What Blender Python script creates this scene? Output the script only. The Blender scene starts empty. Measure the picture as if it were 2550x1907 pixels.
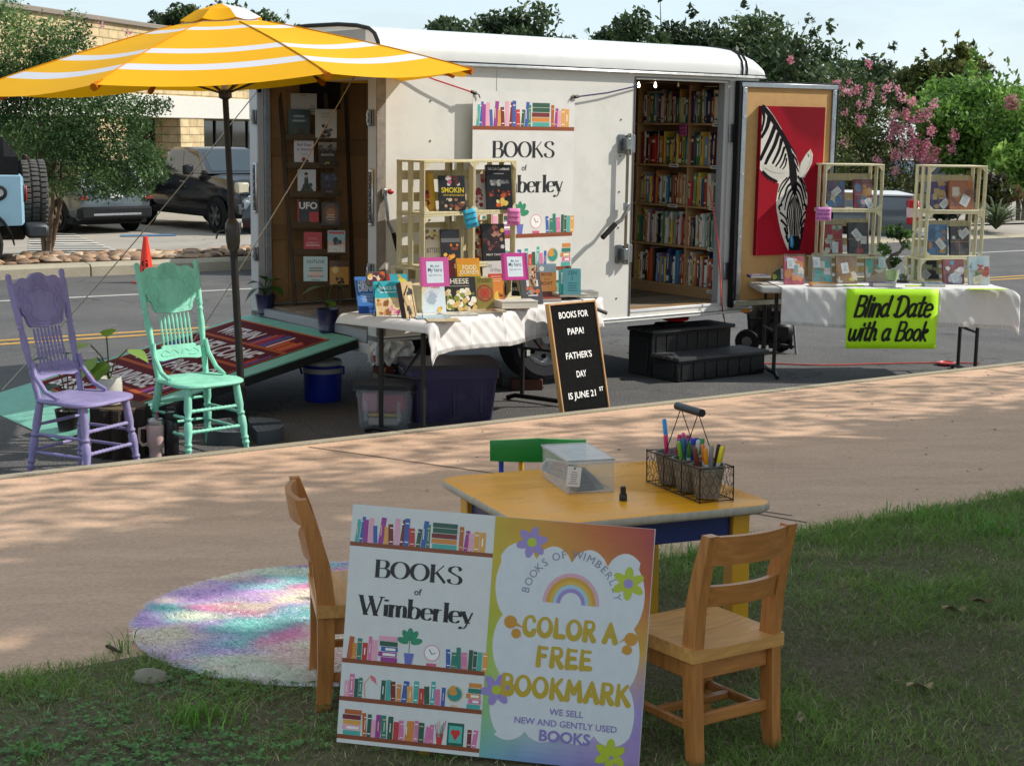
import bpy, math, random
import numpy as np
from mathutils import Matrix, Vector
rnd = random.Random(7)
SC = bpy.context.scene
COL = SC.collection
# ------------------------------------------------------------------ camera, sky, sun, exposure
CP, CR, CH, CF = 0.164, 0.015, 1.95, 3850.0          # pitch, roll, eye height, focal length in photo pixels
_F = Vector((0, math.cos(CP), -math.sin(CP))); _X = Vector((1, 0, 0)); _U = _X.cross(_F)
_RX = _X*math.cos(CR)+_U*math.sin(CR); _UP = _U*math.cos(CR)-_X*math.sin(CR)
EYE = Vector((0, 0, CH))
cam = bpy.data.cameras.new('camera'); camo = bpy.data.objects.new('camera', cam); COL.objects.link(camo)
cam.sensor_fit = 'HORIZONTAL'; cam.sensor_width = 36; cam.lens = 36*CF/2550; cam.clip_start = .05; cam.clip_end = 2000
camo.matrix_world = Matrix((( _RX.x, _UP.x, -_F.x, 0), (_RX.y, _UP.y, -_F.y, 0), (_RX.z, _UP.z, -_F.z, CH), (0, 0, 0, 1)))
SC.camera = camo
SUN_EL, SUN_AZ = math.radians(39), math.radians(9)   # azimuth counted from +x towards +y
SUN = Vector((math.cos(SUN_EL)*math.cos(SUN_AZ), math.cos(SUN_EL)*math.sin(SUN_AZ), math.sin(SUN_EL)))
sl = bpy.data.lights.new('sun', 'SUN'); sl.energy = 2.0; sl.angle = math.radians(.53); sl.color = (1, .94, .86)
so = bpy.data.objects.new('sun', sl); COL.objects.link(so); so.rotation_euler = SUN.to_track_quat('Z', 'Y').to_euler()
W = bpy.data.worlds.new('World'); SC.world = W; W.use_nodes = True
_n = W.node_tree.nodes; _l = W.node_tree.links; _n.clear()
_o = _n.new('ShaderNodeOutputWorld'); _b = _n.new('ShaderNodeBackground'); _s = _n.new('ShaderNodeTexSky')
_s.sky_type = 'NISHITA'; _s.sun_disc = False; _s.sun_elevation = SUN_EL; _s.sun_rotation = math.pi/2-SUN_AZ
_s.air_density = 1.0; _s.dust_density = .5; _s.ozone_density = 4.0
_b.inputs[1].default_value = .15
_tc = _n.new('ShaderNodeTexCoord'); _mp = _n.new('ShaderNodeMapping'); _mp.inputs[3].default_value = (2.2, 2.2, 9)
_nz = _n.new('ShaderNodeTexNoise'); _nz.inputs['Scale'].default_value = 3.1; _nz.inputs['Detail'].default_value = 7; _nz.inputs['Roughness'].default_value = .6
_cr = _n.new('ShaderNodeValToRGB'); _cr.color_ramp.elements[0].position = .47; _cr.color_ramp.elements[1].position = .78
_cr.color_ramp.elements[0].color = (.85, .85, .85, 1); _cr.color_ramp.elements[1].color = (.95, .95, .95, 1)
_mx = _n.new('ShaderNodeMix'); _mx.data_type = 'RGBA'; _mx.inputs[7].default_value = (1.6, 1.84, 1.98, 1)
_l.new(_tc.outputs['Generated'], _mp.inputs[0]); _l.new(_mp.outputs[0], _nz.inputs[0]); _l.new(_nz.outputs[0], _cr.inputs[0])
_l.new(_cr.outputs[0], _mx.inputs[0]); _l.new(_s.outputs[0], _mx.inputs[6]); _l.new(_mx.outputs[2], _b.inputs[0]); _l.new(_b.outputs[0], _o.inputs[0])
SC.view_settings.view_transform = 'Standard'; SC.view_settings.look = 'None'; SC.view_settings.gamma = 1
SC.view_settings.exposure = 1.42
try:
    SC.cycles.max_bounces = 8; SC.cycles.transparent_max_bounces = 24; SC.cycles.use_denoising = True
    SC.cycles.sample_clamp_indirect = 6; SC.cycles.caustics_reflective = False; SC.cycles.caustics_refractive = False
except Exception: pass

# ------------------------------------------------------------------ survey helpers: photo pixel -> point in the place
def ray(px, py): return _F+_RX*((px-1275)/CF)+_UP*((953.5-py)/CF)
def G(px, py, z=0.0):
    d = ray(px, py); return EYE+d*((z-CH)/d.z)
def Yd(px, py, y):
    d = ray(px, py); return EYE+d*(y/d.y)
KU = Vector((.8273, .5617, 0)); KN = Vector((-.5617, .8273, 0)); K0 = Vector((0, 9.563, 0))   # road frame: along the kerb, away from the camera
SLOPE = .035
def nd(x, y): return KN.x*x+KN.y*(y-9.563)
def RD(u, n, z=0.0): return K0+KU*u+KN*n+Vector((0, 0, z))
def zs(x, y): return .15-SLOPE*nd(x, y)
def GS(px, py, h=0.0):
    d = ray(px, py); n = Vector((SLOPE*KN.x, SLOPE*KN.y, 1)); k = .15+h+SLOPE*KN.y*9.563
    return EYE+d*((k-n.dot(EYE))/n.dot(d))
def zlot(n): return .15 if n < 13 else max(-.6, .15-.75*(n-13)/11)
def GL(px, py):
    z = 0
    for i in range(30):
        q = G(px, py, z); z = zlot(nd(q.x, q.y))*.5+z*.5
    return q
YAW = .65
EX = Vector((math.cos(YAW), math.sin(YAW), 0)); EYv = Vector((-math.sin(YAW), math.cos(YAW), 0)); T0 = Vector((-.927, 10.494, .506))
TM = Matrix.Translation(T0) @ Matrix.Rotation(YAW, 4, 'Z')
TMI = TM.inverted()
def TX(px, py, x):
    d = ray(px, py); t = ((T0-EYE).dot(EX)+x)/d.dot(EX); return TMI@(EYE+d*t)
def TY(px, py, y):
    d = ray(px, py); t = ((T0-EYE).dot(EYv)+y)/d.dot(EYv); return TMI@(EYE+d*t)

def h2(c):
    if not isinstance(c, str): return c
    c = c.lstrip('#'); c = c if len(c) == 6 else ''.join(q*2 for q in c); v = [int(c[i:i+2], 16)/255 for i in (0, 2, 4)]
    return tuple(x/12.92 if x <= .04045 else ((x+.055)/1.055)**2.4 for x in v)

# ------------------------------------------------------------------ materials (base colour comes from the mesh colour attribute)
MATS = {}
def M(name, rough=.5, metal=0., var=.1, vs=12., bump=0., bs=150., coat=0., spec=.5, stretch=(1, 1, 1), dirt=0., sub=0., det=4, emit=0.):
    if name in MATS: return MATS[name]
    m = bpy.data.materials.new(name); m.use_nodes = True; N = m.node_tree.nodes; L = m.node_tree.links
    p = N['Principled BSDF']
    a = N.new('ShaderNodeAttribute'); a.attribute_name = 'Col'
    tc = N.new('ShaderNodeTexCoord'); mp = N.new('ShaderNodeMapping'); mp.inputs[3].default_value = stretch
    L.new(tc.outputs['Object'], mp.inputs[0])
    nz = N.new('ShaderNodeTexNoise'); nz.inputs['Scale'].default_value = vs; nz.inputs['Detail'].default_value = det; nz.inputs['Roughness'].default_value = .62
    L.new(mp.outputs[0], nz.inputs[0])
    mr = N.new('ShaderNodeMapRange'); mr.inputs[1].default_value = .25; mr.inputs[2].default_value = .75; mr.inputs[3].default_value = 1-var; mr.inputs[4].default_value = 1+var
    L.new(nz.outputs[0], mr.inputs[0])
    mul = N.new('ShaderNodeVectorMath'); mul.operation = 'SCALE'
    L.new(a.outputs['Color'], mul.inputs[0]); L.new(mr.outputs[0], mul.inputs['Scale'])
    out = mul.outputs[0]
    if dirt:
        n2 = N.new('ShaderNodeTexNoise'); n2.inputs['Scale'].default_value = 2.3; n2.inputs['Detail'].default_value = 8; n2.inputs['Roughness'].default_value = .7
        L.new(mp.outputs[0], n2.inputs[0])
        r2 = N.new('ShaderNodeMapRange'); r2.inputs[1].default_value = .5; r2.inputs[2].default_value = .75; r2.inputs[3].default_value = 0; r2.inputs[4].default_value = dirt
        L.new(n2.outputs[0], r2.inputs[0])
        mx = N.new('ShaderNodeMix'); mx.data_type = 'RGBA'; mx.inputs[7].default_value = (.16, .13, .1, 1)
        L.new(r2.outputs[0], mx.inputs[0]); L.new(out, mx.inputs[6]); out = mx.outputs[2]
    L.new(out, p.inputs['Base Color'])
    r = N.new('ShaderNodeMapRange'); r.inputs[1].default_value = .3; r.inputs[2].default_value = .7; r.inputs[3].default_value = max(0.02, rough*.85); r.inputs[4].default_value = min(1, rough*1.15)
    L.new(nz.outputs[0], r.inputs[0]); L.new(r.outputs[0], p.inputs['Roughness'])
    p.inputs['Metallic'].default_value = metal; p.inputs['Specular IOR Level'].default_value = spec
    if coat: p.inputs['Coat Weight'].default_value = coat; p.inputs['Coat Roughness'].default_value = .06
    if sub: p.inputs['Subsurface Weight'].default_value = sub; p.inputs['Subsurface Radius'].default_value = (.02, .02, .02)
    if emit: L.new(a.outputs['Color'], p.inputs['Emission Color']); p.inputs['Emission Strength'].default_value = emit
    if bump:
        nb = N.new('ShaderNodeTexNoise'); nb.inputs['Scale'].default_value = bs; nb.inputs['Detail'].default_value = 5
        L.new(mp.outputs[0], nb.inputs[0])
        b = N.new('ShaderNodeBump'); b.inputs['Strength'].default_value = min(1, bump); b.inputs['Distance'].default_value = .01
        L.new(nb.outputs[0], b.inputs['Height']); L.new(b.outputs[0], p.inputs['Normal'])
    MATS[name] = m; return m
paint = M('paint', .4, var=.06, vs=9, coat=.15)
trailer_paint = M('trailer_paint', .35, var=.04, vs=3, coat=.25, bump=.14, bs=5, dirt=.2)
matte = M('matte', .8, var=.1, vs=20, bump=.15, bs=120)
paper = M('paper', .6, var=.05, vs=25)
printed = M('printed', .38, var=.05, vs=30, coat=.2)
vinyl = M('vinyl', .5, var=.05, vs=6, bump=.25, bs=7)
cloth = M('cloth', .95, var=.05, vs=5, bump=.75, bs=5.5, spec=.2)
canvas = M('canvas', .95, var=.07, vs=30, bump=.3, bs=400, spec=.15)
plastic = M('plastic', .38, var=.08, vs=14)
dustyp = M('dusty_plastic', .55, var=.2, vs=9, dirt=.35)
metal = M('metal', .38, 1., var=.15, vs=18)
darkm = M('dark_metal', .5, .4, var=.2, vs=14)
rubber = M('rubber', .85, var=.25, vs=16, bump=.3, bs=60, spec=.25)
glossp = M('car_paint', .22, .1, var=.05, vs=5, coat=.8)
darkglass = M('dark_glass', .05, 0, var=.2, vs=2, spec=.9)
wood = M('wood', .42, var=.3, vs=5, stretch=(14, 14, 1.6), coat=.25, bump=.08, bs=25, det=8)
woodx = M('wood_across', .45, var=.3, vs=5, stretch=(1.6, 14, 14), coat=.2, bump=.08, bs=25, det=8)
crude = M('rough_wood', .8, var=.22, vs=6, stretch=(8, 8, 2), bump=.3, bs=40, det=7)
chalk = M('chalk_paint', .6, var=.2, vs=14, bump=.25, bs=70, dirt=.3, stretch=(1, 1, .5))
tabletop_m = M('tabletop_varnish', .3, var=.12, vs=4, spec=.25, stretch=(1, 4, 1), dirt=.08)
ceramic = M('ceramic', .3, var=.08, vs=20, coat=.4)
zinc = M('galvanised', .5, .75, var=.3, vs=25)
bulb_m = M('bulb', .3, emit=5.)
bark = M('bark', .95, var=.35, vs=9, stretch=(3, 3, 1), bump=.9, bs=20)
def leafmat(name, tr=.35, rough=.5, var=.25):
    m = bpy.data.materials.new(name); m.use_nodes = True; N = m.node_tree.nodes; L = m.node_tree.links
    p = N['Principled BSDF']; o = N['Material Output']
    a = N.new('ShaderNodeAttribute'); a.attribute_name = 'Col'
    tc = N.new('ShaderNodeTexCoord'); nz = N.new('ShaderNodeTexNoise'); nz.inputs['Scale'].default_value = 1.7; nz.inputs['Detail'].default_value = 3
    L.new(tc.outputs['Object'], nz.inputs[0])
    mr = N.new('ShaderNodeMapRange'); mr.inputs[1].default_value = .3; mr.inputs[2].default_value = .7; mr.inputs[3].default_value = 1-var; mr.inputs[4].default_value = 1+var; L.new(nz.outputs[0], mr.inputs[0])
    mul = N.new('ShaderNodeVectorMath'); mul.operation = 'SCALE'; L.new(a.outputs['Color'], mul.inputs[0]); L.new(mr.outputs[0], mul.inputs['Scale'])
    L.new(mul.outputs[0], p.inputs['Base Color']); p.inputs['Roughness'].default_value = rough; p.inputs['Specular IOR Level'].default_value = .35
    t = N.new('ShaderNodeBsdfTranslucent'); L.new(mul.outputs[0], t.inputs[0])
    mx = N.new('ShaderNodeMixShader'); mx.inputs[0].default_value = tr
    L.new(p.outputs[0], mx.inputs[1]); L.new(t.outputs[0], mx.inputs[2]); L.new(mx.outputs[0], o.inputs[0]); MATS[name] = m; return m
leaf = leafmat('foliage'); grassm = leafmat('grass_blades', .3, .6, .2); petal = leafmat('petals', .4, .7, .1); fur_m = leafmat('fur', .45, .9, .05); umbm = leafmat('umbrella_cloth', .22, .85, .04)
def clearmat(name, tint, body=.12):
    m = bpy.data.materials.new(name); m.use_nodes = True; N = m.node_tree.nodes; L = m.node_tree.links; o = N['Material Output']; p = N['Principled BSDF']
    p.inputs['Base Color'].default_value = (*tint, 1); p.inputs['Roughness'].default_value = .12
    t = N.new('ShaderNodeBsdfTransparent'); t.inputs[0].default_value = (.97, .98, .98, 1)
    lw = N.new('ShaderNodeLayerWeight'); lw.inputs[0].default_value = .35
    nz = N.new('ShaderNodeTexNoise'); nz.inputs['Scale'].default_value = 30
    ad = N.new('ShaderNodeMath'); ad.operation = 'MULTIPLY_ADD'; ad.inputs[1].default_value = .28; ad.inputs[2].default_value = body; L.new(lw.outputs['Fresnel'], ad.inputs[0]); ad.use_clamp = True
    mx = N.new('ShaderNodeMixShader'); L.new(ad.outputs[0], mx.inputs[0]); L.new(t.outputs[0], mx.inputs[1]); L.new(p.outputs[0], mx.inputs[2]); L.new(mx.outputs[0], o.inputs[0]); MATS[name] = m; return m
clear = clearmat('clear_plastic', (.8, .83, .84), .03); lidm = clearmat('sky_sheen_lid', (.85, .88, .9), .3); milky = clearmat('milky_plastic', (.62, .64, .66), .22); cello = clearmat('cellophane', (.9, .9, .92), .05)  # lidm: whitish body colour stands in for sky reflected in the lid

# ------------------------------------------------------------------ mesh builder
def basis(z):
    z = Vector(z).normalized(); a = Vector((0, 0, 1)) if abs(z.z) < .9 else Vector((1, 0, 0))
    x = a.cross(z).normalized(); return x, z.cross(x), z
class B:
    def __init__(s, m=None): s.v = []; s.f = []; s.c = []; s.m = m or Matrix()
    def add(s, vs, fs, col):
        n = len(s.v); s.v += [tuple(s.m@Vector(v)) for v in vs]; s.f += [tuple(i+n for i in f) for f in fs]
        col = h2(col); s.c += [col]*len(fs); return s
    def box(s, x0, x1, y0, y1, z0, z1, col, b=0.0, M=None):
        if b <= 0:
            vs = [(x, y, z) for x in (x0, x1) for y in (y0, y1) for z in (z0, z1)]
            fs = [(0, 1, 3, 2), (4, 6, 7, 5), (0, 4, 5, 1), (2, 3, 7, 6), (0, 2, 6, 4), (1, 5, 7, 3)]
        else:
            b = min(b, (x1-x0)*.49, (y1-y0)*.49, (z1-z0)*.49); vs = []; ix = {}
            for i, x in enumerate((x0, x1)):
                for j, y in enumerate((y0, y1)):
                    for k, z in enumerate((z0, z1)):
                        sx, sy, sz = (1-2*i)*b, (1-2*j)*b, (1-2*k)*b
                        for a, v in enumerate(((x, y+sy, z+sz), (x+sx, y, z+sz), (x+sx, y+sy, z))): ix[i, j, k, a] = len(vs); vs.append(v)
            I = lambda i, j, k, a: ix[i, j, k, a]; fs = []
            for q in (0, 1):
                fs.append([I(q, 0, 0, 0), I(q, 0, 1, 0), I(q, 1, 1, 0), I(q, 1, 0, 0)][::1 if q == 0 else -1])
                fs.append([I(0, q, 0, 1), I(1, q, 0, 1), I(1, q, 1, 1), I(0, q, 1, 1)][::1 if q == 0 else -1])
                fs.append([I(0, 0, q, 2), I(0, 1, q, 2), I(1, 1, q, 2), I(1, 0, q, 2)][::1 if q == 0 else -1])
                for r in (0, 1):
                    fs.append([I(q, r, 0, 0), I(q, r, 0, 1), I(q, r, 1, 1), I(q, r, 1, 0)])
                    fs.append([I(q, 0, r, 0), I(q, 1, r, 0), I(q, 1, r, 2), I(q, 0, r, 2)])
                    fs.append([I(0, q, r, 1), I(0, q, r, 2), I(1, q, r, 2), I(1, q, r, 1)])
                    for t in (0, 1): fs.append([I(q, r, t, 0), I(q, r, t, 1), I(q, r, t, 2)])
            C = Vector(((x0+x1)/2, (y0+y1)/2, (z0+z1)/2)); out = []
            for f in fs:
                p = [Vector(vs[i]) for i in f]; n = (p[1]-p[0]).cross(p[2]-p[0]); c = sum(p, Vector())/len(p)-C
                out.append(tuple(f) if n.dot(c) > 0 else tuple(f[::-1]))
            fs = out
        if M is not None: vs = [M@Vector(v) for v in vs]
        return s.add(vs, fs, col)
    def bar(s, a, b_, w, t, col, up=(0, 0, 1), bev=.002, ext=0):      # square-section bar from a to b
        a, b_ = Vector(a), Vector(b_); z = (b_-a).normalized(); u = Vector(up); x = u.cross(z)
        if x.length < 1e-4: x = Vector((1, 0, 0)).cross(z)
        x.normalize(); y = z.cross(x); m = Matrix((x, y, z)).transposed().to_4x4(); m.translation = a
        return s.box(-w/2, w/2, -t/2, t/2, -ext, (b_-a).length+ext, col, bev, m)
    def cyl(s, a, b_, r0, r1=None, col='#888888', n=14, caps=True):
        r1 = r0 if r1 is None else r1; a, b_ = Vector(a), Vector(b_); x, y, z = basis(b_-a); vs = []
        for p, r in ((a, r0), (b_, r1)): vs += [p+x*(r*math.cos(2*math.pi*i/n))+y*(r*math.sin(2*math.pi*i/n)) for i in range(n)]
        fs = [(i, (i+1) % n, n+(i+1) % n, n+i) for i in range(n)]
        if caps: fs += [tuple(range(n))[::-1], tuple(range(n, 2*n))]
        return s.add(vs, fs, col)
    def tube(s, pts, r, col, n=6, closed=False):
        P = [Vector(p) for p in pts]; k = len(P); vs = []; R = r if isinstance(r, (list, tuple)) else [r]*k; px = None
        for i, p in enumerate(P):
            d = (P[(i+1) % k]-P[i-1]) if closed else (P[min(i+1, k-1)]-P[max(i-1, 0)])
            d.normalize()
            if px is None: px = basis(d)[0]
            x = (px-d*px.dot(d)).normalized() if (px-d*px.dot(d)).length > 1e-5 else basis(d)[0]; y = d.cross(x); px = x
            vs += [p+x*(R[i]*math.cos(2*math.pi*j/n))+y*(R[i]*math.sin(2*math.pi*j/n)) for j in range(n)]
        fs = [(i*n+j, i*n+(j+1) % n, ((i+1) % k)*n+(j+1) % n, ((i+1) % k)*n+j) for i in range(k if closed else k-1) for j in range(n)]
        if not closed: fs += [tuple(range(n))[::-1], tuple(range((k-1)*n, k*n))]
        return s.add(vs, fs, col)
    def lathe(s, prof, col, n=18, a=(0, 0, 0), d=(0, 0, 1), caps=True):
        x, y, z = basis(d); a = Vector(a); vs = []; k = len(prof)
        for r, h in prof: vs += [a+z*h+x*(r*math.cos(2*math.pi*i/n))+y*(r*math.sin(2*math.pi*i/n)) for i in range(n)]
        fs = [(q*n+i, q*n+(i+1) % n, (q+1)*n+(i+1) % n, (q+1)*n+i) for q in range(k-1) for i in range(n)]
        if caps: fs += [tuple(range(n))[::-1], tuple(range((k-1)*n, k*n))]
        return s.add(vs, fs, col)
    def prism(s, poly, y0, y1, col, side=None):                        # outline in (x,z), front at y0, back at y1
        n = len(poly); ar = sum(poly[i][0]*poly[(i+1) % n][1]-poly[(i+1) % n][0]*poly[i][1] for i in range(n))
        if ar < 0: poly = poly[::-1]
        vs = [(x, y0, z) for x, z in poly]+[(x, y1, z) for x, z in poly]
        s.add(vs, [tuple(range(n)), tuple(range(n, 2*n))[::-1]], col)
        m = len(s.v)-2*n; sd = h2(side or col)
        for i in range(n): s.f.append((m+(i+1) % n, m+i, m+n+i, m+n+(i+1) % n)); s.c.append(sd)
        return s
    def loft(s, secs, col, closed=True, caps=True):
        n = len(secs[0]); vs = [p for q in secs for p in q]; k = len(secs)
        fs = [(a*n+i, a*n+(i+1) % n, (a+1)*n+(i+1) % n, (a+1)*n+i) for a in range(k-1) for i in range(n if closed else n-1)]
        if caps and closed: fs += [tuple(range(n))[::-1], tuple(range((k-1)*n, k*n))]
        return s.add(vs, fs, col)
    def grid(s, fn, nu, nv, col):
        vs = [fn(i/nu, j/nv) for j in range(nv+1) for i in range(nu+1)]
        return s.add(vs, [(j*(nu+1)+i, j*(nu+1)+i+1, (j+1)*(nu+1)+i+1, (j+1)*(nu+1)+i) for j in range(nv) for i in range(nu)], col)
    def build(s, name, mat, parent=None, M=None, sharp=38, solid=0):
        me = bpy.data.meshes.new(name); me.from_pydata(s.v, [], s.f)
        at = me.color_attributes.new('Col', 'FLOAT_COLOR', 'CORNER')
        ct = np.array([len(f) for f in s.f]); ar = np.ones((len(s.f), 4), np.float32)
        if len(s.f): ar[:, :3] = np.array(s.c, np.float32); at.data.foreach_set('color', np.repeat(ar, ct, axis=0).ravel())
        me.polygons.foreach_set('use_smooth', [True]*len(s.f))
        try: me.set_sharp_from_angle(angle=math.radians(sharp))
        except Exception: pass
        me.materials.append(mat); me.update()
        o = bpy.data.objects.new(name, me); COL.objects.link(o)
        if parent: o.parent = parent
        if M is not None: o.matrix_local = M
        if solid:
            md = o.modifiers.new('Solidify', 'SOLIDIFY'); md.thickness = solid; md.offset = 0
        return o
def npmesh(name, V, F, C, mat, parent=None):
    """V (n,3), F (m,k) all faces k-gons, C (m,3)"""
    me = bpy.data.meshes.new(name); m, k = F.shape
    me.vertices.add(len(V)); me.vertices.foreach_set('co', V.astype(np.float32).ravel())
    me.loops.add(m*k); me.loops.foreach_set('vertex_index', F.astype(np.int32).ravel())
    me.polygons.add(m); me.polygons.foreach_set('loop_start', np.arange(0, m*k, k, dtype=np.int32))
    me.update(calc_edges=True)
    at = me.color_attributes.new('Col', 'FLOAT_COLOR', 'CORNER'); ar = np.ones((m, 4), np.float32); ar[:, :3] = C
    at.data.foreach_set('color', np.repeat(ar, k, axis=0).ravel()); me.materials.append(mat)
    o = bpy.data.objects.new(name, me); COL.objects.link(o)
    if parent: o.parent = parent
    return o
def tag(o, label, cat, group=None, kind=None):
    o['label'] = label; o['category'] = cat
    if group: o['group'] = group
    if kind: o['kind'] = kind
    return o
def struct(o, kind='structure'): o['kind'] = kind; return o
def thing(name, label, cat, M=None, loc=None, rz=0.0, group=None):
    o = bpy.data.objects.new(name, None); COL.objects.link(o); o.empty_display_size = .1
    o.matrix_world = M if M is not None else Matrix.Translation(Vector(loc or (0, 0, 0)))@Matrix.Rotation(rz, 4, 'Z')
    return tag(o, label, cat, group)
def LR(loc, rz=0.0, rx=0.0, ry=0.0): return Matrix.Translation(Vector(loc))@Matrix.Rotation(rz, 4, 'Z')@Matrix.Rotation(ry, 4, 'Y')@Matrix.Rotation(rx, 4, 'X')
def frame3(o, u, v):      # frame with x along u, z along v (made square), y = into the surface
    u = Vector(u).normalized(); v = Vector(v); v = (v-u*v.dot(u)).normalized(); y = v.cross(u); m = Matrix((u, y, v)).transposed().to_4x4(); m.translation = Vector(o); return m

# ------------------------------------------------------------------ lettering and flat printing
_TX = {}
def glyphs(t, bold=0.0):
    k = (t, bold)
    if k not in _TX:
        cu = bpy.data.curves.new('txt', 'FONT'); cu.body = t; cu.size = 1; cu.resolution_u = 3; cu.offset = bold
        ob = bpy.data.objects.new('txt', cu); me = bpy.data.meshes.new_from_object(ob)
        vs = [(v.co.x, v.co.y) for v in me.vertices]; fs = [tuple(p.vertices) for p in me.polygons]
        bpy.data.objects.remove(ob); bpy.data.meshes.remove(me); bpy.data.curves.remove(cu)
        xs = [v[0] for v in vs] or [0, 1]; _TX[k] = (vs, fs, min(xs), max(xs))
    return _TX[k]
def smooth(pts, sub=6):
    P = [Vector((*p, 0)) for p in pts]; out = []
    for i in range(len(P)-1):
        p0, p1, p2, p3 = P[max(i-1, 0)], P[i], P[i+1], P[min(i+2, len(P)-1)]
        for j in range(sub):
            t = j/sub; q = .5*((2*p1)+(p2-p0)*t+(2*p0-5*p1+4*p2-p3)*t*t+(3*p1-p0-3*p2+p3)*t**3); out.append((q.x, q.y))
    out.append(tuple(pts[-1])); return out
SK = {}
def _sk(ch, w, *st): SK[ch] = (w, st)
_sk('B', .62, '.1,0 .1,1', '~.1,.99 .42,.98 .52,.78 .42,.56 .1,.53', '~.1,.53 .48,.5 .58,.27 .45,.02 .1,.01')
_sk('O', .78, 'o.39,.5,.34,.48'); _sk('o', .52, 'o.26,.31,.2,.3')
_sk('K', .68, '.1,0 .1,1', '.14,.42 .56,1', '.27,.56 .64,0')
_sk('S', .62, '~.54,.78 .46,.96 .3,1 .12,.9 .09,.72 .28,.55 .48,.42 .56,.22 .46,.03 .27,-.01 .1,.07 .05,.25')
_sk('W', 1.0, '.02,1 .26,0', '.26,0 .48,.8', '.44,1 .7,0', '.7,0 .94,1')
_sk('i', .22, '.11,0 .11,.62', '.11,.8 .11,.9'); _sk('l', .22, '.11,0 .11,1')
_sk('m', .78, '.08,0 .08,.62', '~.08,.42 .2,.6 .33,.58 .38,.4 .38,0', '~.38,.42 .5,.6 .63,.58 .68,.4 .68,0')
_sk('n', .5, '.08,0 .08,.62', '~.08,.4 .2,.6 .34,.58 .39,.4 .39,0')
_sk('b', .55, '.09,1 .09,.02', '~.09,.42 .25,.61 .44,.52 .48,.3 .4,.06 .23,0 .09,.12')
_sk('e', .5, '~.06,.33 .45,.37 .42,.54 .27,.62 .11,.54 .05,.32 .11,.08 .28,0 .45,.11')
_sk('r', .4, '.09,0 .09,.62', '~.09,.38 .2,.57 .35,.6'); _sk('y', .5, '.05,.62 .26,.05', '~.46,.62 .27,.05 .16,-.22 .0,-.27 -.02,-.18')
_sk('C', .66, '~.58,.76 .5,.95 .33,1 .12,.85 .05,.5 .12,.15 .33,0 .5,.05 .6,.24'); _sk('L', .58, '.1,1 .1,.05', '.1,.05 .52,.05')
_sk('R', .66, '.1,0 .1,1', '~.1,.99 .45,.98 .55,.76 .45,.53 .1,.5', '.28,.5 .58,0'); _sk('A', .7, '.05,0 .34,1', '.34,1 .64,0', '.16,.34 .52,.34')
_sk('F', .56, '.1,0 .1,1', '.1,.95 .5,.95', '.1,.52 .42,.52'); _sk('E', .58, '.1,0 .1,1', '.1,.95 .5,.95', '.1,.52 .44,.52', '.1,.05 .52,.05')
_sk('M', .88, '.08,0 .15,1', '.15,1 .43,.35', '.43,.35 .7,1', '.7,1 .78,0'); _sk('D', .74, '.12,0 .12,1', '~-.05,.85 .15,1 .5,.92 .66,.6 .6,.25 .4,.03 .12,0 .0,.1')
_sk('d', .56, '~.42,.5 .26,.63 .07,.45 .07,.17 .22,0 .42,.16', '~.46,1 .42,.2 .46,.04 .55,.06'); _sk('t', .42, '~.22,.95 .18,.15 .26,.01 .4,.1', '.0,.66 .42,.68')
_sk('a', .56, '~.42,.55 .24,.63 .06,.42 .07,.15 .2,0 .42,.2', '~.44,.6 .42,.15 .46,.03 .56,.08'); _sk('h', .5, '.09,0 .11,1', '~.09,.38 .23,.62 .36,.55 .38,.3 .4,.04 .5,.06')
_sk('w', .72, '~.0,.6 .06,.12 .18,0 .32,.2 .35,.6 .37,.15 .49,0 .64,.2 .68,.62'); _sk('k', .48, '.09,0 .1,1', '~.1,.3 .3,.6 .38,.5 .15,.33 .42,.0')
def skel(ch):
    w, st = SK[ch]; out = []
    for q in st:
        if q[0] == 'o':
            cx, cy, rx, ry = map(float, q[1:].split(',')); out.append([(cx+rx*math.cos(t*math.pi/14+1.57), cy+ry*math.sin(t*math.pi/14+1.57)) for t in range(29)])
        elif q[0] == '~': out.append(smooth([tuple(map(float, p.split(','))) for p in q[1:].split()]))
        else:
            p = [tuple(map(float, a.split(','))) for a in q.split()]; o = []
            for a, b in zip(p, p[1:]): o += [(a[0]+(b[0]-a[0])*k/6, a[1]+(b[1]-a[1])*k/6) for k in range(6)]
            out.append(o+[p[-1]])
    return w, out
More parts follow.
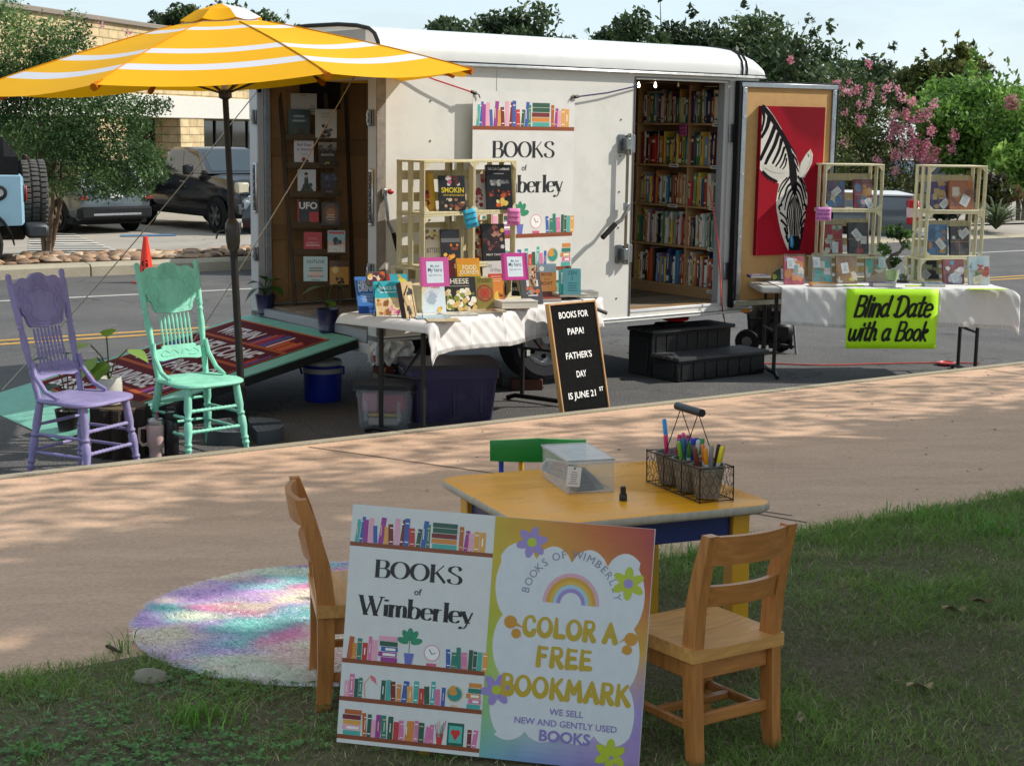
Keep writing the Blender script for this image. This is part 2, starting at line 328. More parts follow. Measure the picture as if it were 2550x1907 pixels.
class Art:
    """flat printing on a panel: (u,v) run right and up across the panel, normalised by w,h; layers stand 0.12 mm apart"""
    def __init__(s, b, M, w=1.0, h=1.0, eps=.0004, step=.00012, cyc=22): s.b = b; s.M = M; s.w = w; s.h = h; s.e0 = eps; s.st = min(step, .00005); s.k = 0; s.cyc = cyc
    def _put(s, P, F, col):
        e = s.e0+s.st*(s.k if s.k < 4 else 4+(s.k-4) % s.cyc); s.k += 1; s.b.add([s.M@Vector((x, -e, y)) for x, y in P], F, col)
    def poly(s, pts, col):
        P = [(u*s.w, v*s.h) for u, v in pts]; n = len(P); a = sum(P[i][0]*P[(i+1) % n][1]-P[(i+1) % n][0]*P[i][1] for i in range(n))
        s._put(P if a > 0 else P[::-1], [tuple(range(n))], col)
    def rect(s, u0, v0, u1, v1, col, rot=0.0):
        P = [(u0*s.w, v0*s.h), (u1*s.w, v0*s.h), (u1*s.w, v1*s.h), (u0*s.w, v1*s.h)]
        if rot:
            c, q = math.cos(rot), math.sin(rot); x0, y0 = P[0]; P = [(x0+(x-x0)*c-(y-y0)*q, y0+(x-x0)*q+(y-y0)*c) for x, y in P]
        s._put(P, [(0, 1, 2, 3)], col)
    def circ(s, u, v, r, col, n=20, ry=None, rot=0.0):
        R2 = r if ry is None else ry; c, q = math.cos(rot), math.sin(rot)
        P = [(r*math.cos(2*math.pi*i/n), R2*math.sin(2*math.pi*i/n)) for i in range(n)]
        s._put([(u*s.w+x*c-y*q, v*s.h+x*q+y*c) for x, y in P], [tuple(range(n))], col)
    def ring(s, u, v, r0, r1, col, n=28, a0=0.0, a1=2*math.pi, asp=1.0):
        P = []
        for i in range(n+1):
            t = a0+(a1-a0)*i/n; P += [(u*s.w+r0*math.cos(t), v*s.h+r0*math.sin(t)*asp), (u*s.w+r1*math.cos(t), v*s.h+r1*math.sin(t)*asp)]
        s._put(P, [(2*i, 2*i+1, 2*i+3, 2*i+2) for i in range(n)], col)
    def text(s, t, u, v, size, col, bold=.01, maxw=None, al='c', rot=0.0, shear=0.0, tall=1.0):
        vs, fs, a, b_ = glyphs(t, bold); k = size/.7
        if maxw and (b_-a)*k > maxw: kx = maxw/(b_-a)
        else: kx = k
        ox = {'c': -(a+b_)/2, 'l': -a, 'r': -b_}[al]; c, q = math.cos(rot), math.sin(rot); P = []
        for x, y in vs:
            x, y = (x+ox)*kx+shear*y*k, y*k*tall; P.append((u*s.w+x*c-y*q, v*s.h+x*q+y*c))
        s._put(P, fs, col)
    def line(s, pts, wd, col, cap=True):          # ribbon, pts in metres on the panel, wd width or list
        n = len(pts); W_ = wd if isinstance(wd, (list, tuple)) else [wd]*n; L, F = [], []
        for i, (x, y) in enumerate(pts):
            x0, y0 = pts[max(i-1, 0)]; x1, y1 = pts[min(i+1, n-1)]; d = math.hypot(x1-x0, y1-y0) or 1; nx, ny = -(y1-y0)/d, (x1-x0)/d
            L += [(x+nx*W_[i]/2, y+ny*W_[i]/2), (x-nx*W_[i]/2, y-ny*W_[i]/2)]
        F = [(2*i, 2*i+1, 2*i+3, 2*i+2) for i in range(n-1)]; s._put(L, F, col)
        if cap:
            for i in (0, n-1):
                s._put([(pts[i][0]+W_[i]/2*math.cos(a*.628), pts[i][1]+W_[i]/2*math.sin(a*.628)) for a in range(10)], [tuple(range(10))], col)
    def letters(s, t, u, v, size, col, style, maxw=None, al='c', gap=.06, rot=0.0, slant=0.0):
        tot = sum(SK[c][0]+gap if c != ' ' else .35 for c in t); kx = size
        if maxw: kx = maxw/tot
        x = {'c': -tot*kx/2, 'l': 0, 'r': -tot*kx}[al]; c_, q_ = math.cos(rot), math.sin(rot)
        for ch in t:
            if ch == ' ': x += .35*kx; continue
            w, st = skel(ch)
            for p in st:
                Wd = []
                for i in range(len(p)):
                    dx = p[min(i+1, len(p)-1)][0]-p[max(i-1, 0)][0]; dy = p[min(i+1, len(p)-1)][1]-p[max(i-1, 0)][1]; d = math.hypot(dx*kx, dy*size) or 1
                    if style == 'didone':
                        f = (abs(dy)*size/d)**1.6
                        if ch in 'K' and dx*dy > 0 and abs(dx) > .03: f *= .2
                        if ch in 'Wy' and dx*dy > 0: f *= .25
                        Wd.append(size*(.04+.2*f))
                    elif style == 'groovy': Wd.append(size*(.17+.14*(1-p[i][1])))
                    else: Wd.append(size*.115*(1+.25*abs(dy)*size/d))
                P = [((x+a*kx+slant*b*size), b*size) for a, b in p]; P = [(u*s.w+a*c_-b*q_, v*s.h+a*q_+b*c_) for a, b in P]
                s.line(P, Wd, col, cap=style != 'didone')
                if style == 'didone' and len(p) == 7 and abs(p[0][0]-p[-1][0]) < .35 and ch not in 'i':
                    for e in (0, -1):
                        a, b = p[e]; q = [((x+a*kx-size*.15), b*size), ((x+a*kx+size*.15), b*size)]; s.line([(u*s.w+m*c_-n_*q_, v*s.h+m*q_+n_*c_) for m, n_ in q], size*.05, col, False)
            x += (w+gap)*kx
# ------------------------------------------------------------------ the ground
def groundmat(name, a, b, coarse=.8, fine=220., contrast=.35, speck=None, bump=.4, rough=.9, bs=160., stretch=(1, 1, 1), cracks=0.0, blotch=None, spec=.25, rotz=0.0):
    m = bpy.data.materials.new(name); m.use_nodes = True; N = m.node_tree.nodes; L = m.node_tree.links; p = N['Principled BSDF']
    tc = N.new('ShaderNodeTexCoord'); mp = N.new('ShaderNodeMapping'); mp.inputs[3].default_value = stretch; mp.inputs[2].default_value = (0, 0, rotz); L.new(tc.outputs['Object'], mp.inputs[0])
    n1 = N.new('ShaderNodeTexNoise'); n1.inputs['Scale'].default_value = coarse; n1.inputs['Detail'].default_value = 9; n1.inputs['Roughness'].default_value = .65; L.new(mp.outputs[0], n1.inputs[0])
    r1 = N.new('ShaderNodeMapRange'); r1.inputs[1].default_value = .3; r1.inputs[2].default_value = .7; L.new(n1.outputs[0], r1.inputs[0])
    mx = N.new('ShaderNodeMix'); mx.data_type = 'RGBA'; mx.inputs[6].default_value = (*h2(a), 1); mx.inputs[7].default_value = (*h2(b), 1); L.new(r1.outputs[0], mx.inputs[0])
    n2 = N.new('ShaderNodeTexNoise'); n2.inputs['Scale'].default_value = fine; n2.inputs['Detail'].default_value = 4; L.new(tc.outputs['Object'], n2.inputs[0])
    r2 = N.new('ShaderNodeMapRange'); r2.inputs[1].default_value = .25; r2.inputs[2].default_value = .75; r2.inputs[3].default_value = 1-contrast; r2.inputs[4].default_value = 1+contrast; L.new(n2.outputs[0], r2.inputs[0])
    sc = N.new('ShaderNodeVectorMath'); sc.operation = 'SCALE'; L.new(mx.outputs[2], sc.inputs[0]); L.new(r2.outputs[0], sc.inputs['Scale']); out = sc.outputs[0]
    def over(fac, col):
        nonlocal out
        q = N.new('ShaderNodeMix'); q.data_type = 'RGBA'; q.inputs[7].default_value = (*h2(col), 1); L.new(fac, q.inputs[0]); L.new(out, q.inputs[6]); out = q.outputs[2]
    def ramp(src, lo, hi, mxv):
        r = N.new('ShaderNodeMapRange'); r.inputs[1].default_value = lo; r.inputs[2].default_value = hi; r.inputs[3].default_value = 0; r.inputs[4].default_value = mxv; L.new(src, r.inputs[0]); return r.outputs[0]
    if blotch:
        n3 = N.new('ShaderNodeTexNoise'); n3.inputs['Scale'].default_value = blotch[1]; n3.inputs['Detail'].default_value = 10; n3.inputs['Roughness'].default_value = .75; L.new(mp.outputs[0], n3.inputs[0])
        over(ramp(n3.outputs[0], blotch[2], blotch[2]+.1, blotch[3]), blotch[0])
    if speck:
        v = N.new('ShaderNodeTexVoronoi'); v.inputs['Scale'].default_value = speck[1]; L.new(tc.outputs['Object'], v.inputs[0])
        over(ramp(v.outputs['Distance'], speck[2], speck[2]*.5, speck[3]), speck[0])
    if cracks:
        v = N.new('ShaderNodeTexVoronoi'); v.feature = 'DISTANCE_TO_EDGE'; v.inputs['Scale'].default_value = cracks
        nw = N.new('ShaderNodeTexNoise'); nw.inputs['Scale'].default_value = 2; nw.inputs['Detail'].default_value = 6; L.new(tc.outputs['Object'], nw.inputs[0])
        ad = N.new('ShaderNodeVectorMath'); ad.operation = 'MULTIPLY_ADD'; ad.inputs[1].default_value = (.9, .9, .9); L.new(nw.outputs['Color'], ad.inputs[0]); L.new(tc.outputs['Object'], ad.inputs[2]); L.new(ad.outputs[0], v.inputs[0])
        over(ramp(v.outputs['Distance'], .006, .002, .45), '#2a2622')
    L.new(out, p.inputs['Base Color']); p.inputs['Roughness'].default_value = rough; p.inputs['Specular IOR Level'].default_value = spec
    nb = N.new('ShaderNodeTexNoise'); nb.inputs['Scale'].default_value = bs; nb.inputs['Detail'].default_value = 6; L.new(tc.outputs['Object'], nb.inputs[0])
    b_ = N.new('ShaderNodeBump'); b_.inputs['Strength'].default_value = bump; b_.inputs['Distance'].default_value = .008; L.new(nb.outputs[0], b_.inputs['Height']); L.new(b_.outputs[0], p.inputs['Normal'])
    return m
asphalt = groundmat('asphalt', '#4f4e4e', '#62605d', 1.1, 85, .85, ('#a5a29b', 26, .16, .5), .7, .92, 110, blotch=('#a39c92', 3.4, .615, .75), cracks=.33)
lotm = groundmat('lot_concrete', '#8f897f', '#a39b8e', .5, 90, .18, bump=.2, cracks=.2)
walkm = groundmat('stained_concrete', '#bb9a80', '#cfad90', 1.6, 60, .16, ('#6a5a4d', 7, .05, .5), .35, .8, 60, stretch=(1, 3.2, 1), blotch=('#d8bf9e', 1.7, .6, .45), rotz=-.6)
kerbm = groundmat('kerb_concrete', '#9a917d', '#ada38d', 3, 140, .28, ('#5b5446', 60, .2, .6), .8, .92, 120)
soil = groundmat('lawn_soil', '#5b533c', '#665f48', 3, 60, .4, bump=.6)
earth = groundmat('dry_ground', '#6b6250', '#5b5c40', .2, 20, .3, bump=.3)
mulch = groundmat('mulch', '#3f2f24', '#54402f', 5, 90, .5, bump=1)
def strip(name, prof, mat, u0=-70, u1=110, nu=1, jit=0):
    b = B()
    for i in range(nu):
        a, c = u0+(u1-u0)*i/nu, u0+(u1-u0)*(i+1)/nu
        for (n0, z0), (n1, z1) in zip(prof, prof[1:]):
            b.add([RD(a, n0, z0), RD(c, n0, z0), RD(c, n1, z1), RD(a, n1, z1)], [(0, 1, 2, 3)], '#808080')
    return b.build(name, mat)
struct(strip('ground', [(-60, -.1), (11.4, -.1), (13.2, .0), (24, -.75), (420, -.75)], earth, -420, 420))
struct(strip('road', [(-.4, 0), (11.35, 0)], asphalt))
struct(strip('parking_lot', [(12.75, zlot(12.75)), (13, .145), (24, -.604), (60, -.604)], lotm))
SW = -3.3
struct(strip('sidewalk', [(SW-.12, .15-SLOPE*(SW-.12)), (-.165, .15+SLOPE*.165)], walkm, -14, 30))
struct(strip('lawn_ground', [(-40, .15+SLOPE*40-.02), (SW-.05, .15-SLOPE*(SW-.05)+.004), (SW-.05, -.05)], soil, -30, 60))
# near kerb, with a rounded nose, in lengths with joints
kb = B()
for i in range(-5, 12):
    a = i*3.05-.85; c = a+3.035
    pr = [(-.16, .165), (-.035, .152), (-.012, .145), (0, .125), (.01, 0), (-.16, -.03)]
    kb.loft([[RD(t, n, z) for n, z in pr] for t in (a, c)], '#808080')
struct(kb.build('kerb', kerbm))
jb = B()
for px0, py0, px1, py1 in ((768, 1112, 1262, 1182), (1900, 1281, 2010, 1300), (2448, 917, 2700, 957)):
    p, q = GS(px0, py0, .003), GS(px1, py1, .003); d = (q-p).normalized(); q = q+d*(1.6 if px0 < 2000 else 2.5); s_ = Vector((-d.y, d.x, 0))*.005
    if px0 > 1800 and px0 < 2000: p = p-d*.1; q = GS(px1, py1, .003)
    jb.add([p-s_, q-s_, q+s_, p+s_], [(0, 1, 2, 3)], '#2b241e')
struct(jb.build('sidewalk_joints', matte))
# painted lines
lm_y = groundmat('yellow_line_paint', '#a88344', '#b9924f', 2, 40, .3, bump=.4, blotch=('#4c4a48', 9, .58, .8))
lm_w = groundmat('white_line_paint', '#a5a29b', '#b5b2ac', 2, 40, .25, bump=.4, blotch=('#57565a', 9, .58, .8))
for nm, n0, wd, mt in (('yellow_line', 5.72, .1, lm_y), ('yellow_line', 5.96, .1, lm_y), ('white_line', 9.03, .1, lm_w)):
    struct(strip(nm, [(n0-wd/2, .004), (n0+wd/2, .004)], mt, -40, 70))
# gutter and kerb on the far side, dropped to a driveway on the right
fk = B()
for i in range(-9, 9):
    a = i*3.2+1.2; c = a+3.18; lo = .15 if a < 11 else .03
    fk.loft([[RD(t, n, z) for n, z in ((11.3, -.02), (11.31, lo-.03), (11.35, lo), (11.55, lo+.01), (11.55, -.05))] for t in (a, c)], '#808080')
struct(fk.build('far_kerb', kerbm))
struct(strip('planting_bed', [(11.55, .12), (12.75, .14)], mulch, -40, 9))
struct(strip('driveway', [(11.55, .035), (12.75, .12)], lotm, 9, 60))
# river stones lying in the bed: too many to count
rk = B(); r_ = random.Random(3)
for i in range(900):
    u = r_.uniform(-7.2, 7); n = r_.uniform(11.6, 12.7) if r_.random() < .8 else r_.uniform(12.2, 12.9); s_ = r_.uniform(.04, .1)
    if u < -3 and n < 12.2 and r_.random() < .8: continue
    m = Matrix.Translation(RD(u, n, .15))@Matrix.Rotation(r_.uniform(0, 6), 4, 'Z')@Matrix.Diagonal((s_*1.4, s_, s_*.75, 1))
    k = 7; vs = []
    for h, R in ((-.3, .8), (.35, 1.), (.85, .55)): vs += [m@Vector((R*math.cos(j*2*math.pi/k)*r_.uniform(.8, 1.15), R*math.sin(j*2*math.pi/k)*r_.uniform(.8, 1.15), h)) for j in range(k)]
    fs = [(q*k+j, q*k+(j+1) % k, (q+1)*k+(j+1) % k, (q+1)*k+j) for q in (0, 1) for j in range(k)]+[tuple(range(2*k, 3*k))]
    g = r_.uniform(.75, 1.25); rk.add(vs, fs, tuple(x*g for x in h2(r_.choice(['#8f7257', '#a98b6b', '#7d6450', '#b09a80', '#6f5a49', '#98795f']))))
tag(rk.build('gravel', matte, sharp=60), 'tan and brown river stones lying loose along the far kerb', 'gravel', kind='stuff')
# hatched access aisle in the lot
hb = B()
for i in range(11):
    y = 583+i*5.6; x0, x1 = 70, 185+i*14.5; a, c = GL(x0, y), GL(x1, y); e, g_ = GL(x0+3, y+2.3), GL(x1+6, y+2.3)
    hb.add([p+Vector((0, 0, .012)) for p in (e, g_, c, a)], [(0, 1, 2, 3)], '#b9b6ae')
p4 = [GL(x, y)+Vector((0, 0, .012)) for x, y in ((300, 590), (440, 588), (440, 584), (300, 586))]; hb.add(p4, [(0, 1, 2, 3)], '#4d6f8c')
struct(hb.build('parking_stripes', matte))

# ------------------------------------------------------------------ lawn: blades and clover
def vnoise(x, y, s, seed):
    r = np.random.RandomState(seed); g = r.rand(64, 64); X, Y_ = x*s, y*s; i, j = np.floor(X).astype(int), np.floor(Y_).astype(int); fx, fy = X-i, Y_-j
    fx, fy = fx*fx*(3-2*fx), fy*fy*(3-2*fy); q = lambda a, b_: g[a % 64, b_ % 64]
    return (q(i, j)*(1-fx)+q(i+1, j)*fx)*(1-fy)+(q(i, j+1)*(1-fx)+q(i+1, j+1)*fx)*fy
def inview(x, y, pad=120):
    z = .15-SLOPE*(KN.x*x+KN.y*(y-9.563))-CH; w = y*_F.y+z*_F.z; px = 1275+CF*(x*_RX.x+y*_RX.y+z*_RX.z)/w; py = 953.5-CF*(x*_UP.x+y*_UP.y+z*_UP.z)/w
    return (px > -pad) & (px < 2550+pad) & (py < 1907+pad) & (w > .5)
rs = np.random.RandomState(11)
def lawnpts(n, edge=.1):
    x = rs.uniform(-2.2, 3.4, n); y = rs.uniform(2.9, 8.4, n); d = KN.x*x+KN.y*(y-9.563)
    ed = SW+.08*(vnoise(x, y, 3.1, 5)-.5)+.05*(vnoise(x, y, 11, 6)-.5)+edge*(rs.rand(n)-.6)
    ok = (d < ed) & ((x+.545)**2+(y-5.13)**2 > .725**2) & inview(x, y) & (rs.rand(n) < np.clip((4.4/np.maximum(y, 1))**1.1, 0, 1)); return x[ok], y[ok]
x, y = lawnpts(470000)
n = len(x); lush = vnoise(x, y, 1.5, 1)*.6+vnoise(x, y, 5, 2)*.4; dd = KN.x*x+KN.y*(y-9.563)
lush = np.clip(lush+.35*np.exp((dd-SW)*1.4)-.08, 0, 1)
tuft = vnoise(x, y, 9, 4); keep = rs.rand(n) < .35+.65*np.clip(lush*1.3, 0, 1); x, y, lush, tuft, dd = x[keep], y[keep], lush[keep], tuft[keep], dd[keep]; n = len(x)
hgt = (.014+.034*lush*(.5+tuft))*rs.uniform(.6, 1.35, n); wd = rs.uniform(.0014, .0030, n)*(1+.5*lush); ang = rs.uniform(0, 6.283, n); ln = rs.uniform(.4, 1.7, n)*hgt; la = rs.uniform(0, 6.283, n)
z = .15-SLOPE*dd-.004; dx, dy = np.cos(ang)*wd/2, np.sin(ang)*wd/2; lx, ly = np.cos(la)*ln, np.sin(la)*ln
V = np.empty((n, 5, 3)); mid = .55
V[:, 0] = np.c_[x-dx, y-dy, z]; V[:, 1] = np.c_[x+dx, y+dy, z]
V[:, 2] = np.c_[x+dx*.8+lx*.3, y+dy*.8+ly*.3, z+hgt*mid]; V[:, 3] = np.c_[x-dx*.8+lx*.3, y-dy*.8+ly*.3, z+hgt*mid]; V[:, 4] = np.c_[x+lx, y+ly, z+hgt*(1-.25*np.minimum(ln/hgt, 1.5)/1.5)]
base = np.arange(n)[:, None]*5; F1 = base+np.array([[0, 1, 2, 3]]); F2 = base+np.array([[3, 2, 4, 4]])
cA, cB, cC = np.array(h2('#696e3c')), np.array(h2('#7da046')), np.array(h2('#b3a683'))
t = np.clip(lush*1.25+rs.normal(0, .12, n), 0, 1)[:, None]; col = cA*(1-t)+cB*t; dry = (rs.rand(n) < .34-.3*np.clip(lush, 0, 1))[:, None]; col = np.where(dry, cC*rs.uniform(.5, 1.25, (n, 1)), col)*rs.uniform(.7, 1.25, (n, 1))
V = V.reshape(-1, 3)
# triangles for the tips
T = np.concatenate([base+np.array([[0, 1, 2]]), base+np.array([[0, 2, 3]]), base+np.array([[3, 2, 4]])]); tag(npmesh('grass', V, T, np.concatenate([col]*3), grassm), 'short shaded lawn grass, lusher along the pavement edge', 'grass', kind='stuff')
x, y = lawnpts(60000, .05); w_ = np.clip((.35-x)*.9, .02, 1)*np.clip(vnoise(x, y, 2.4, 8)*2.2-.55, 0, 1); k = (rs.rand(len(x)) < w_*.8) & (x < .6); x, y = x[k], y[k]; n = len(x)
dd = KN.x*x+KN.y*(y-9.563); z = .15-SLOPE*dd+rs.uniform(.008, .03, n); Vs, Fs, Cs = [], [], []
a0 = rs.uniform(0, 6.28, n); r0 = rs.uniform(.005, .0095, n)
for q in range(3):
    a = a0+q*2.094; cx_, cy_ = x+np.cos(a)*r0, y+np.sin(a)*r0; u = np.c_[np.cos(a), np.sin(a), rs.uniform(-.2, .5, n)]*r0[:, None]; v_ = np.c_[-np.sin(a), np.cos(a), rs.uniform(-.3, .3, n)]*r0[:, None]*.85; c_ = np.c_[cx_, cy_, z]
    P = np.stack([c_-u, c_+v_*.9, c_+u*.9+v_*.4, c_+u*.9-v_*.4, c_-v_*.9], 1); Fs.append((np.arange(n)*5)[:, None]+np.array([[0, 4, 3, 2, 1]])+q*5*n); Vs.append(P.reshape(-1, 3)); Cs.append(np.array(h2('#5a8443'))*rs.uniform(.6, 1.35, (n, 1)))
tag(npmesh('clover', np.concatenate(Vs), np.concatenate(Fs), np.concatenate(Cs), grassm), 'dark green clover patches growing through the lawn', 'clover', kind='stuff')
# coarse tufts of long blades
def tuft_obj(px, py, nb, h, label, colr='#5f8f34', spread=.07):
    c = GS(px, py); b = B(); r = random.Random(int(px))
    for i in range(nb*2):
        a = r.uniform(0, 6.28); o = c+Vector((r.gauss(0, spread*.5), r.gauss(0, spread*.5), 0)); L_ = h*r.uniform(.5, 1.2); d = Vector((math.cos(a), math.sin(a), 0)); s_ = Vector((-d.y, d.x, 0))*r.uniform(.0013, .0026)
        p1, p2 = o+d*L_*.25+Vector((0, 0, L_*.6)), o+d*L_*.75+Vector((0, 0, L_*.8)); g = r.uniform(.7, 1.3)
        b.add([o-s_, o+s_, p1+s_, p1-s_, p2], [(0, 1, 2, 3), (3, 2, 4)], tuple(q*g for q in h2(colr)))
    tag(b.build('grass_tuft', grassm), label, 'grass tuft', kind='stuff')
tuft_obj(515, 1800, 46, .085, 'bright green grass tuft below the rug, largest of the tufts', '#6a9a35', .1)
tuft_obj(460, 1790, 18, .07, 'pale green grass tuft just left of the brightest tuft')
tuft_obj(300, 1620, 12, .075, 'thin upright grass tuft at the rug\'s left tip')
tuft_obj(85, 1890, 14, .06, 'small grass tuft in the lawn\'s bottom left corner')
tuft_obj(2480, 1330, 60, .07, 'lush grass tuft near the pavement edge at the far right', '#5d9433', .16)
tuft_obj(2290, 1290, 50, .06, 'lush grass tuft near the pavement edge between table and far right', '#5d9433', .16)
tuft_obj(1730, 1395, 50, .07, 'lush grass tuft beneath the yellow play table', '#568c30', .16)
# stone, stick, dry leaves in the lawn
b = B(); r_ = random.Random(5); vs = []
for q, (R, h) in enumerate(((.05, -.01), (.055, .012), (.04, .03), (.014, .042))): vs += [(R*math.cos(j*.571)*r_.uniform(.85, 1.15)*1.1, R*math.sin(j*.571)*r_.uniform(.8, 1.1)*.7, h*r_.uniform(.9, 1.1)) for j in range(11)]
b.add(vs, [(q*11+j, q*11+(j+1) % 11, (q+1)*11+(j+1) % 11, (q+1)*11+j) for q in range(3) for j in range(11)]+[tuple(range(33, 44))], '#857f6c')
tag(b.build('rock', matte, M=LR(GS(373, 1697)), sharp=50), 'grey fist-sized rock half buried in clover below the rug', 'rock')
b = B(); b.tube([GS(266, 1608, .012), GS(285, 1616, .016), GS(300, 1624, .012)], [.006, .006, .004], '#3a2b1f'); tag(b.build('stick', bark), 'short dark stick poking out at the rug\'s left tip', 'stick')
for i, (px, py, a, lab) in enumerate(((2290, 1705, .2, 'pale dry leaf lying alone on the lawn right of the wooden chair'), (1992, 1787, 1.3, 'small pale dry leaf just right of the wooden chair\'s leg'), (2375, 1514, .1, 'thin tan dry leaf, topmost of the leaves on the right lawn'), (2440, 1494, .3, 'brown curled leaf on the lawn near the right edge'))):
    b = B(); c = GS(px, py, .022); b.grid(lambda u, v: (( u-.5)*.085, (v-.5)*.03*math.sin(math.pi*(.08+.84*u)), .012*math.sin(u*5+v*2)), 6, 2, ['#b59a78', '#a99577', '#9c8460', '#7a5a3c'][i])
    tag(b.build('dry_leaf', paper, M=LR(c, a)), lab, 'leaf', 'dry leaves on the lawn')

r_ = random.Random(15); b = B()
for i in range(150):
    n_ = r_.uniform(SW+.1, -.3); u_ = r_.uniform(-2, 6.5); q = RD(u_, n_); z = zs(q.x, q.y)+.003; a = r_.uniform(0, 6.28); s_ = r_.uniform(.004, .016); d = Vector((math.cos(a), math.sin(a), 0))*s_; e = Vector((-d.y, d.x, 0))*r_.uniform(.2, .5); c = Vector((q.x, q.y, z)); b.add([c-d, c+e+Vector((0, 0, s_*.3)), c+d, c-e], [(0, 1, 2, 3)], r_.choice(['#4a3a2a', '#6b5236', '#3a2f24', '#8a7350', '#c9b494']))
tag(b.build('leaf_litter', paper), 'scraps of dry leaf and grit scattered over the pavement', 'litter', kind='stuff')
# ------------------------------------------------------------------ trees and shrubs
def crown(cl, nl, size, cols, seed, droop=.2, asp=.5):
    """cl: list of (centre, radius xyz, weight); leaf-sized folded quads spread through every clump"""
    r = np.random.RandomState(seed); w = np.array([c[2] for c in cl], float); w /= w.sum(); k = r.choice(len(cl), nl, p=w)
    C = np.array([c[0] for c in cl]); R = np.array([c[1] for c in cl]); d = r.normal(size=(nl, 3)); d /= np.linalg.norm(d, axis=1)[:, None]
    rad = r.rand(nl)[:, None]**.45; P = C[k]+d*R[k]*rad*(1+.12*r.normal(size=(nl, 1)))
    u = r.normal(size=(nl, 3)); u[:, 2] -= droop; u /= np.linalg.norm(u, axis=1)[:, None]; q = r.normal(size=(nl, 3))+d*.6; v = np.cross(u, q); v /= np.linalg.norm(v, axis=1)[:, None]
    s_ = size*r.uniform(.6, 1.35, (nl, 1)); u, v = u*s_, v*s_*asp; nn = np.cross(u, v); nn /= np.linalg.norm(nn, axis=1)[:, None]
    V = np.stack([P-u*.5, P+v*.5+nn*s_*.08, P+u*.5, P-v*.5+nn*s_*.08], 1).reshape(-1, 3); F = (np.arange(nl)*4)[:, None]+np.array([[0, 1, 2, 3]])
    cc = np.array([h2(c) for c in cols]); tone = r.rand(len(cl)); t = np.clip(tone[k]*.7+r.rand(nl)*.5-.1, 0, .999); ix = t*(len(cols)-1); i0 = ix.astype(int); f = (ix-i0)[:, None]
    return V, F, (cc[i0]*(1-f)+cc[np.minimum(i0+1, len(cols)-1)]*f)*r.uniform(.75, 1.25, (nl, 1)), P
def clumps(c, R, n, seed, cr=.3, flat=0.0, surf=.55, twig=0):
    r = np.random.RandomState(seed); out = []
    for i in range(n):
        d = r.normal(size=3); d /= np.linalg.norm(d); q = (surf+(1-surf)*r.rand())*d; q[2] = max(q[2], -1+flat); s_ = cr*r.uniform(.55, 1.3)
        out.append((np.array(c)+q*np.array(R)*.85, np.array(R)*s_*np.array((1.1, 1.1, .8)), s_**2))
    for i in range(twig):
        d = r.normal(size=3); d[2] = abs(d[2])*.9; d /= np.linalg.norm(d); s_ = cr*r.uniform(.12, .3)
        out.append((np.array(c)+d*np.array(R)*r.uniform(.95, 1.14), np.array(R)*s_*np.array((.8, .8, 1.3)), s_**2*.7))
    return out
OAK = ['#222c1a', '#31432a', '#465a34', '#5f6f45']; MYR = ['#2c3c20', '#405c30', '#587640', '#7c8f52']; LIT = ['#3f5c24', '#62873a', '#84ab4c', '#a5c062']
def tree(name, label, cat, base, c, R, nl, size, cols, seed, nclump=34, cr=.3, trunk=.16, group=None, stems=1, flowers=None, surf=.5, twig=0, extra=None, barkc='#4a4038'):
    t = thing(name, label, cat, loc=base, group=group); base = Vector(base)
    cl = clumps(np.array(c)-np.array(base), R, nclump, seed, cr, surf=surf, twig=twig)+[(np.array(e[0])-np.array(base), np.array(e[1]), e[2]) for e in (extra or [])]
    V, F, C_, P = crown(cl, nl, size, cols, seed); npmesh('crown', V, F, C_, leaf, t)
    r = random.Random(seed); tb = B(); cc = Vector(c)-base
    for s_ in range(stems):
        a = 6.28*s_/stems+seed; off = Vector((math.cos(a), math.sin(a), 0))*(trunk*.9 if stems > 1 else 0); top = cc*.8+off*6*(stems > 1); mid = top*.45+off*1.5+Vector((r.uniform(-.1, .1), r.uniform(-.1, .1), 0))
        tb.tube([off, off+mid*.3, mid, top], [trunk*1.25, trunk, trunk*.75, trunk*.3], barkc, 9)
        for i in range(7 if stems == 1 else 4):
            g = Vector(cl[r.randrange(len(cl))][0]); st = mid.lerp(top, r.uniform(-.2, .7)); tb.tube([st, st.lerp(g, .5)+Vector((0, 0, .06*g.length)), g], [trunk*.4, trunk*.24, trunk*.06], barkc, 6)
    tb.build('trunk', bark, t)
    if flowers:
        fl = []; r2 = np.random.RandomState(seed+1)
        for (f, s_) in flowers: fl.append((np.array(f)-np.array(base), np.array((s_*.8, s_*.8, s_)), s_*s_))
        V, F, C_, P = crown(fl, int(sum(min(110, 2300*q[2]) for q in fl)), size*.6, ['#c46a80', '#d28a9b', '#dea6b2', '#c98a90'], seed+2, asp=.9); npmesh('blossoms', V, F, C_, petal, t)
    return t
def at(px, py, y): return tuple(Yd(px, py, y))
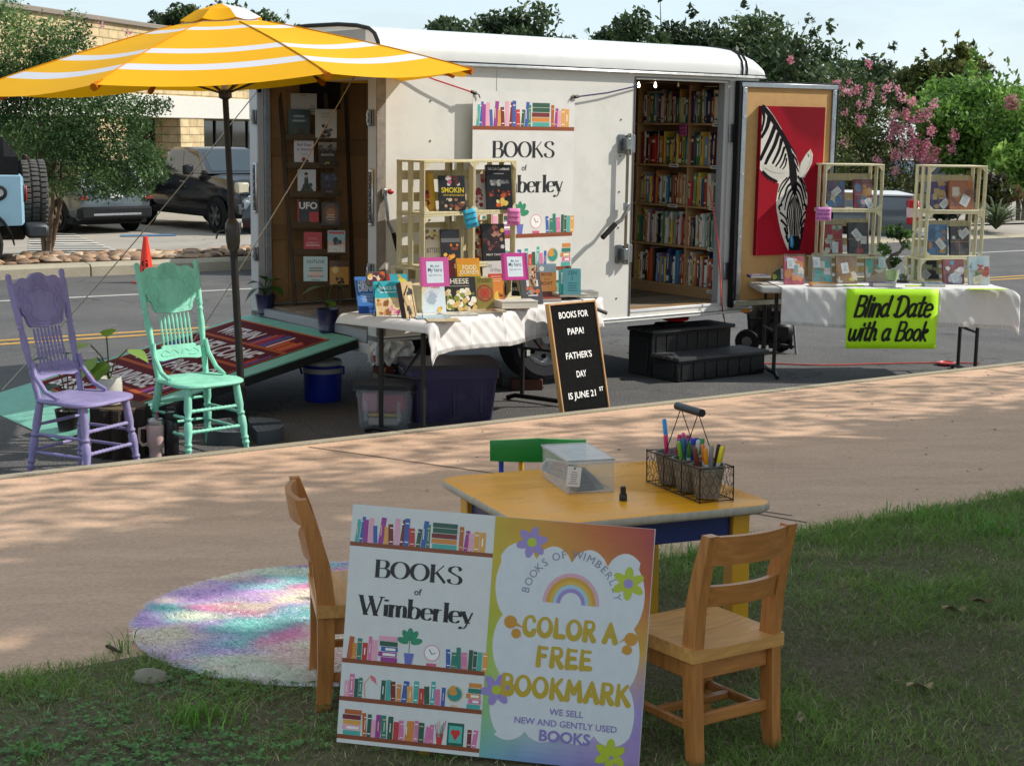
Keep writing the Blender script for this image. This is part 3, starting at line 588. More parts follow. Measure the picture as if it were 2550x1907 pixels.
# crepe myrtle on the left, over the parked cars
c = at(120, 270, 23)
myr_cl = [(at(x, y, 23+dy), (rx, .7, rz), rx*rz) for x, y, dy, rx, rz in ((40, 120, 0, .35, .5), (130, 130, .3, .3, .45), (180, 140, 0, .22, .5), (20, 230, 0, .4, .5), (250, 260, -.3, .45, .5), (330, 290, 0, .4, .4), (390, 262, 0, .22, .16), (300, 380, -.4, .45, .35), (200, 360, -.5, .5, .45), (90, 350, -.4, .5, .45), (330, 455, -.5, .28, .2), (385, 430, -.4, .2, .2), (280, 440, -.5, .3, .22), (350, 478, -.5, .14, .14), (15, 380, 0, .4, .4), (120, 440, 0, .35, .25), (200, 90, 0, .12, .3), (45, 50, 0, .12, .3), (110, 70, 0, .12, .2), (150, 60, 0, .06, .15), (195, 45, 0, .05, .15), (5, 40, 0, .15, .4), (230, 420, -.4, .35, .3), (170, 465, -.5, .25, .16), (235, 480, -.5, .2, .15), (370, 400, -.3, .3, .3), (290, 470, -.6, .3, .2), (160, 230, -.2, .5, .5), (100, 250, 0, .4, .5))]
t0_ = at(118, 630, 23)
tree('crepe_myrtle', 'crepe myrtle with a wide dark green crown over the parked cars, behind the yellow umbrella', 'tree', t0_, c, (.9, .7, 1.3), 36000, .056, MYR, 21, 10, .25, .036, stems=4, flowers=[(at(x, y, 22.8), s_) for x, y, s_ in ((250, 62, .1), (314, 75, .08), (320, 88, .07), (106, 125, .07), (255, 393, .07), (262, 470, .05), (380, 398, .06))], extra=myr_cl, barkc='#6d5844')
# oaks and lighter trees along the horizon
BG = 'trees along the skyline behind the trailer'
SK_T = [  # px, py of crown centre, depth, rx px, rz px, leaves, palette, label, name, seed, twigs
 (455, 85, 74, 75, 60, 2600, OAK, 'small dark oak rising over the stone building left of the umbrella\'s peak', 'oak_tree', 31, 7),
 (590, 100, 72, 120, 90, 3600, OAK, 'dark oak directly behind the umbrella\'s peak', 'oak_tree', 32, 8),
 (1130, 120, 50, 75, 62, 2600, OAK, 'sparse oak top just right of the umbrella\'s tip above the trailer roof', 'oak_tree', 33, 8),
 (1310, 125, 52, 120, 85, 4200, OAK, 'rounded oak above the trailer roof over the banner', 'oak_tree', 34, 9),
 (1515, 130, 55, 62, 45, 1700, OAK, 'smallest oak top showing above the middle of the trailer roof', 'oak_tree', 35, 6),
 (1660, 185, 50, 130, 150, 8500, OAK, 'tall dark oak above the trailer\'s side door', 'oak_tree', 36, 12),
 (1890, 190, 48, 190, 150, 11500, OAK, 'largest dark oak, directly behind the opened trailer door', 'oak_tree', 37, 14),
 (2110, 260, 52, 150, 140, 7000, OAK, 'dark oak right of the opened door, behind the pink blossoms', 'oak_tree', 38, 9),
 (2300, 220, 44, 80, 85, 4600, ['#3c4522', '#535c2c', '#6d7338', '#82834a'], 'olive green tree with loose top left of the bright green tree', 'elm_tree', 39, 10),
 (2395, 200, 44, 62, 85, 3600, ['#3c4522', '#535c2c', '#6d7338', '#82834a'], 'olive green loose tree with the highest top on the right', 'elm_tree', 40, 10),
 (2430, 330, 38, 170, 140, 9500, LIT, 'bright green broadleaf tree at the right, behind the book crates', 'broadleaf_tree', 41, 10),
 (2580, 300, 40, 110, 100, 4200, MYR, 'green tree cut by the right edge of the picture', 'broadleaf_tree', 42, 6)]
for px, py, dy, rx, rz, nl, pal, lab, nm, sd, tw in SK_T:
    k = dy/CF; cc = at(px, py, dy); RR = (rx*k*1.22, rx*k, rz*k*1.2); bz = -.7
    tree(nm, lab, 'tree', (cc[0], cc[1], bz), cc, RR, int(nl*1.35), .0036*dy+.03, pal, sd, 26, .34, .14, BG, surf=.35, twig=tw)
# pink crepe myrtle on the right
cc = at(2120, 400, 37); fl = [(at(2150+r_.gauss(0, 50), 225+r_.gauss(0, 25), 36.3), .13) for i in range(8)]+[(at(2245+r_.gauss(0, 45), 310+r_.gauss(0, 35), 36.2), .16) for i in range(24)]+[(at(2290+r_.gauss(0, 38), 385+r_.gauss(0, 28), 36.2), .15) for i in range(20)]+[(at(x, y, 36.3), .11) for x, y in ((2115, 205), (2105, 280), (2140, 310), (2170, 215), (2200, 245), (2160, 258), (2234, 222), (2140, 262), (2295, 295), (1968, 150), (2320, 325))]
tree('pink_crepe_myrtle', 'crepe myrtle full of pink blossom between the opened door and the right crates', 'tree', (cc[0]+.6, cc[1], -.5), cc, (1.9, 1.2, 2.0), 16000, .095, ['#33401f', '#4b5a2b', '#63703a', '#7a7f4a'], 51, 34, .3, .05, stems=4, flowers=fl, surf=.3, twig=8)
tree('pink_crepe_myrtle', 'crepe myrtle with one pale pink blossom at the far right edge', 'tree', (at(2540, 560, 36)[0], 36, -.5), at(2530, 340, 36), (1.1, .9, 1.5), 5200, .12, LIT, 52, 24, .3, .05, stems=3, flowers=[(at(2518, 255, 35.3), .2), (at(2530, 262, 35.3), .15)], surf=.3, twig=6)
# shrubs by the far driveway
for px, py, dy, rx, rz, pal, lab in ((2465, 470, 33, 70, 62, ['#3a2a22', '#41492a', '#55602f', '#6e4b3d'], 'reddish green shrub behind the right crates'), (2360, 505, 36, 60, 40, OAK, 'low dark shrub seen through the right crates'), (2560, 420, 35, 90, 90, LIT, 'tall green shrub at the right edge behind the strappy plant'), (2040, 505, 44, 90, 50, MYR, 'low green shrub behind the silver pickup'), (1240, 430, 60, 10, 10, MYR, '')):
    if not lab: continue
    k = dy/CF; cc = at(px, py, dy); t = thing('shrub', lab, 'shrub', loc=(cc[0], cc[1], -.6), group='shrubs beyond the road'); o = np.array((cc[0], cc[1], -.6))
    V, F, C_, P = crown(clumps(np.array(cc)-o, (rx*k, rx*k*.7, rz*k), 20, int(px), .38, surf=.3), 3600, .16, pal, int(px)); npmesh('foliage', V, F, C_, leaf, t)
    tb = B(); [tb.tube([(0, 0, 0), (math.cos(a)*.1, math.sin(a)*.1, .3), (math.cos(a)*.4, math.sin(a)*.3, .9)], [.03, .02, .01], '#4a4038') for a in (0, 1.5, 3, 4.5)]; tb.build('stems', bark, t)
for px, py, n_, L_, lab in ((2480, 560, 150, .95, 'strappy grey-green plant with arching leaves beyond the road at the right'), (2300, 520, 110, .8, 'small strappy plant seen between the two crate stacks')):
    g = GL(px, py+8); b = B(); r = random.Random(px)
    for i in range(n_):
        a = r.uniform(0, 6.28); L2 = L_*r.uniform(.6, 1.1); d = Vector((math.cos(a), math.sin(a), 0)); s_ = Vector((-d.y, d.x, 0))*.022; up = r.uniform(.35, 1); P = [d*L2*t_*(.35+.55*t_)+Vector((0, 0, L2*up*(t_-.55*t_*t_)*1.4)) for t_ in (0, .35, .7, 1)]; q = r.uniform(.7, 1.3)
        b.add([P[0]-s_, P[0]+s_, P[1]+s_, P[1]-s_, P[2]+s_*.7, P[2]-s_*.7, P[3]], [(0, 1, 2, 3), (3, 2, 4, 5), (5, 4, 6)], tuple(x*q for x in h2('#5d6b4a')))
    tag(b.build('strappy_plant', leaf, M=LR((g.x, g.y, g.z-.02))), lab, 'plant')

# ------------------------------------------------------------------ the stone building behind the lot
def stonemat():
    m = bpy.data.materials.new('limestone_block'); m.use_nodes = True; N = m.node_tree.nodes; L = m.node_tree.links; p = N['Principled BSDF']
    tc = N.new('ShaderNodeTexCoord'); mp = N.new('ShaderNodeMapping'); mp.inputs[2].default_value = (math.pi/2, 0, 0); mp.inputs[3].default_value = (1, 1, 1); L.new(tc.outputs['Object'], mp.inputs[0])
    sw = N.new('ShaderNodeSeparateXYZ'); cb = N.new('ShaderNodeCombineXYZ'); L.new(tc.outputs['Object'], sw.inputs[0]); ad = N.new('ShaderNodeMath'); L.new(sw.outputs[0], ad.inputs[0]); L.new(sw.outputs[1], ad.inputs[1]); L.new(ad.outputs[0], cb.inputs[0]); L.new(sw.outputs[2], cb.inputs[1])
    br = N.new('ShaderNodeTexBrick'); br.inputs['Scale'].default_value = 1; br.inputs['Brick Width'].default_value = .55; br.inputs['Row Height'].default_value = .24; br.inputs['Mortar Size'].default_value = .014; br.offset = .37; br.squash = 1.4; br.squash_frequency = 3
    br.inputs['Color1'].default_value = (*h2('#c9b58c'), 1); br.inputs['Color2'].default_value = (*h2('#b59f77'), 1); br.inputs['Mortar'].default_value = (*h2('#8f7d5d'), 1); L.new(cb.outputs[0], br.inputs[0])
    nz = N.new('ShaderNodeTexNoise'); nz.inputs['Scale'].default_value = 4; nz.inputs['Detail'].default_value = 8; L.new(tc.outputs['Object'], nz.inputs[0])
    r = N.new('ShaderNodeMapRange'); r.inputs[3].default_value = .6; r.inputs[4].default_value = 1.4; L.new(nz.outputs[0], r.inputs[0]); s_ = N.new('ShaderNodeVectorMath'); s_.operation = 'SCALE'; L.new(br.outputs[0], s_.inputs[0]); L.new(r.outputs[0], s_.inputs['Scale'])
    L.new(s_.outputs[0], p.inputs['Base Color']); p.inputs['Roughness'].default_value = .9
    mm = N.new('ShaderNodeMath'); mm.operation = 'MULTIPLY_ADD'; mm.inputs[1].default_value = -1.5; L.new(br.outputs['Fac'], mm.inputs[0]); L.new(nz.outputs[0], mm.inputs[2]); b_ = N.new('ShaderNodeBump'); b_.inputs['Strength'].default_value = .9; b_.inputs['Distance'].default_value = .05; L.new(mm.outputs[0], b_.inputs['Height']); L.new(b_.outputs[0], p.inputs['Normal']); return m
stone = stonemat()
ba = math.radians(77); bm = Matrix.Translation((-12.6, 38, -.6))@Matrix.Rotation(ba, 4, 'Z')    # local x runs along the facade, -y faces the lot
t = thing('stone_building', 'limestone block building with white band and dark windows behind the parked cars', 'building', M=bm)
b = B(); b.box(-6, 26, 0, 9, 3.32, 5.22, '#c0ac84'); b.build('parapet_wall', stone, t)
b = B(); b.box(-6, 26, .9, 9, 0, 2.66, '#c0ac84'); b.build('recessed_wall', stone, t)
b = B(); b.box(-6.05, 26.05, -.08, 9, 2.66, 3.32, '#c9c6bd', .02); b.build('white_band', paint, t)
b = B(); b.box(-6.1, 26.1, -.12, 9.1, 5.22, 5.36, '#7d7468', .02); b.build('coping', matte, t)
for x0 in (-2.2, 5.0, 10.2, 20.3):
    b = B(); b.box(x0, x0+1.7, -.05, .9, 0, 2.66, '#c0ac84'); b.build('pillar', stone, t)
for x0, x1 in ((-.5, 5), (6.7, 10.2), (11.9, 20.3)):
    b = B(); b.box(x0+.06, x1-.06, .84, .9, .35, 2.6, '#0b0d10'); w_ = b.build('window', darkglass, t)
    f = B(); k = max(2, int((x1-x0)/1.4))
    for i in range(k+1): xx = x0+.06+(x1-x0-.12)*i/k; f.box(xx-.03, xx+.03, .79, .839, .35, 2.6, '#26221f')
    f.box(x0+.06, x1-.06, .79, .838, .28, .35, '#26221f'); f.build('window_frame', darkm, w_)
b = B(); b.tube([(0, 2, 5.2), (0, 2, 6.05), (2.4, 2, 6.0)], .02, '#9a9a98'); b.build('roof_pipe', metal, t)

# ------------------------------------------------------------------ the shade tree standing out of frame to the right of the camera
r = np.random.RandomState(77); pts = []
HOLES = [(GS(90, 1215), .2), (GS(30, 1590), .16), (GS(690, 1140), .18), (GS(740, 1500), .4), (GS(500, 1540), .25)]
def leafset(N_, n0, n1, soft, s0, s1):
    gx = r.uniform(-6.5, 6.5, N_*4); gy = r.uniform(.5, 12.5, N_*4); gn = KN.x*gx+KN.y*(gy-9.563)+soft*(1.4*(vnoise(gx, gy, 1.1, 9)-.5)+.5*r.normal(size=N_*4)); ok = (gn < n1) & (gn > n0)
    if n0 < -5:
        for hp, hr in HOLES: ok &= ((gx-hp.x)**2+((gy-hp.y))**2) > hr*hr
    gx, gy = gx[ok][:N_], gy[ok][:N_]; h_ = r.uniform(5.2, 7.6, len(gx)); tt = (h_-.25)/SUN.z; P = np.c_[gx+SUN.x*tt, gy+SUN.y*tt, h_]
    u = r.normal(size=P.shape); u[:, 2] *= .5; u /= np.linalg.norm(u, axis=1)[:, None]; v_ = np.cross(u, r.normal(size=P.shape)); v_ /= np.linalg.norm(v_, axis=1)[:, None]; s_ = r.uniform(s0, s1, (len(P), 1)); return P, u*s_, v_*s_*.55
LS = [leafset(21000, -20, -1.75, .45, .24, .46), leafset(9500, -1.9, -.4, .3, .09, .16)]
P, u, v_ = [np.concatenate([q[k] for q in LS]) for k in range(3)]
V = np.stack([P-u*.5, P+v_*.5, P+u*.5, P-v_*.5], 1).reshape(-1, 3); tb_ = Vector((9.5, 3.5, .4)); V = V-np.array(tb_)
t = thing('shade_tree', 'spreading oak out of frame whose crown shades the lawn and pavement', 'tree', loc=tb_)
npmesh('crown', V, (np.arange(len(P))*4)[:, None]+np.array([[0, 1, 2, 3]]), np.array(h2('#3a4d29'))*r.uniform(.7, 1.3, (len(P), 1)), leaf, t)
b = B(); b.tube([(0, 0, -.2), (.1, .1, 2.2), (-.3, .3, 4.2), (-1, 1, 5.8)], [.34, .26, .2, .08], '#4a4038', 10)
for q in ((-4, 4, 6), (2, 5, 6), (-3, -1, 6.2), (3, 0, 6.2), (0, 7, 6)): b.tube([(-.1, .2, 3.2), (q[0]*.5, q[1]*.5, 4.9), q], [.16, .1, .03], '#4a4038', 7)
b.build('trunk', bark, t)
# ------------------------------------------------------------------ vehicles (local x forward, y left, z up, origin on the ground)
def wheel(par, x, y, R, w, rimc='#9a9c9e', spokes=5, side=1, dark=False):
    b = B(); wt = w/2
    b.lathe([(R*.62, -wt*.86), (R*.9, -wt), (R*.985, -wt*.7), (R, 0), (R*.985, wt*.7), (R*.9, wt), (R*.62, wt*.86), (R*.62, -wt*.86)], '#1a1a1b', 26, (x, y, R), (0, 1, 0), caps=False)
    ty = b.build('wheel', rubber, par)
    m = Matrix.Translation((x, y+side*wt*.98, R))@Matrix.Rotation(-side*math.pi/2, 4, 'X'); b = B(m)
    b.lathe([(R*.64, -.03), (R*.66, .02), (R*.6, .025), (R*.57, -.015), (.0, -.02)], '#2a2a2c' if dark else '#4a4b4d', 24)
    for i in range(spokes):
        a = i*6.283/spokes; c, s_ = math.cos(a), math.sin(a); p = lambda r, o, h: (r*c-o*s_, r*s_+o*c, h)
        b.add([p(R*.08, -R*.09, .025), p(R*.6, -R*.13, .02), p(R*.6, R*.13, .02), p(R*.08, R*.09, .025), p(R*.08, -R*.09, -.03), p(R*.6, -R*.13, -.03), p(R*.6, R*.13, -.03), p(R*.08, R*.09, -.03)], [(0, 1, 2, 3), (4, 5, 1, 0), (7, 3, 2, 6)], rimc)
    b.lathe([(R*.14, .0), (R*.14, .03), (R*.1, .036)], rimc, 12)
    b.build('rim', metal, ty); return ty
def car(label, cat, col, M_, L, W, wb, rear_o, R, st, gh, group, lower='#161718', rimc='#9a9c9e', spokes=5, extras=None, name='parked_car', tw=.24, dark_rims=False):
    """st: stations (x, z bottom, z top, half width); gh: list of (xr, xf, xr_top, xf_top, z belt, z roof, half width belt, half width roof)"""
    t = thing(name, label, cat, M=M_, group=group); b = B(); secs = []
    for x, z0, z1, w in st:
        h = z1-z0; secs.append([(x, -w*.9, z0), (x, -w*.985, z0+h*.18), (x, -w, z0+h*.5), (x, -w*.97, z0+h*.82), (x, -w*.9, z1-.015), (x, -w*.6, z1+.012), (x, w*.6, z1+.012), (x, w*.9, z1-.015), (x, w*.97, z0+h*.82), (x, w, z0+h*.5), (x, w*.985, z0+h*.18), (x, w*.9, z0)])
    b.loft(secs, col); b.build('body', glossp, t, sharp=30)
    for xr, xf, xr2, xf2, zb, zr, wb_, wt in gh:
        b = B(); P = [(xr, -wb_, zb), (xf, -wb_, zb), (xf, wb_, zb), (xr, wb_, zb)]; Q = [(xr2, -wt, zr-.05), (xf2, -wt, zr-.05), (xf2, wt, zr-.05), (xr2, wt, zr-.05)]; k = .9
        T_ = [(xr2+.08, -wt*k, zr), (xf2-.15, -wt*k, zr), (xf2-.15, wt*k, zr), (xr2+.08, wt*k, zr)]; b.loft([P, Q, T_], col); cb = b.build('cabin', glossp, t, sharp=25)
        for i, (m0, m1, split) in enumerate(((.06, .94, 2), (.06, .94, 1), (.06, .94, 2), (.06, .94, 1))):
            a, c, d, e = [Vector(q) for q in (P[i], P[(i+1) % 4], Q[(i+1) % 4], Q[i])]; nrm = (c-a).cross(e-a).normalized()*.006
            for q in range(split):
                u0, u1 = m0+(m1-m0)*q/split+.012, m0+(m1-m0)*(q+1)/split-.012; f = lambda u, v: a.lerp(c, u).lerp(e.lerp(d, u), v)+nrm
                g = B(); g.add([f(u0, .1), f(u1, .1), f(u1, .93), f(u0, .93)], [(0, 1, 2, 3)], '#0c1013' if i != 1 else '#27343a'); g.build('window', darkglass, t)
    b = B(); hw = W/2
    for x in (rear_o, rear_o+wb):
        for s_ in (-1, 1):
            wheel(t, x, s_*(hw-tw/2+.035), R, tw, rimc, spokes, s_, dark_rims)
            P = [(x+R*1.2*math.cos(a), R+R*1.17*math.sin(a)) for a in [i*math.pi/12-.25 for i in range(13)]+[math.pi+.25]]; P += [(x+R*1.04*math.cos(a), R+R*1.02*math.sin(a)) for a in [math.pi+.25]+[math.pi-i*math.pi/12+.1 for i in range(13)]]
            v = [(px, s_*(hw+.012), pz) for px, pz in P]; n = 14; b.add(v, [(i, i+1, 2*n-2-i, 2*n-1-i) for i in range(n-1)], lower)
            v2 = [(x+R*1.06*math.cos(i*.3), s_*(hw+.004), R+R*1.06*math.sin(i*.3)) for i in range(21)]; b.add(v2, [tuple(range(21))], '#050505')
    x0, x1 = st[0][0], st[-1][0]; z0 = st[len(st)//2][1]
    b.box(x0+.3, x1-.3, -hw-.01, hw+.01, z0-.04, z0+.12, lower, .03); b.build('trim', rubber, t)
    for nm, mat, fn in (extras or []):
        q = B(); fn(q); q.build(nm, mat, t)
    return t
CG = 'vehicles parked across the road'
def stn(L0, prof): return [(x, a, c, w) for x, a, c, w in prof]
# grey crossover seen from behind
p, q = GL(175, 577), GL(332, 577); d = (q-p); d.z = 0; d.normalize(); fw = Vector((-d.y, d.x, 0)); a = math.atan2(fw.y, fw.x); a = math.radians(133); fw = Vector((math.cos(a), math.sin(a), 0)); c = Vector(GL(292, 582))+fw*.95
def suvx(b): pass
red = '#8f1a1c'
car('dark grey crossover parked rear-on behind the crepe myrtle\'s trunk', 'car', '#4d565a', Matrix.Translation((c.x, c.y, -.6))@Matrix.Rotation(a, 4, 'Z'), 4.6, 1.86, 2.75, 0, .36,
    [(-.95, .42, .72, .72), (-.9, .36, 1.0, .88), (-.7, .3, 1.1, .93), (0, .26, 1.08, .93), (1.4, .24, 1.03, .93), (2.2, .26, 1.0, .93), (3.1, .3, .95, .91), (3.55, .4, .8, .8)],
    [(-.82, 2.15, -.55, 1.45, 1.05, 1.66, .84, .62)], CG, extras=[
     ('tail_light', plastic, lambda b: [b.box(-.985, -.9, s_*.82-.1, s_*.82+.1, .78, .86, red, .01) for s_ in (-1, 1)]), ('bumper', rubber, lambda b: (b.box(-1.0, -.7, -.9, .9, .34, .62, '#1c1e1f', .05), b.box(-1.01, -.95, -.6, .6, .42, .47, '#8a8d8f', .005))),
     ('licence_plate', paper, lambda b: b.box(-.975, -.955, -.16, .16, .82, .98, '#c9cacb')), ('rear_spoiler', glossp, lambda b: b.box(-.78, -.4, -.6, .6, 1.62, 1.66, '#2a2f31', .01))])
# black pickup, front towards the right
p = GL(550, 581); a = math.radians(-50); c = Vector((p.x, p.y, -.6))-(Matrix.Rotation(a, 3, 'Z')@Vector((3.7, -.9, 0)))
TRK = lambda col: [(-1.2, .62, .95, .9), (-1.15, .5, 1.38, .98), (0, .45, 1.4, 1.0), (.9, .42, 1.4, 1.0), (1.2, .4, 1.4, 1.0), (2.9, .4, 1.36, 1.0), (3.3, .42, 1.32, 1.0), (4.3, .5, 1.26, .98), (4.5, .55, 1.12, .92), (4.56, .6, 1.0, .86)]
car('black crew cab pickup nosed to the right beside the umbrella pole', 'pickup truck', '#0d0f13', Matrix.Translation(c)@Matrix.Rotation(a, 4, 'Z'), 5.8, 2.0, 3.7, 0, .41, TRK(0), [(.85, 3.15, 1.0, 2.35, 1.36, 1.95, .92, .72)], CG, rimc='#8f9193', spokes=6, name='pickup_truck', extras=[
     ('headlight', plastic, lambda b: [b.box(4.36, 4.56, s_*.78-.14, s_*.78+.16, .95, 1.2, '#b5ae98', .03) for s_ in (-1, 1)]), ('grille', darkm, lambda b: (b.box(4.5, 4.6, -.6, .6, .75, 1.15, '#1d1d1f', .02), b.box(4.59, 4.62, -.6, .6, .92, .98, '#8a8b8c', .005))),
     ('bumper', metal, lambda b: b.box(4.45, 4.68, -.95, .95, .48, .72, '#707274', .04)), ('mirror', plastic, lambda b: [b.box(2.5, 2.72, s_*1.14-.1, s_*1.14+.1, 1.32, 1.56, '#0f1012', .03) for s_ in (-1, 1)]),
     ('door_handle', metal, lambda b: [b.box(x, x+.2, s_*1.0-.02, s_*1.0+.025, 1.12, 1.16, '#9fa1a3', .005) for s_ in (-1, 1) for x in (1.0, 1.95)])])
# silver-grey pickup, tail towards the right
p = GL(2120, 574); a = math.radians(176); c = Vector((p.x, p.y, -.6))-(Matrix.Rotation(a, 3, 'Z')@Vector((0, .9, 0)))
car('silver grey pickup with red tail light showing behind the crates', 'pickup truck', '#565b5e', Matrix.Translation(c)@Matrix.Rotation(a, 4, 'Z'), 5.8, 2.0, 3.7, 0, .41, TRK(0), [(.85, 3.15, 1.0, 2.35, 1.36, 1.95, .92, .72)], CG, name='pickup_truck', spokes=6, extras=[
     ('tail_light', plastic, lambda b: [b.box(-1.2, -.98, s_*.93-.07, s_*.93+.075, .88, 1.34, '#b3161b', .03) for s_ in (-1, 1)]), ('tail_light_lens', plastic, lambda b: [b.box(-1.215, -.972, s_*.93-.03, s_*.93+.08, 1.0, 1.2, '#d8b9b4', .02) for s_ in (-1, 1)]), ('bumper', metal, lambda b: b.box(-1.42, -1.1, -.95, .95, .5, .72, '#8a8c8e', .04)),
     ('tonneau_cover', matte, lambda b: b.box(-1.12, .85, -.9, .9, 1.39, 1.43, '#b9bcbd', .01))])
# pale SUV far behind it
p = Yd(2290, 505, 47); car('blue grey car far behind the silver pickup', 'car', '#6f7b82', Matrix.Translation((p.x, p.y, -.6))@Matrix.Rotation(math.radians(100), 4, 'Z'), 4.6, 1.86, 2.75, 0, .36,
    [(-.95, .42, .72, .72), (-.9, .36, 1.05, .88), (-.7, .3, 1.1, .93), (0, .26, 1.08, .93), (1.4, .24, 1.03, .93), (3.1, .3, .95, .91), (3.55, .4, .8, .8)], [(-.88, 2.15, -.75, 1.45, 1.05, 1.75, .84, .66)], CG, extras=[('tail_light', plastic, lambda b: [b.box(-.96, -.85, s_*.84-.06, s_*.84+.06, .85, 1.25, red, .01) for s_ in (-1, 1)])])
# nose of a dark car showing past the trailer's rear post
p = GL(612, 648); a = math.radians(188); c = Vector((p.x, p.y, zlot(nd(p.x, p.y))))-(Matrix.Rotation(a, 3, 'Z')@Vector((3.6, .4, 0)))
car('black car whose nose and number plate show past the trailer\'s rear post', 'car', '#101113', Matrix.Translation(c)@Matrix.Rotation(a, 4, 'Z'), 4.6, 1.86, 2.75, 0, .36,
    [(-.95, .42, .8, .8), (-.7, .3, 1.0, .93), (0, .26, 1.0, .93), (2.0, .24, 1.0, .93), (3.1, .3, .92, .91), (3.5, .36, .85, .86), (3.62, .42, .7, .8)], [(-.6, 2.1, -.3, 1.35, .98, 1.5, .84, .62)], CG, extras=[('grille', metal, lambda b: [b.box(3.58, 3.64, -.6+.3*j, -.34+.3*j, .5+.1*i, .57+.1*i, '#55585a', .004) for i in range(3) for j in range(4)]), ('licence_plate', paper, lambda b: b.box(3.66, 3.68, .22, .52, .36, .5, '#c5c6c4')), ('headlight', plastic, lambda b: [b.box(3.42, 3.6, s_*.66-.14, s_*.66+.14, .68, .8, '#b9bdbf', .02) for s_ in (-1, 1)])])
# pale blue off-roader at the left edge: tub, flare, soft top, bumper, lamp, spare
p = G(-165, 690, 0); M_ = Matrix.Translation((p.x+.12, p.y+.8, 0))@Matrix.Rotation(math.radians(203), 4, 'Z')@Matrix.Scale(.93, 4)   # rear axle centre; front points left
t = thing('off_roader', 'pale blue off-roader with a fat spare tyre, cut by the left edge', 'off-roader', M=M_, group=CG)
b = B(); b.loft([[(x, -w, z0), (x, -w, z1), (x, -w+.04, z1+.03), (x, w-.04, z1+.03), (x, w, z1), (x, w, z0)] for x, z0, z1, w in ((-.74, .72, 1.3, .74), (-.7, .68, 1.34, .79), (0, .66, 1.34, .8), (3, .66, 1.34, .8), (4, .7, 1.2, .75))], '#8fb2c4'); b.build('body', glossp, t)
b = B(); b.loft([[(x, -w, 1.36), (x, -w*.97, 1.6), (x, -w*.82, z), (x, w*.82, z), (x, w*.97, 1.6), (x, w, 1.36)] for x, z, w in ((-.68, 1.44, .77), (-.5, 1.86, .77), (1.6, 1.93, .77))], '#17181a'); b.build('soft_top', canvas, t)
for s_ in (-1, 1):
    b = B(); P = [(.58*math.cos(a), .43+.55*math.sin(a)) for a in [i*math.pi/12-.1 for i in range(13)]]
    b.loft([[(x, s_*.8, z), (x, s_*1.0, z-.02), (x, s_*1.0, z-.07), (x, s_*.8, z-.07)] for x, z in P], '#1c1d1e'); b.build('fender_flare', rubber, t)
    b = B(); b.box(-.76, -.7, s_*.66-.09, s_*.66+.09, .98, 1.24, '#1c1c1d', .015); b.box(-.785, -.755, s_*.66-.07, s_*.66+.07, 1.0, 1.22, '#a01c1e', .015); b.build('tail_light', plastic, t)
    wheel(t, 0, s_*.86, .44, .32, '#4a4b4d', 8, s_, True)
b = B(); b.box(-1.05, -.75, -.82, .82, .5, .7, '#3c4042', .04); b.box(-1.0, -.7, -.85, -.6, .48, .74, '#3c4042', .04); b.build('bumper', darkm, t)
b = B(); b.lathe([(.1, .0), (.1, .02), (.075, .03)], '#1d1d1e', 20, (-.42, .802, 1.12), (0, 1, 0)); b.lathe([(.05, .02), (.05, .035)], '#9c9d9c', 16, (-.42, .805, 1.12), (0, 1, 0)); b.build('fuel_cap', plastic, t)
b = B(); R = .48
for i in range(40):                                                      # blocky tread on the spare
    a = i*6.283/40
    for k in range(3):
        m = Matrix.Translation((-.93, 0, 1.06))@Matrix.Rotation(a+(.04 if k == 1 else 0), 4, 'X')@Matrix.Translation((-.115+k*.115, 0, R)); b.box(-.046, .046, -.028, .028, -.02, .012, '#55534f', .006, m)
b.lathe([(R*.6, -.15), (R*.88, -.17), (R*.975, -.13), (R*.985, 0), (R*.975, .13), (R*.88, .17), (R*.6, .15)], '#474541', 36, (-.93, 0, 1.06), (1, 0, 0)); sp = b.build('spare_wheel', rubber, t)
b = B(); b.lathe([(R*.6, -.12), (R*.55, -.08), (.05, -.06)], '#3a3a3b', 24, (-.93, 0, 1.06), (1, 0, 0)); b.tube([(-.7, 0, 1.08), (-.9, 0, 1.1)], .06, '#1b1b1c', 8); b.build('rim', darkm, sp)
b = B(); b.box(-.86, -.8, -.1, .1, 1.54, 1.62, '#141414', .01); b.box(-.875, -.855, -.08, .08, 1.56, 1.6, '#a01c1e'); b.tube([(-.83, 0, 1.4), (-.83, 0, 1.56)], .02, '#141414'); b.build('brake_light', plastic, t)
b = B(); b.box(-.78, 1.0, -.35, .35, .45, .66, '#2a2622', .03); b.tube([(0, -.8, .44), (0, .8, .44)], .05, '#26221f'); b.build('axle', darkm, t)
# traffic cone on the far kerb
c = RD(0, 0); cp = G(365, 704, 0.0)
t = thing('traffic_cone', 'tall orange traffic cone with handwritten black letters beside the far kerb', 'cone', M=Matrix.Translation(cp)@Matrix.Scale(.78, 4))
b = B(); b.box(-.18, .18, -.18, .18, 0, .03, '#d63a1a', .012); b.build('base', plastic, t)
b = B(); b.lathe([(.135, .03), (.12, .1), (.04, .68), (.036, .72), (.025, .725)], '#e8371c', 22); b.build('body', plastic, t)
b = B()
for txt, z in (('G', .26), ('F', .13)):
    a_ = Art(b, frame3((0, -.04-(.68-z)*.138+.006, z), (1, 0, 0), (0, .138, 1)), eps=.004); a_.text(txt, 0, 0, .1, '#1a0f0c', .03)
b.build('marking', matte, t)
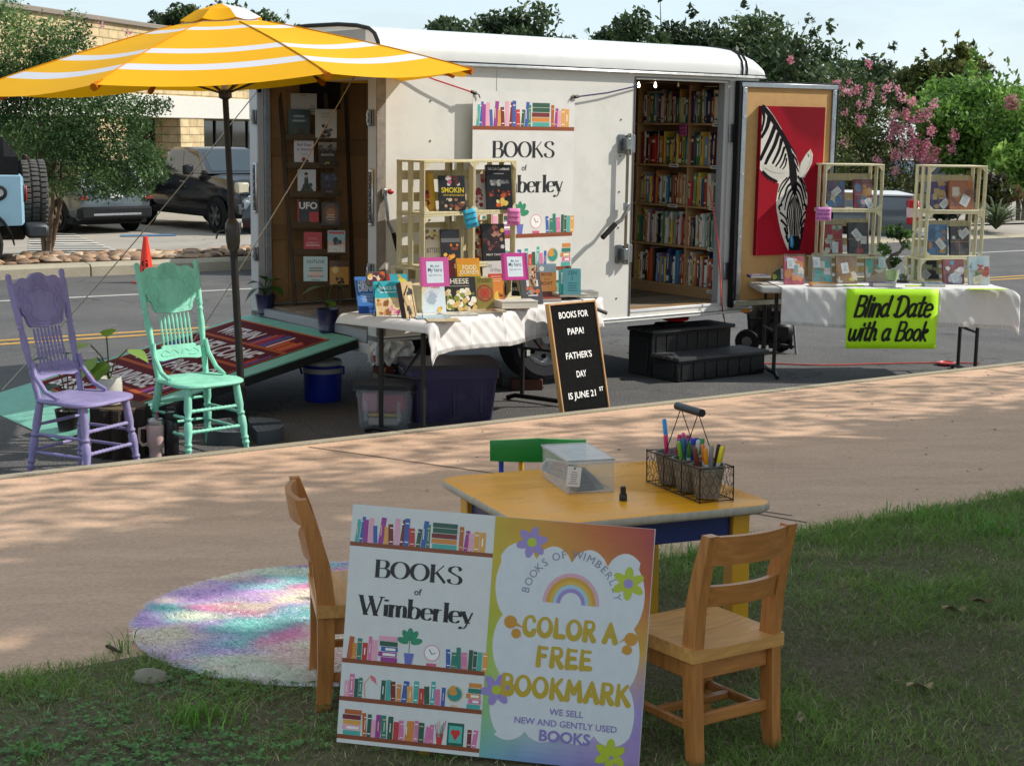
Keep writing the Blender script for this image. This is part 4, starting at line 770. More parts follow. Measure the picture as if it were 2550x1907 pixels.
# ------------------------------------------------------------------ the book trailer (local x along its side, y inwards, z up from the skirt)
WH = '#dcdad2'; AL = '#a9adb0'; TAN = '#b08a5e'
tr = thing('book_trailer', 'white enclosed cargo trailer fitted out as a bookshop, rear and side doors open', 'trailer', M=TM)
TLn, TWd, ZR = 3.66, 1.83, 1.857; D0, D1, DZ0, DZ1 = 2.295, 3.268, .04, 1.812
b = B()
for x0, x1, z0, z1 in ((.06, D0, .012, ZR), (D1, TLn-.04, .012, ZR), (D0, D1, DZ1, ZR), (D0, D1, .012, DZ0)): b.box(x0, x1, 0, .03, z0, z1, WH)
for x in (.42, .995, 1.26, 1.68, 2.15):                                   # screws
    for i in range(6):
        z = .16+i*.27+(.1 if x == .42 else 0)
        if z < 1.75: b.cyl((x+.006, -.004, z), (x+.006, .0, z), .0075, col='#5a5c5c', n=6)
b.box(.988, .991, -.0015, 0, .03, ZR-.02, '#8f918e')
b.build('side_wall', trailer_paint, tr)
b = B(); b.box(.06, TLn-.04, TWd-.03, TWd, .012, ZR, WH); b.box(TLn-.04, TLn, .06, TWd-.06, .012, ZR, WH); b.build('far_walls', trailer_paint, tr)
b = B(); b.box(.02, TLn-.03, -.016, .0, -.028, .012, '#dcdcd6', .006); b.box(.02, TLn-.03, -.02, -.0161, -.006, .004, '#77777a', .002); b.box(0, TLn, .001, TWd-.001, -.026, .011, '#58595b'); b.build('skirt_rail', paint, tr)
# roof: rounded section, nose rounded down
def rsec(x, k):
    P = [(-.022, 0), (-.024, .05), (-.012, .11), (.03, .165), (.1, .2), (.25, .225), (.5, .243), (.915, .25)]; P = P+[(TWd-y, z) for y, z in P[::-1][1:]]
    return [(x, y, ZR+.018+z*k) for y, z in P]
b = B(); st = [(-.0, 1), (.03, 1), (1, 1), (2, 1), (3.2, 1)]+[(3.3+.36*math.sin(a), .25+.75*math.cos(a)) for a in (.25, .55, .85, 1.15, 1.4, 1.57)]
b.loft([rsec(x, k) for x, k in st], '#d9dbd8', closed=True); b.build('roof', trailer_paint, tr, sharp=50)
b = B()
for xx in (-.006, 3.4): 
    k = 1 if xx < 1 else .97
    P = [Vector(p) for p in rsec(xx, k)]; b.tube([p+Vector((0, 0 if .2 < p.y < 1.6 else (-.004 if p.y < .2 else .004), .004)) for p in P], .014 if xx < 1 else .008, '#2b2c2e', 6)
P = [Vector(p) for p in rsec(3.45, .93)]; b.tube([p+Vector((0, -.004, .004)) for p in P[:8]], .008, '#2b2c2e', 6); b.build('roof_trim', rubber, tr)
b = B(); b.box(0, TLn, -.034, .0, ZR-.006, ZR+.018, '#cfd0ce', .006); b.box(0, TLn, -.045, -.0341, ZR-.001, ZR+.004, '#cfd0ce', .002); b.box(0, TLn, -.03, -.002, ZR+.0181, ZR+.026, '#3a3b3d', .002); b.build('drip_rail', metal, tr)
b = B(); b.box(-.0, .06, .0, .125, -.19, ZR, '#b9bab9', .006); b.box(-.0, .06, TWd-.125, TWd, -.06, ZR, '#b9bab9', .006); b.box(0, .06, .1251, TWd-.1251, 1.74, ZR, '#b9bab9', .004); b.box(-.01, .07, .1251, TWd-.1251, -.05, .045, '#8d9195', .004)
b.box(-.012, .03, .001, TWd-.001, -.12, -.0501, '#c3c6c8', .004); b.box(-.002, .06, .15, TWd-.15, 1.85, 2.08, '#8a8c8d', .004); b.build('rear_frame', paint, tr)
b = B(); b.box(.0601, .1, .118, .128, .05, 1.74, '#2a2a2b'); b.box(.0601, .1, TWd-.15, TWd-.118, .05, 1.74, '#8c9093'); b.box(-.012, .062, -.012, -.0005, .02, ZR-.02, '#8a837b', .003); b.build('door_seal', rubber, tr)
for y in (.07, TWd-.1):                                                   # LED strips
    b = B(); b.box(-.016, -.0005, y-.026, y+.026, .765, 1.15, '#c8c8c8', .012); s_ = b.build('tail_strip', metal, tr)
    b = B(); b.box(-.019, -.0161, y-.018, y+.018, .785, 1.13, '#141416', .001)
    for i in range(13): b.cyl((-.024, y+(.007 if i % 2 else -.007), .8+i*.026), (-.0191, y+(.007 if i % 2 else -.007), .8+i*.026), .008, col='#8a8c90', n=8)
    b.build('lens', plastic, s_)
for y in (.07, TWd-.1):
    for z in (.455, 1.49):
        b = B(); b.box(-.014, -.0005, y-.03, y+.045, z-.055, z+.055, '#8e9396', .004); b.tube([(-.024, y-.015, z-.05), (-.024, y-.015, z+.05)], .009, '#767b7e', 8); b.tube([(-.02, y+.028, z-.03), (-.022, y+.02, z), (-.02, y+.028, z+.03)], .006, '#c0c4c6', 6); b.build('door_catch', metal, tr)
b = B(); b.box(-.006, .0, .022, .085, -.165, -.095, '#b31818', .001); b.box(.07, .125, -.0075, -.0005, -.105, -.045, '#b31818', .001); b.build('reflector', plastic, tr)
b = B(); b.box(TLn-.16, TLn-.06, -.021, -.0165, -.03, .002, '#d9831f', .002); b.build('marker_lamp', plastic, tr)
# rear lever with red knob and the side door's lock bar
b = B(); b.box(.02, .06, -.03, .0, .96, 1.02, '#a5a8aa', .004); b.tube([(.04, -.03, .99), (.045, -.05, .9), (.05, -.055, .8), (.09, -.06, .72)], [.011, .011, .011, .012], '#8d9092', 8); lv = b.build('door_lever', metal, tr)
b = B(); b.tube([(.09, -.06, .725), (.115, -.065, .63), (.125, -.066, .6)], .0155, '#1b1b1c', 8); b.build('grip', rubber, lv)
b = B(); b.lathe([(.0, -.02), (.014, -.017), (.02, 0), (.014, .017), (0, .02)], '#a31d1f', 12, (.075, -.045, 1.0), (1, 0, 0)); b.build('knob', plastic, lv)
b = B(); b.tube([(2.19, -.05, .43), (2.19, -.05, 1.4)], .012, '#8a8270', 10)
for z in (.5, 1.33): b.box(2.13, 2.3, -.012, -.0005, z-.07, z+.07, '#8e9294', .004); b.box(2.165, 2.215, -.068, -.0121, z-.045, z+.045, '#8e9294', .005); b.box(2.22, 2.235, -.05, -.0121, z-.08, z+.08, '#b0b3b5', .003)
b.box(2.17, 2.21, -.075, -.03, .83, .89, '#9ea1a2', .005); lb = b.build('lock_bar', metal, tr)
b = B(); b.tube([(2.19, -.07, .86), (2.16, -.085, .83), (2.1, -.1, .765), (2.02, -.11, .73)], .014, '#6d6a64', 8); h_ = b.build('handle', metal, lb); b = B(); b.tube([(2.03, -.11, .735), (1.9, -.12, .64)], .02, '#151516', 8); b.build('grip', rubber, h_)
# inside: floor, linings, ceiling
b = B()
for i in range(14): y0 = .125+i*.113; b.box(.07, TLn-.05, y0, y0+.111, .046, .058, random.Random(i).choice(['#7a6a55', '#857460', '#6f6150', '#8b7a64']))
b.build('floor_boards', crude, tr)
b = B(); b.box(.07, TLn-.05, TWd-.05, TWd-.031, .06, 1.84, TAN); b.box(TLn-.06, TLn-.041, .04, TWd-.04, .06, 1.84, TAN); b.box(.07, D0-.02, .031, .045, .06, 1.84, TAN)
for x in (.62,): b.box(x, x+.1, TWd-.065, TWd-.0501, .06, 1.84, '#9a7852')
for z in (.55, 1.2): b.box(.12, 1.4, TWd-.066, TWd-.0501, z, z+.12, '#9a7852', .003)
for i in range(9): b.box(.16+i*.14, .163+i*.14, TWd-.0508, TWd-.0502, .06, 1.84, '#6a5236')
b.build('lining', matte, tr)
b = B(); b.box(.06, TLn-.04, .03, TWd-.03, 1.842, 1.856, '#6b5a44'); b.build('ceiling', matte, tr)
b = B(); b.lathe([(.0, .06), (.1, .045), (.13, .0)], '#d0d0cc', 18, (.5, 1.3, 1.842), (0, 0, -1)); b.build('dome_lamp', plastic, tr)
# side doorway jambs and sill
b = B(); b.box(D1, D1+.03, .0301, .1, .05, DZ1, '#8e9296', .003); b.box(D0-.03, D0, .0301, .06, .05, DZ1, '#6c6e70', .003); b.box(D0, D1, -.006, .03, DZ0-.0, DZ0+.022, '#d6d8d8', .004); b.box(D0, D1, .0301, .12, .059, .066, '#9a7a55'); b.box(D0-.012, D0-.0001, -.008, .02, DZ0-.03, DZ1+.01, '#5e5a55', .003); b.box(D1+.0001, D1+.025, -.006, .02, DZ0, DZ1+.01, '#9ba0a4', .003); b.box(D0-.012, D1+.02, -.006, .02, DZ1+.0101, DZ1+.022, '#7d7f80', .002); b.build('door_frame', paint, tr)
# side door, swung right round past the nose; hinges on its inner edge
HP = TM@Vector((3.36, -.045, 0)); da = math.radians(29); dm = TMI@(Matrix.Translation(HP)@Matrix.Rotation(da, 4, 'Z'))
DW, DH0, DH1 = .985, .035, 1.832
dr = bpy.data.objects.new('side_door', None); COL.objects.link(dr); dr.parent = tr; dr.matrix_local = dm
b = B(); b.box(.03, DW-.03, -.012, .0, DH0+.04, DH1-.05, '#c39a63'); b.box(.0, DW, .0001, .03, DH0, DH1, WH); b.build('door_panel', matte, dr)
b = B(); b.box(.0, DW, -.03, .0, DH1-.05, DH1-.012, '#a9aeb2', .004); b.box(0, DW, -.03, .0, DH0, DH0+.045, '#c9cdcf', .004); b.box(.012, .055, -.031, .0, DH0+.0451, DH1-.0501, '#a9aeb2', .004); b.box(DW-.055, DW-.012, -.031, .0, DH0+.0451, DH1-.0501, '#9ea4a9', .004)
for z in (.08, .6, 1.1, 1.55, 1.75):
    for x in (.033, DW-.033): b.cyl((x, -.036, z), (x, -.031, z), .008, col='#d5d8da', n=8)
b.build('door_trim', metal, dr)
b = B(); b.box(-.03, .0, -.03, .03, DH0-.01, DH1, '#131314', .008); b.box(0, DW, -.026, .0, DH1-.0119, DH1, '#2b2b2c', .004); b.box(DW, DW+.012, -.026, .02, DH0, DH1, '#3a3b3c', .004); b.build('gasket', rubber, dr)
for z in (1.42, .32):
    b = B(); b.box(3.285, 3.345, -.02, -.0005, z-.07, z+.07, '#a7abad', .003); b.tube([(3.355, -.03, z-.08), (3.355, -.03, z+.08)], .012, '#8b8f91', 8); b.box(3.36, 3.43, -.035, -.022, z-.05, z+.04, '#8b8f91', .003); b.build('hinge', metal, tr)
# ramp door, let down to the road
ra = TMI@Vector(G(120, 1068, 0)); L_ = 2.22; ang = math.asin((.50-.02)/L_)
rm = Matrix.Translation((-.03, TWd/2+.1, -.02))@Matrix.Rotation(-math.pi, 4, 'Z')@Matrix.Rotation(ang, 4, 'Y')
rp = bpy.data.objects.new('ramp_door', None); COL.objects.link(rp); rp.parent = tr; rp.matrix_local = rm
hw = TWd/2-.115
b = B(); b.box(0, L_, -hw, hw, -.012, 0, '#6fae98', .002); b.build('deck', chalk, rp)
b = B(); b.box(0, L_, hw-.03, hw+.004, -.07, -.0121, '#1d1e1f', .004); b.box(0, L_, -hw-.004, -hw+.03, -.07, -.0121, '#1d1e1f', .004); b.box(L_-.001, L_+.012, -hw, hw, -.02, -.001, '#2a241f', .003); b.box(0, L_-.1, -hw+.031, hw-.031, -.06, -.0121, '#9a9c9c'); b.build('ramp_frame', darkm, rp)
b = B(); b.tube([(-.02, hw-.1, -.02), (-.02, -hw+.1, -.02)], .02, '#6f7376', 8); b.build('hinge_tube', metal, rp)
# wheels and chassis
def twheel(x, y, s_):
    R, w = .345, .205; b = B(); zc = -.506+R+.06
    b.lathe([(R*.6, -w*.42), (R*.86, -w*.5), (R*.97, -w*.4), (R, -w*.15), (R, w*.15), (R*.97, w*.4), (R*.86, w*.5), (R*.6, w*.42)], '#26262a', 30, (x, y, zc), (0, 1, 0), caps=False)
    b.box(x-.2, x-.17, y-w*.506, y-w*.497, zc-.13, zc-.08, '#b8b8ac'); ty = b.build('wheel', rubber, tr)
    b = B(Matrix.Translation((x, y-s_*w*.3, zc))@Matrix.Rotation(math.pi/2*s_, 4, 'X')); b.lathe([(R*.62, -.02), (R*.64, .03), (R*.58, .032), (R*.52, -.02), (R*.36, .0), (R*.2, .02), (R*.16, .035)], '#86898b', 26)
    for i in range(5): a = i*1.2566+.3; b.cyl((R*.26*math.cos(a), R*.26*math.sin(a), .015), (R*.26*math.cos(a), R*.26*math.sin(a), .035), .012, col='#8a4a2e', n=6)
    for i in range(8): a = i*.785; b.cyl((R*.44*math.cos(a), R*.44*math.sin(a), -.012), (R*.44*math.cos(a), R*.44*math.sin(a), -.004), .022, col='#141415', n=10)
    b.build('rim', metal, ty)
twheel(1.55, .17, 1); twheel(1.55, TWd-.17, -1)
b = B(); b.tube([(1.55, .25, -.13), (1.55, TWd-.25, -.13)], .04, '#1c1c1d', 8)
for y in (.5, TWd-.35): b.box(.1, TLn+.2, y-.03, y+.03, -.1, -.027, '#1d1e20')
for x in (.4, 1.2, 2.4, 3.2): b.box(x, x+.05, .3, TWd-.1, -.08, -.0265, '#1d1e20')
b.box(TLn+.2, TLn+1.0, TWd/2-.04, TWd/2+.04, -.12, -.04, '#1d1e20'); b.build('chassis', darkm, tr)
# rear stabiliser jack and brackets under the bumper
b = B(); b.box(.06, .12, .1, .16, -.36, -.1201, '#8a8270', .004); b.box(.05, .2, -.02, .14, -.26, -.2, '#6b3b28', .006); jk = b.build('jack_post', paint, tr)
b = B(); b.lathe([(.05, -.03), (.055, 0), (.05, .03)], '#b5691b', 14, (.1, .1, -.36), (.2, -1, 0)); b.box(.055, .13, .08, .15, -.5, -.38, '#b5691b', .006); b.tube([(.06, .06, -.34), (-.06, -.02, -.42)], .008, '#b5691b'); b.build('jack_base', paint, jk)
# ------------------------------------------------------------------ inside the trailer: bookcase with its books, ladder shelf, lights
ORD = lambda n: {1: 'first', 2: 'second', 3: 'third'}.get(n, f'{n}th')
BC = 3.39; rows = [1.497, 1.152, .818, .482, .15]; tops = [1.84, 1.475, 1.13, .797, .46]
bk = thing('bookcase', 'pale wood bookcase built across the nose of the trailer, packed with books', 'bookcase', M=TM@Matrix.Translation((BC, 0, .06)))
wl = '#b48f62'
b = B(); b.box(.2, .215, .1, 1.7, 0, 1.76, '#8a6a47'); b.build('back_panel', matte, bk)
for y in (.1, .56, 1.19, 1.68):
    b = B(); b.box(.0, .2, y-.009, y+.009, 0, 1.76, wl, .002); b.build('upright', woodx, bk)
for i, z in enumerate(rows):
    b = B()
    for y0, y1 in ((.109, .551), (.569, 1.181), (1.199, 1.671)): b.box(-.004, .2, y0, y1, z-.06-.018, z-.0605, wl, .002)
    b.build('shelf_board', woodx, bk)
b = B(); b.box(-.006, .0, .109, 1.671, .0, rows[4]-.0785, '#a68258', .002); b.build('kick_board', woodx, bk)
for i, (y, z) in enumerate(((.16, 1.41), (.17, 1.07), (.17, .735), (.17, .4), (.16, .05), (.66, 1.07), (.66, .735))):
    b = B(); b.box(-.013, -.0065, y, y+.11, z, z+.028, '#d4d2cc', .001); b.box(-.0136, -.0131, y+.015, y+.09, z+.01, z+.018, '#555'); b.build('shelf_label', paper, bk)
PALS = [['#7a2027', '#5d1c3f', '#8f2c2f', '#2f5f58', '#b9aa8c', '#202020', '#9c6b8a', '#c9bda0', '#d9d2c0', '#3b6b47', '#2a2f55', '#a8433a'],
        ['#1c1c1e', '#27324f', '#d9d2c4', '#a34b2c', '#33563f', '#8c1f22', '#d8b04a', '#47545f', '#bfae8c', '#6c8fa8', '#e2ded4', '#3d2b22'],
        ['#b78d4a', '#c9a56a', '#8a5f34', '#d6c8a4', '#5f86a3', '#a53a34', '#37506e', '#ddd6c6', '#7f9a6a', '#c27a3c', '#8b6fa0', '#caa93d'],
        ['#2f6f63', '#d7dcc8', '#ece8dc', '#3f7fa5', '#c2cf8a', '#e6dfc8', '#b53a3a', '#20242a', '#d8c24a', '#7fa7a0', '#5c8a4a', '#c9c2b2'],
        ['#b5272b', '#e8e4d8', '#24406f', '#d9b63a', '#3a86b0', '#d8d3c5', '#c95a2c', '#3f7a4a', '#5a2f6a', '#e5cf5a', '#8fb8c6', '#1d1d20']]
CN = {'red': (.3, .03, .03)}
def cname(c):
    r, g, b_ = [int(c[i:i+2], 16) for i in (1, 3, 5)]; import colorsys
    h, s_, v = colorsys.rgb_to_hsv(r/255, g/255, b_/255)
    if v < .2: return 'black'
    if s_ < .17: return 'white' if v > .78 else ('grey' if v > .35 else 'charcoal')
    h *= 360; d = 'dark ' if v < .5 else ('pale ' if s_ < .35 and v > .6 else '')
    for lim, nm in ((14, 'red'), (40, 'orange' if s_ > .6 and v > .7 else 'brown'), (50, 'tan' if s_ < .6 else 'gold'), (70, 'yellow' if s_ > .3 else 'cream'), (160, 'green'), (195, 'teal'), (255, 'blue'), (300, 'purple'), (345, 'pink'), (361, 'red')):
        if h <= lim: return d+nm
BKM = {}
def spine_book(h, t, d, col, ttl, style):
    """an upright shelved book, spine towards local -x: case with rounded spine, page block, title bands"""
    b = B(); b.box(0, d, -t/2, t/2, 0, h, col, min(.003, t*.2)); b.box(.012, d-.004, -t/2+.0025, t/2-.0025, h-.0005, h+.0006, '#cfc6b0')
    if style in (1, 3): b.box(-.0006, .0, -t*.4, t*.4, h*.8, h*.9, ttl)
    if style in (0, 1): b.box(-.0006, .0, -t*.16, t*.16, h*.3, h*.72, ttl)
    if style == 2: b.box(-.0006, .0, -t*.46, t*.46, h*.06, h*.22, ttl); b.box(-.0006, 0, -t*.14, t*.14, h*.4, h*.85, ttl)
    if style == 3: b.box(-.0006, .0, -t*.46, t*.46, h*.1, h*.14, ttl)
    return b
rb = random.Random(42); rown = ['top', 'second', 'third', 'fourth', 'bottom']
for ri in range(5):
    for side, (ya, yb, sgn) in (('right', (.552, .112, -1)), ('left', (.568, 1.18, 1))):
        y = ya; k = 0; pal = PALS[ri]; lastc = None
        hmax = (tops[ri]-rows[ri])*1.0; lean_end = rb.random() < .5
        while True:
            t = rb.choice([.012, .015, .018, .02, .024, .028, .034, .04] if ri != 3 else [.007, .009, .012, .014, .018, .022]); h = rb.uniform(.66, .93)*min(hmax, .3)*(1 if ri < 3 else 1.05); d = rb.uniform(.12, .17)
            ny = y+sgn*t
            if (sgn < 0 and ny < yb+.004) or (sgn > 0 and ny > yb-.004): break
            c = rb.choice(pal if rb.random() < .5 else rb.choice(PALS)); k += 1
            if ri == 0 and k < 6 and side == 'left': h = .21
            ttl = '#e6dcc0' if sum(h2(c)) < .9 else rb.choice(['#3a2a22', '#7a2027', '#24406f'])
            bb = spine_book(h, t-.0012, d, c, ttl, rb.randrange(5)); lean = rb.uniform(-.02, .03)*sgn if rb.random() < .4 else 0
            o = bb.build('book', printed, M=TM@Matrix.Translation((BC+.006+rb.uniform(0, .03), y+sgn*t/2, rows[ri]+.0008))@Matrix.Rotation(lean, 4, 'X'))
            sz = 'thick' if t > .03 else ('slim' if t < .016 else ('tall' if h > .27 else ''))
            tag(o, f"{sz} {cname(c)} book, {ORD(k)} {side} of the bookcase divider on the {rown[ri]} shelf".strip(), 'book', 'books shelved in the trailer bookcase')
            y = ny+sgn*(.0006 if rb.random() < .93 else .012)
# two big flat books lying over the top row, box files
for i, (y0, y1, z, h, c, lab) in enumerate(((.85, 1.13, .232, .022, '#3c5a55', 'dark teal book lying flat across the left books of the top shelf'), (.22, .42, .272, .02, '#1c1c1e', 'black book lying flat across the right books of the top shelf'))):
    b = B(); b.box(0, .16, y0, y1, 0, h, c, .003); b.box(-.0005, .0, y0+.03, y1-.03, h*.3, h*.7, '#b9aa8c'); tag(b.build('book', printed, M=TM@Matrix.Translation((BC+.01, 0, rows[0]+z+.012))), lab, 'book')
# pink price note taped to the shelf edge
def note(M_, w, h, col, lines, lab, tcol='#5a2450', name='price_note', sz=.02):
    b = B(); b.grid(lambda u, v: ((u-.5)*w, -.002*math.sin(u*3.1), (v-.5)*h), 4, 4, col); a = Art(b, Matrix.Translation((-w/2, 0, -h/2)), w, h, eps=.0032)
    for i, l in enumerate(lines): a.text(l, .5, .72-.29*i, sz, tcol, .012, maxw=w*.86)
    return tag(b.build(name, paper, M=M_, solid=.0006), lab, 'price note', 'price notes')
PL = ['Prices are', 'inside book', 'on 1st page']
note(TM@Matrix.Translation((BC-.03, .6, 1.44))@Matrix.Rotation(-math.pi/2, 4, 'Z')@Matrix.Rotation(-.12, 4, 'Y'), .1, .1, '#b8588f', PL, 'pink price note hanging from the bookcase\'s top shelf')
# bulb string along the top of the side doorway
t = thing('string_lights', 'string of small lit bulbs along the top of the trailer\'s side doorway', 'string lights', M=TM)
b = B(); b.tube([(D0+.02, .05, 1.79), (D0+.3, .2, 1.8), (D0+.6, .3, 1.81), (D0+.9, .3, 1.8)], .004, '#3a2a1c'); b.build('cord', matte, t)
for x, y, z in ((D0+.075, .05, 1.765), (D0+.4, .22, 1.775), (D0+.7, .28, 1.785)):
    b = B(); b.lathe([(.002, .03), (.007, .02), (.011, 0), (.008, -.01), (0, -.013)] if x < D0+.5 else [(.002, .03), (.007, .02), (.009, 0), (.0, -.01)], '#fff0cf', 12, (x, y, z)); b.build('bulb', bulb_m if x < D0+.5 else plastic, t)

# ------------------------------------------------------------------ books built with cover, page block and printed front
def book_parts(t, w, h, d, col, art, pages='#ddd5c2', spine=None, frame=False):
    """stands on local z=0, front faces -y, spine on the left; parts: cover, page_block"""
    b = B(); col = col; e = .0016
    b.box(0, w, 0, e*1.6, 0, h, col, .0008); b.box(0, w, d-e*1.6, d, 0, h, col, .0008); b.box(0, e*1.6, e*1.61, d-e*1.61, 0, h, spine or col)
    A = Art(b, Matrix.Identity(4), w, h); art(A) if art else None
    b.build('cover', printed, t); b = B(); b.box(e*1.7, w-.003, e*1.7, d-e*1.7, .003, h-.003, pages); b.build('page_block', paper, t)
def lines(A, u0, u1, v0, v1, n, col, hgt=.35, al=.15):
    r = random.Random(int(v0*997+n*13))
    for i in range(n):
        v = v1-(v1-v0)*(i+.5)/n; dv = (v1-v0)/n*hgt/2; q = r.uniform(0, al)*(u1-u0); A.rect(u0+q, v-dv, u1-q, v+dv, col)
def blobs(A, n, u0, v0, u1, v1, cols, s0, s1, seed=1, asp=1.0):
    r = random.Random(seed)
    for i in range(n):
        s_ = r.uniform(s0, s1)*A.w; k = r.randrange(5, 8); c = (r.uniform(u0, u1), r.uniform(v0, v1)); a = r.uniform(0, 6)
        A.poly([(min(.995, max(.005, c[0]+s_*math.cos(a+6.283*j/k)*r.uniform(.7, 1.2)/A.w)), min(.995, max(.005, c[1]+s_*asp*math.sin(a+6.283*j/k)*r.uniform(.7, 1.2)/A.h))) for j in range(k)], r.choice(cols))
def book(M_, w, h, d, col, art, label, group=None, spine=None, pages='#ddd5c2', name='book', cat='book'):
    t = thing(name, label, cat, M=M_, group=group); book_parts(t, w, h, d, col, art, pages, spine); return t
# ladder shelf inside the rear doorway
LW = .46; lf = TM@Vector((.27, 1.56, .058)); wx = Vector((.985, .17, 0)).normalized(); back = Vector((-wx.y, wx.x, 0)); up = Vector((-.0, 0, 1)); LEAN = .13
lm = Matrix((wx, back, Vector((0, 0, 1)))).transposed().to_4x4(); lm.translation = lf
ld = thing('ladder_shelf', 'dark brown wooden ladder shelf of books inside the trailer\'s rear doorway', 'ladder shelf', M=lm)
dk = '#4a3a2a'
for x in (-.03, LW-.14):
    b = B(); b.bar((x+.0, .0, 0), (x-.1, LEAN*1.6, 1.62), .03, .05, dk, (0, 1, 0), .003); b.build('rail', crude, ld)
for x in (-.12, LW-.02):
    b = B(); b.bar((x, .3, .02), (x-.06, .28, 1.66), .03, .04, dk, (0, 1, 0), .003); b.build('rear_leg', crude, ld)
LZ = [.225, .47, .675, .91, 1.13, 1.34]; LX = [0]*6
for i, (z, x) in enumerate(zip(LZ, LX)):
    y = LEAN*z/1.62*1.55; x0 = -.03-.1*z/1.62+.02
    b = B(); b.box(x0-.0, x0+LW-.06, y-.05, y+.12, z-.08, z-.06, dk, .002); b.box(x0, x0+LW-.06, y-.066, y-.0501, z-.08, z-.035, '#57462f', .002); b.build('shelf', crude, ld)
b = B(); b.box(-.13, LW-.12, .26, .27, 1.5, 1.72, '#16140f', .003); b.box(-.15, LW-.1, .27, .29, 1.7, 1.76, dk, .003); b.build('top_panel', crude, ld)
def ladder_book(px, py, w, h, d, col, art, lab, rz=0.0, ydep=0.0):
    zz = None
    best = min(range(6), key=lambda i: abs((lf+Vector((0, 0, LZ[i]-.058))).z-Yd(px, py, lf.y+.1).z)); y = LEAN*LZ[best]/1.62*1.55-.04+ydep; q = lf+back*y; q2 = Yd(px, py, q.y); q2.z = lf.z+LZ[best]-.059
    M_ = Matrix.Translation(q2)@Matrix.Rotation(math.atan2(wx.y, wx.x)+rz, 4, 'Z')@Matrix.Rotation(-.14, 4, 'X')@Matrix.Translation((-w/2, 0, 0)); return book(M_, w, h, d, col, art, lab, 'books on the ladder shelf')
def A_kr(A): A.text('KRISTIN', .5, .72, .016, '#cfd8cf', .01, A.w*.8); A.text('HANNAH', .5, .56, .016, '#cfd8cf', .01, A.w*.8); blobs(A, 10, .3, .02, .7, .3, ['#0d2421', '#3a4b33', '#152e2b'], .05, .16, 3)
def A_hum(A): A.text('HUMANS', .5, .82, .012, '#8a8378', 0, A.w*.6); A.text('HOLIDAY', .5, .7, .012, '#9a9388', 0, A.w*.62); blobs(A, 14, .3, .04, .75, .45, ['#1d1b1a', '#2e2b28', '#57524b'], .05, .12, 4)
def A_bad(A): A.text('Bad Days', .52, .78, .02, '#2a2a3a', .01, A.w*.72); A.text('in History', .52, .6, .019, '#2a2a3a', .01, A.w*.72); lines(A, .3, .75, .4, .5, 2, '#99968e'); blobs(A, 6, .4, .12, .8, .28, ['#8f1f22', '#b03a34', '#3a3030'], .06, .1, 5)
def A_mid(A): A.rect(0, .72, 1, 1, '#8f8a7c'); blobs(A, 12, .1, .55, .9, .85, ['#1a1c20', '#3a3d40', '#60605a'], .05, .15, 8); A.text('MIDDLE SEA', .5, .42, .014, '#d0cdc4', .01, A.w*.7); blobs(A, 3, .35, .05, .6, .15, ['#a58a3a'], .04, .07, 2)
def A_tam(A): A.circ(.47, .82, .014, '#4a2f24'); A.poly([(.38, .7), (.56, .72), (.6, .45), (.95, .05), (.12, .05), (.36, .45)], '#1f3238'); blobs(A, 12, .3, .1, .8, .4, ['#17272b', '#2b444a'], .05, .12, 6); A.poly([(.4, .66), (.52, .68), (.5, .78), (.44, .78)], '#d1a58c'); A.text('TAMRA', .5, .04, .013, '#a8b4b4', .01, A.w*.5)
def A_dk(A): A.rect(.12, .35, .9, .92, '#27344f'); blobs(A, 26, .15, .4, .88, .9, ['#1b2338', '#44587c', '#141a26'], .05, .13, 7); A.text('NEMET', .5, .1, .012, '#8d94a0', 0, A.w*.6)
def A_ufo(A): A.text('UFO', .5, .63, .05, '#e9e7e2', .03, A.w*.84); A.rect(.55, .05, .97, .5, '#c81f1f'); lines(A, .6, .93, .1, .45, 5, '#7a1212', .15, 0); A.rect(0, 0, .07, 1, '#a81c1c')
def A_gr(A): A.circ(.5, .5, .06, '#6a4526', ry=.08); A.circ(.5, .55, .035, '#a06a35'); lines(A, .25, .75, .2, .5, 3, '#d9cbb0', .3)
def A_inv(A): A.text('INVESTING', .5, .3, .015, '#ead9cf', .01, A.w*.82); A.text('CONSERVATIVE', .5, .45, .009, '#ead9cf', 0, A.w*.7); lines(A, .25, .75, .6, .75, 2, '#d98c84', .25)
def A_dol(A): A.rect(0, .42, 1, 1, '#9ac0c6'); A.rect(0, .3, 1, .5, '#d9a58f'); A.rect(.06, .84, .94, .95, '#c2453c'); A.circ(.45, .55, .02, '#1b1a1a', ry=.026); blobs(A, 5, .3, .35, .75, .5, ['#26323a', '#c95a4a', '#2d5a55'], .06, .14, 9); A.text('DOLLY', .5, .2, .024, '#f1ece2', .03, A.w*.86); A.text('ALL THE', .5, .06, .02, '#f1ece2', .03, A.w*.86)
def A_out(A): A.circ(.5, .42, .05, '#e8c9b8'); A.text('OUTLIVE', .5, .76, .024, '#1c5f63', .014, A.w*.74); lines(A, .22, .8, .45, .62, 2, '#2f8f95', .5); A.text('PETER ATTIA, MD', .5, .26, .012, '#1c5f63', .01, A.w*.66); lines(A, .3, .7, .12, .18, 1, '#58a5a8', .5)
def A_des(A): A.rect(0, 0, 1, 1, '#c08a33'); A.rect(0, .74, 1, 1, '#5a3d1e'); A.circ(.3, .62, .026, '#e8c878'); blobs(A, 9, .35, .05, .7, .3, ['#2a1c10', '#3a2816'], .04, .12, 10); blobs(A, 5, .35, .55, .55, .92, ['#4a3018', '#d9b98a'], .03, .07, 11)
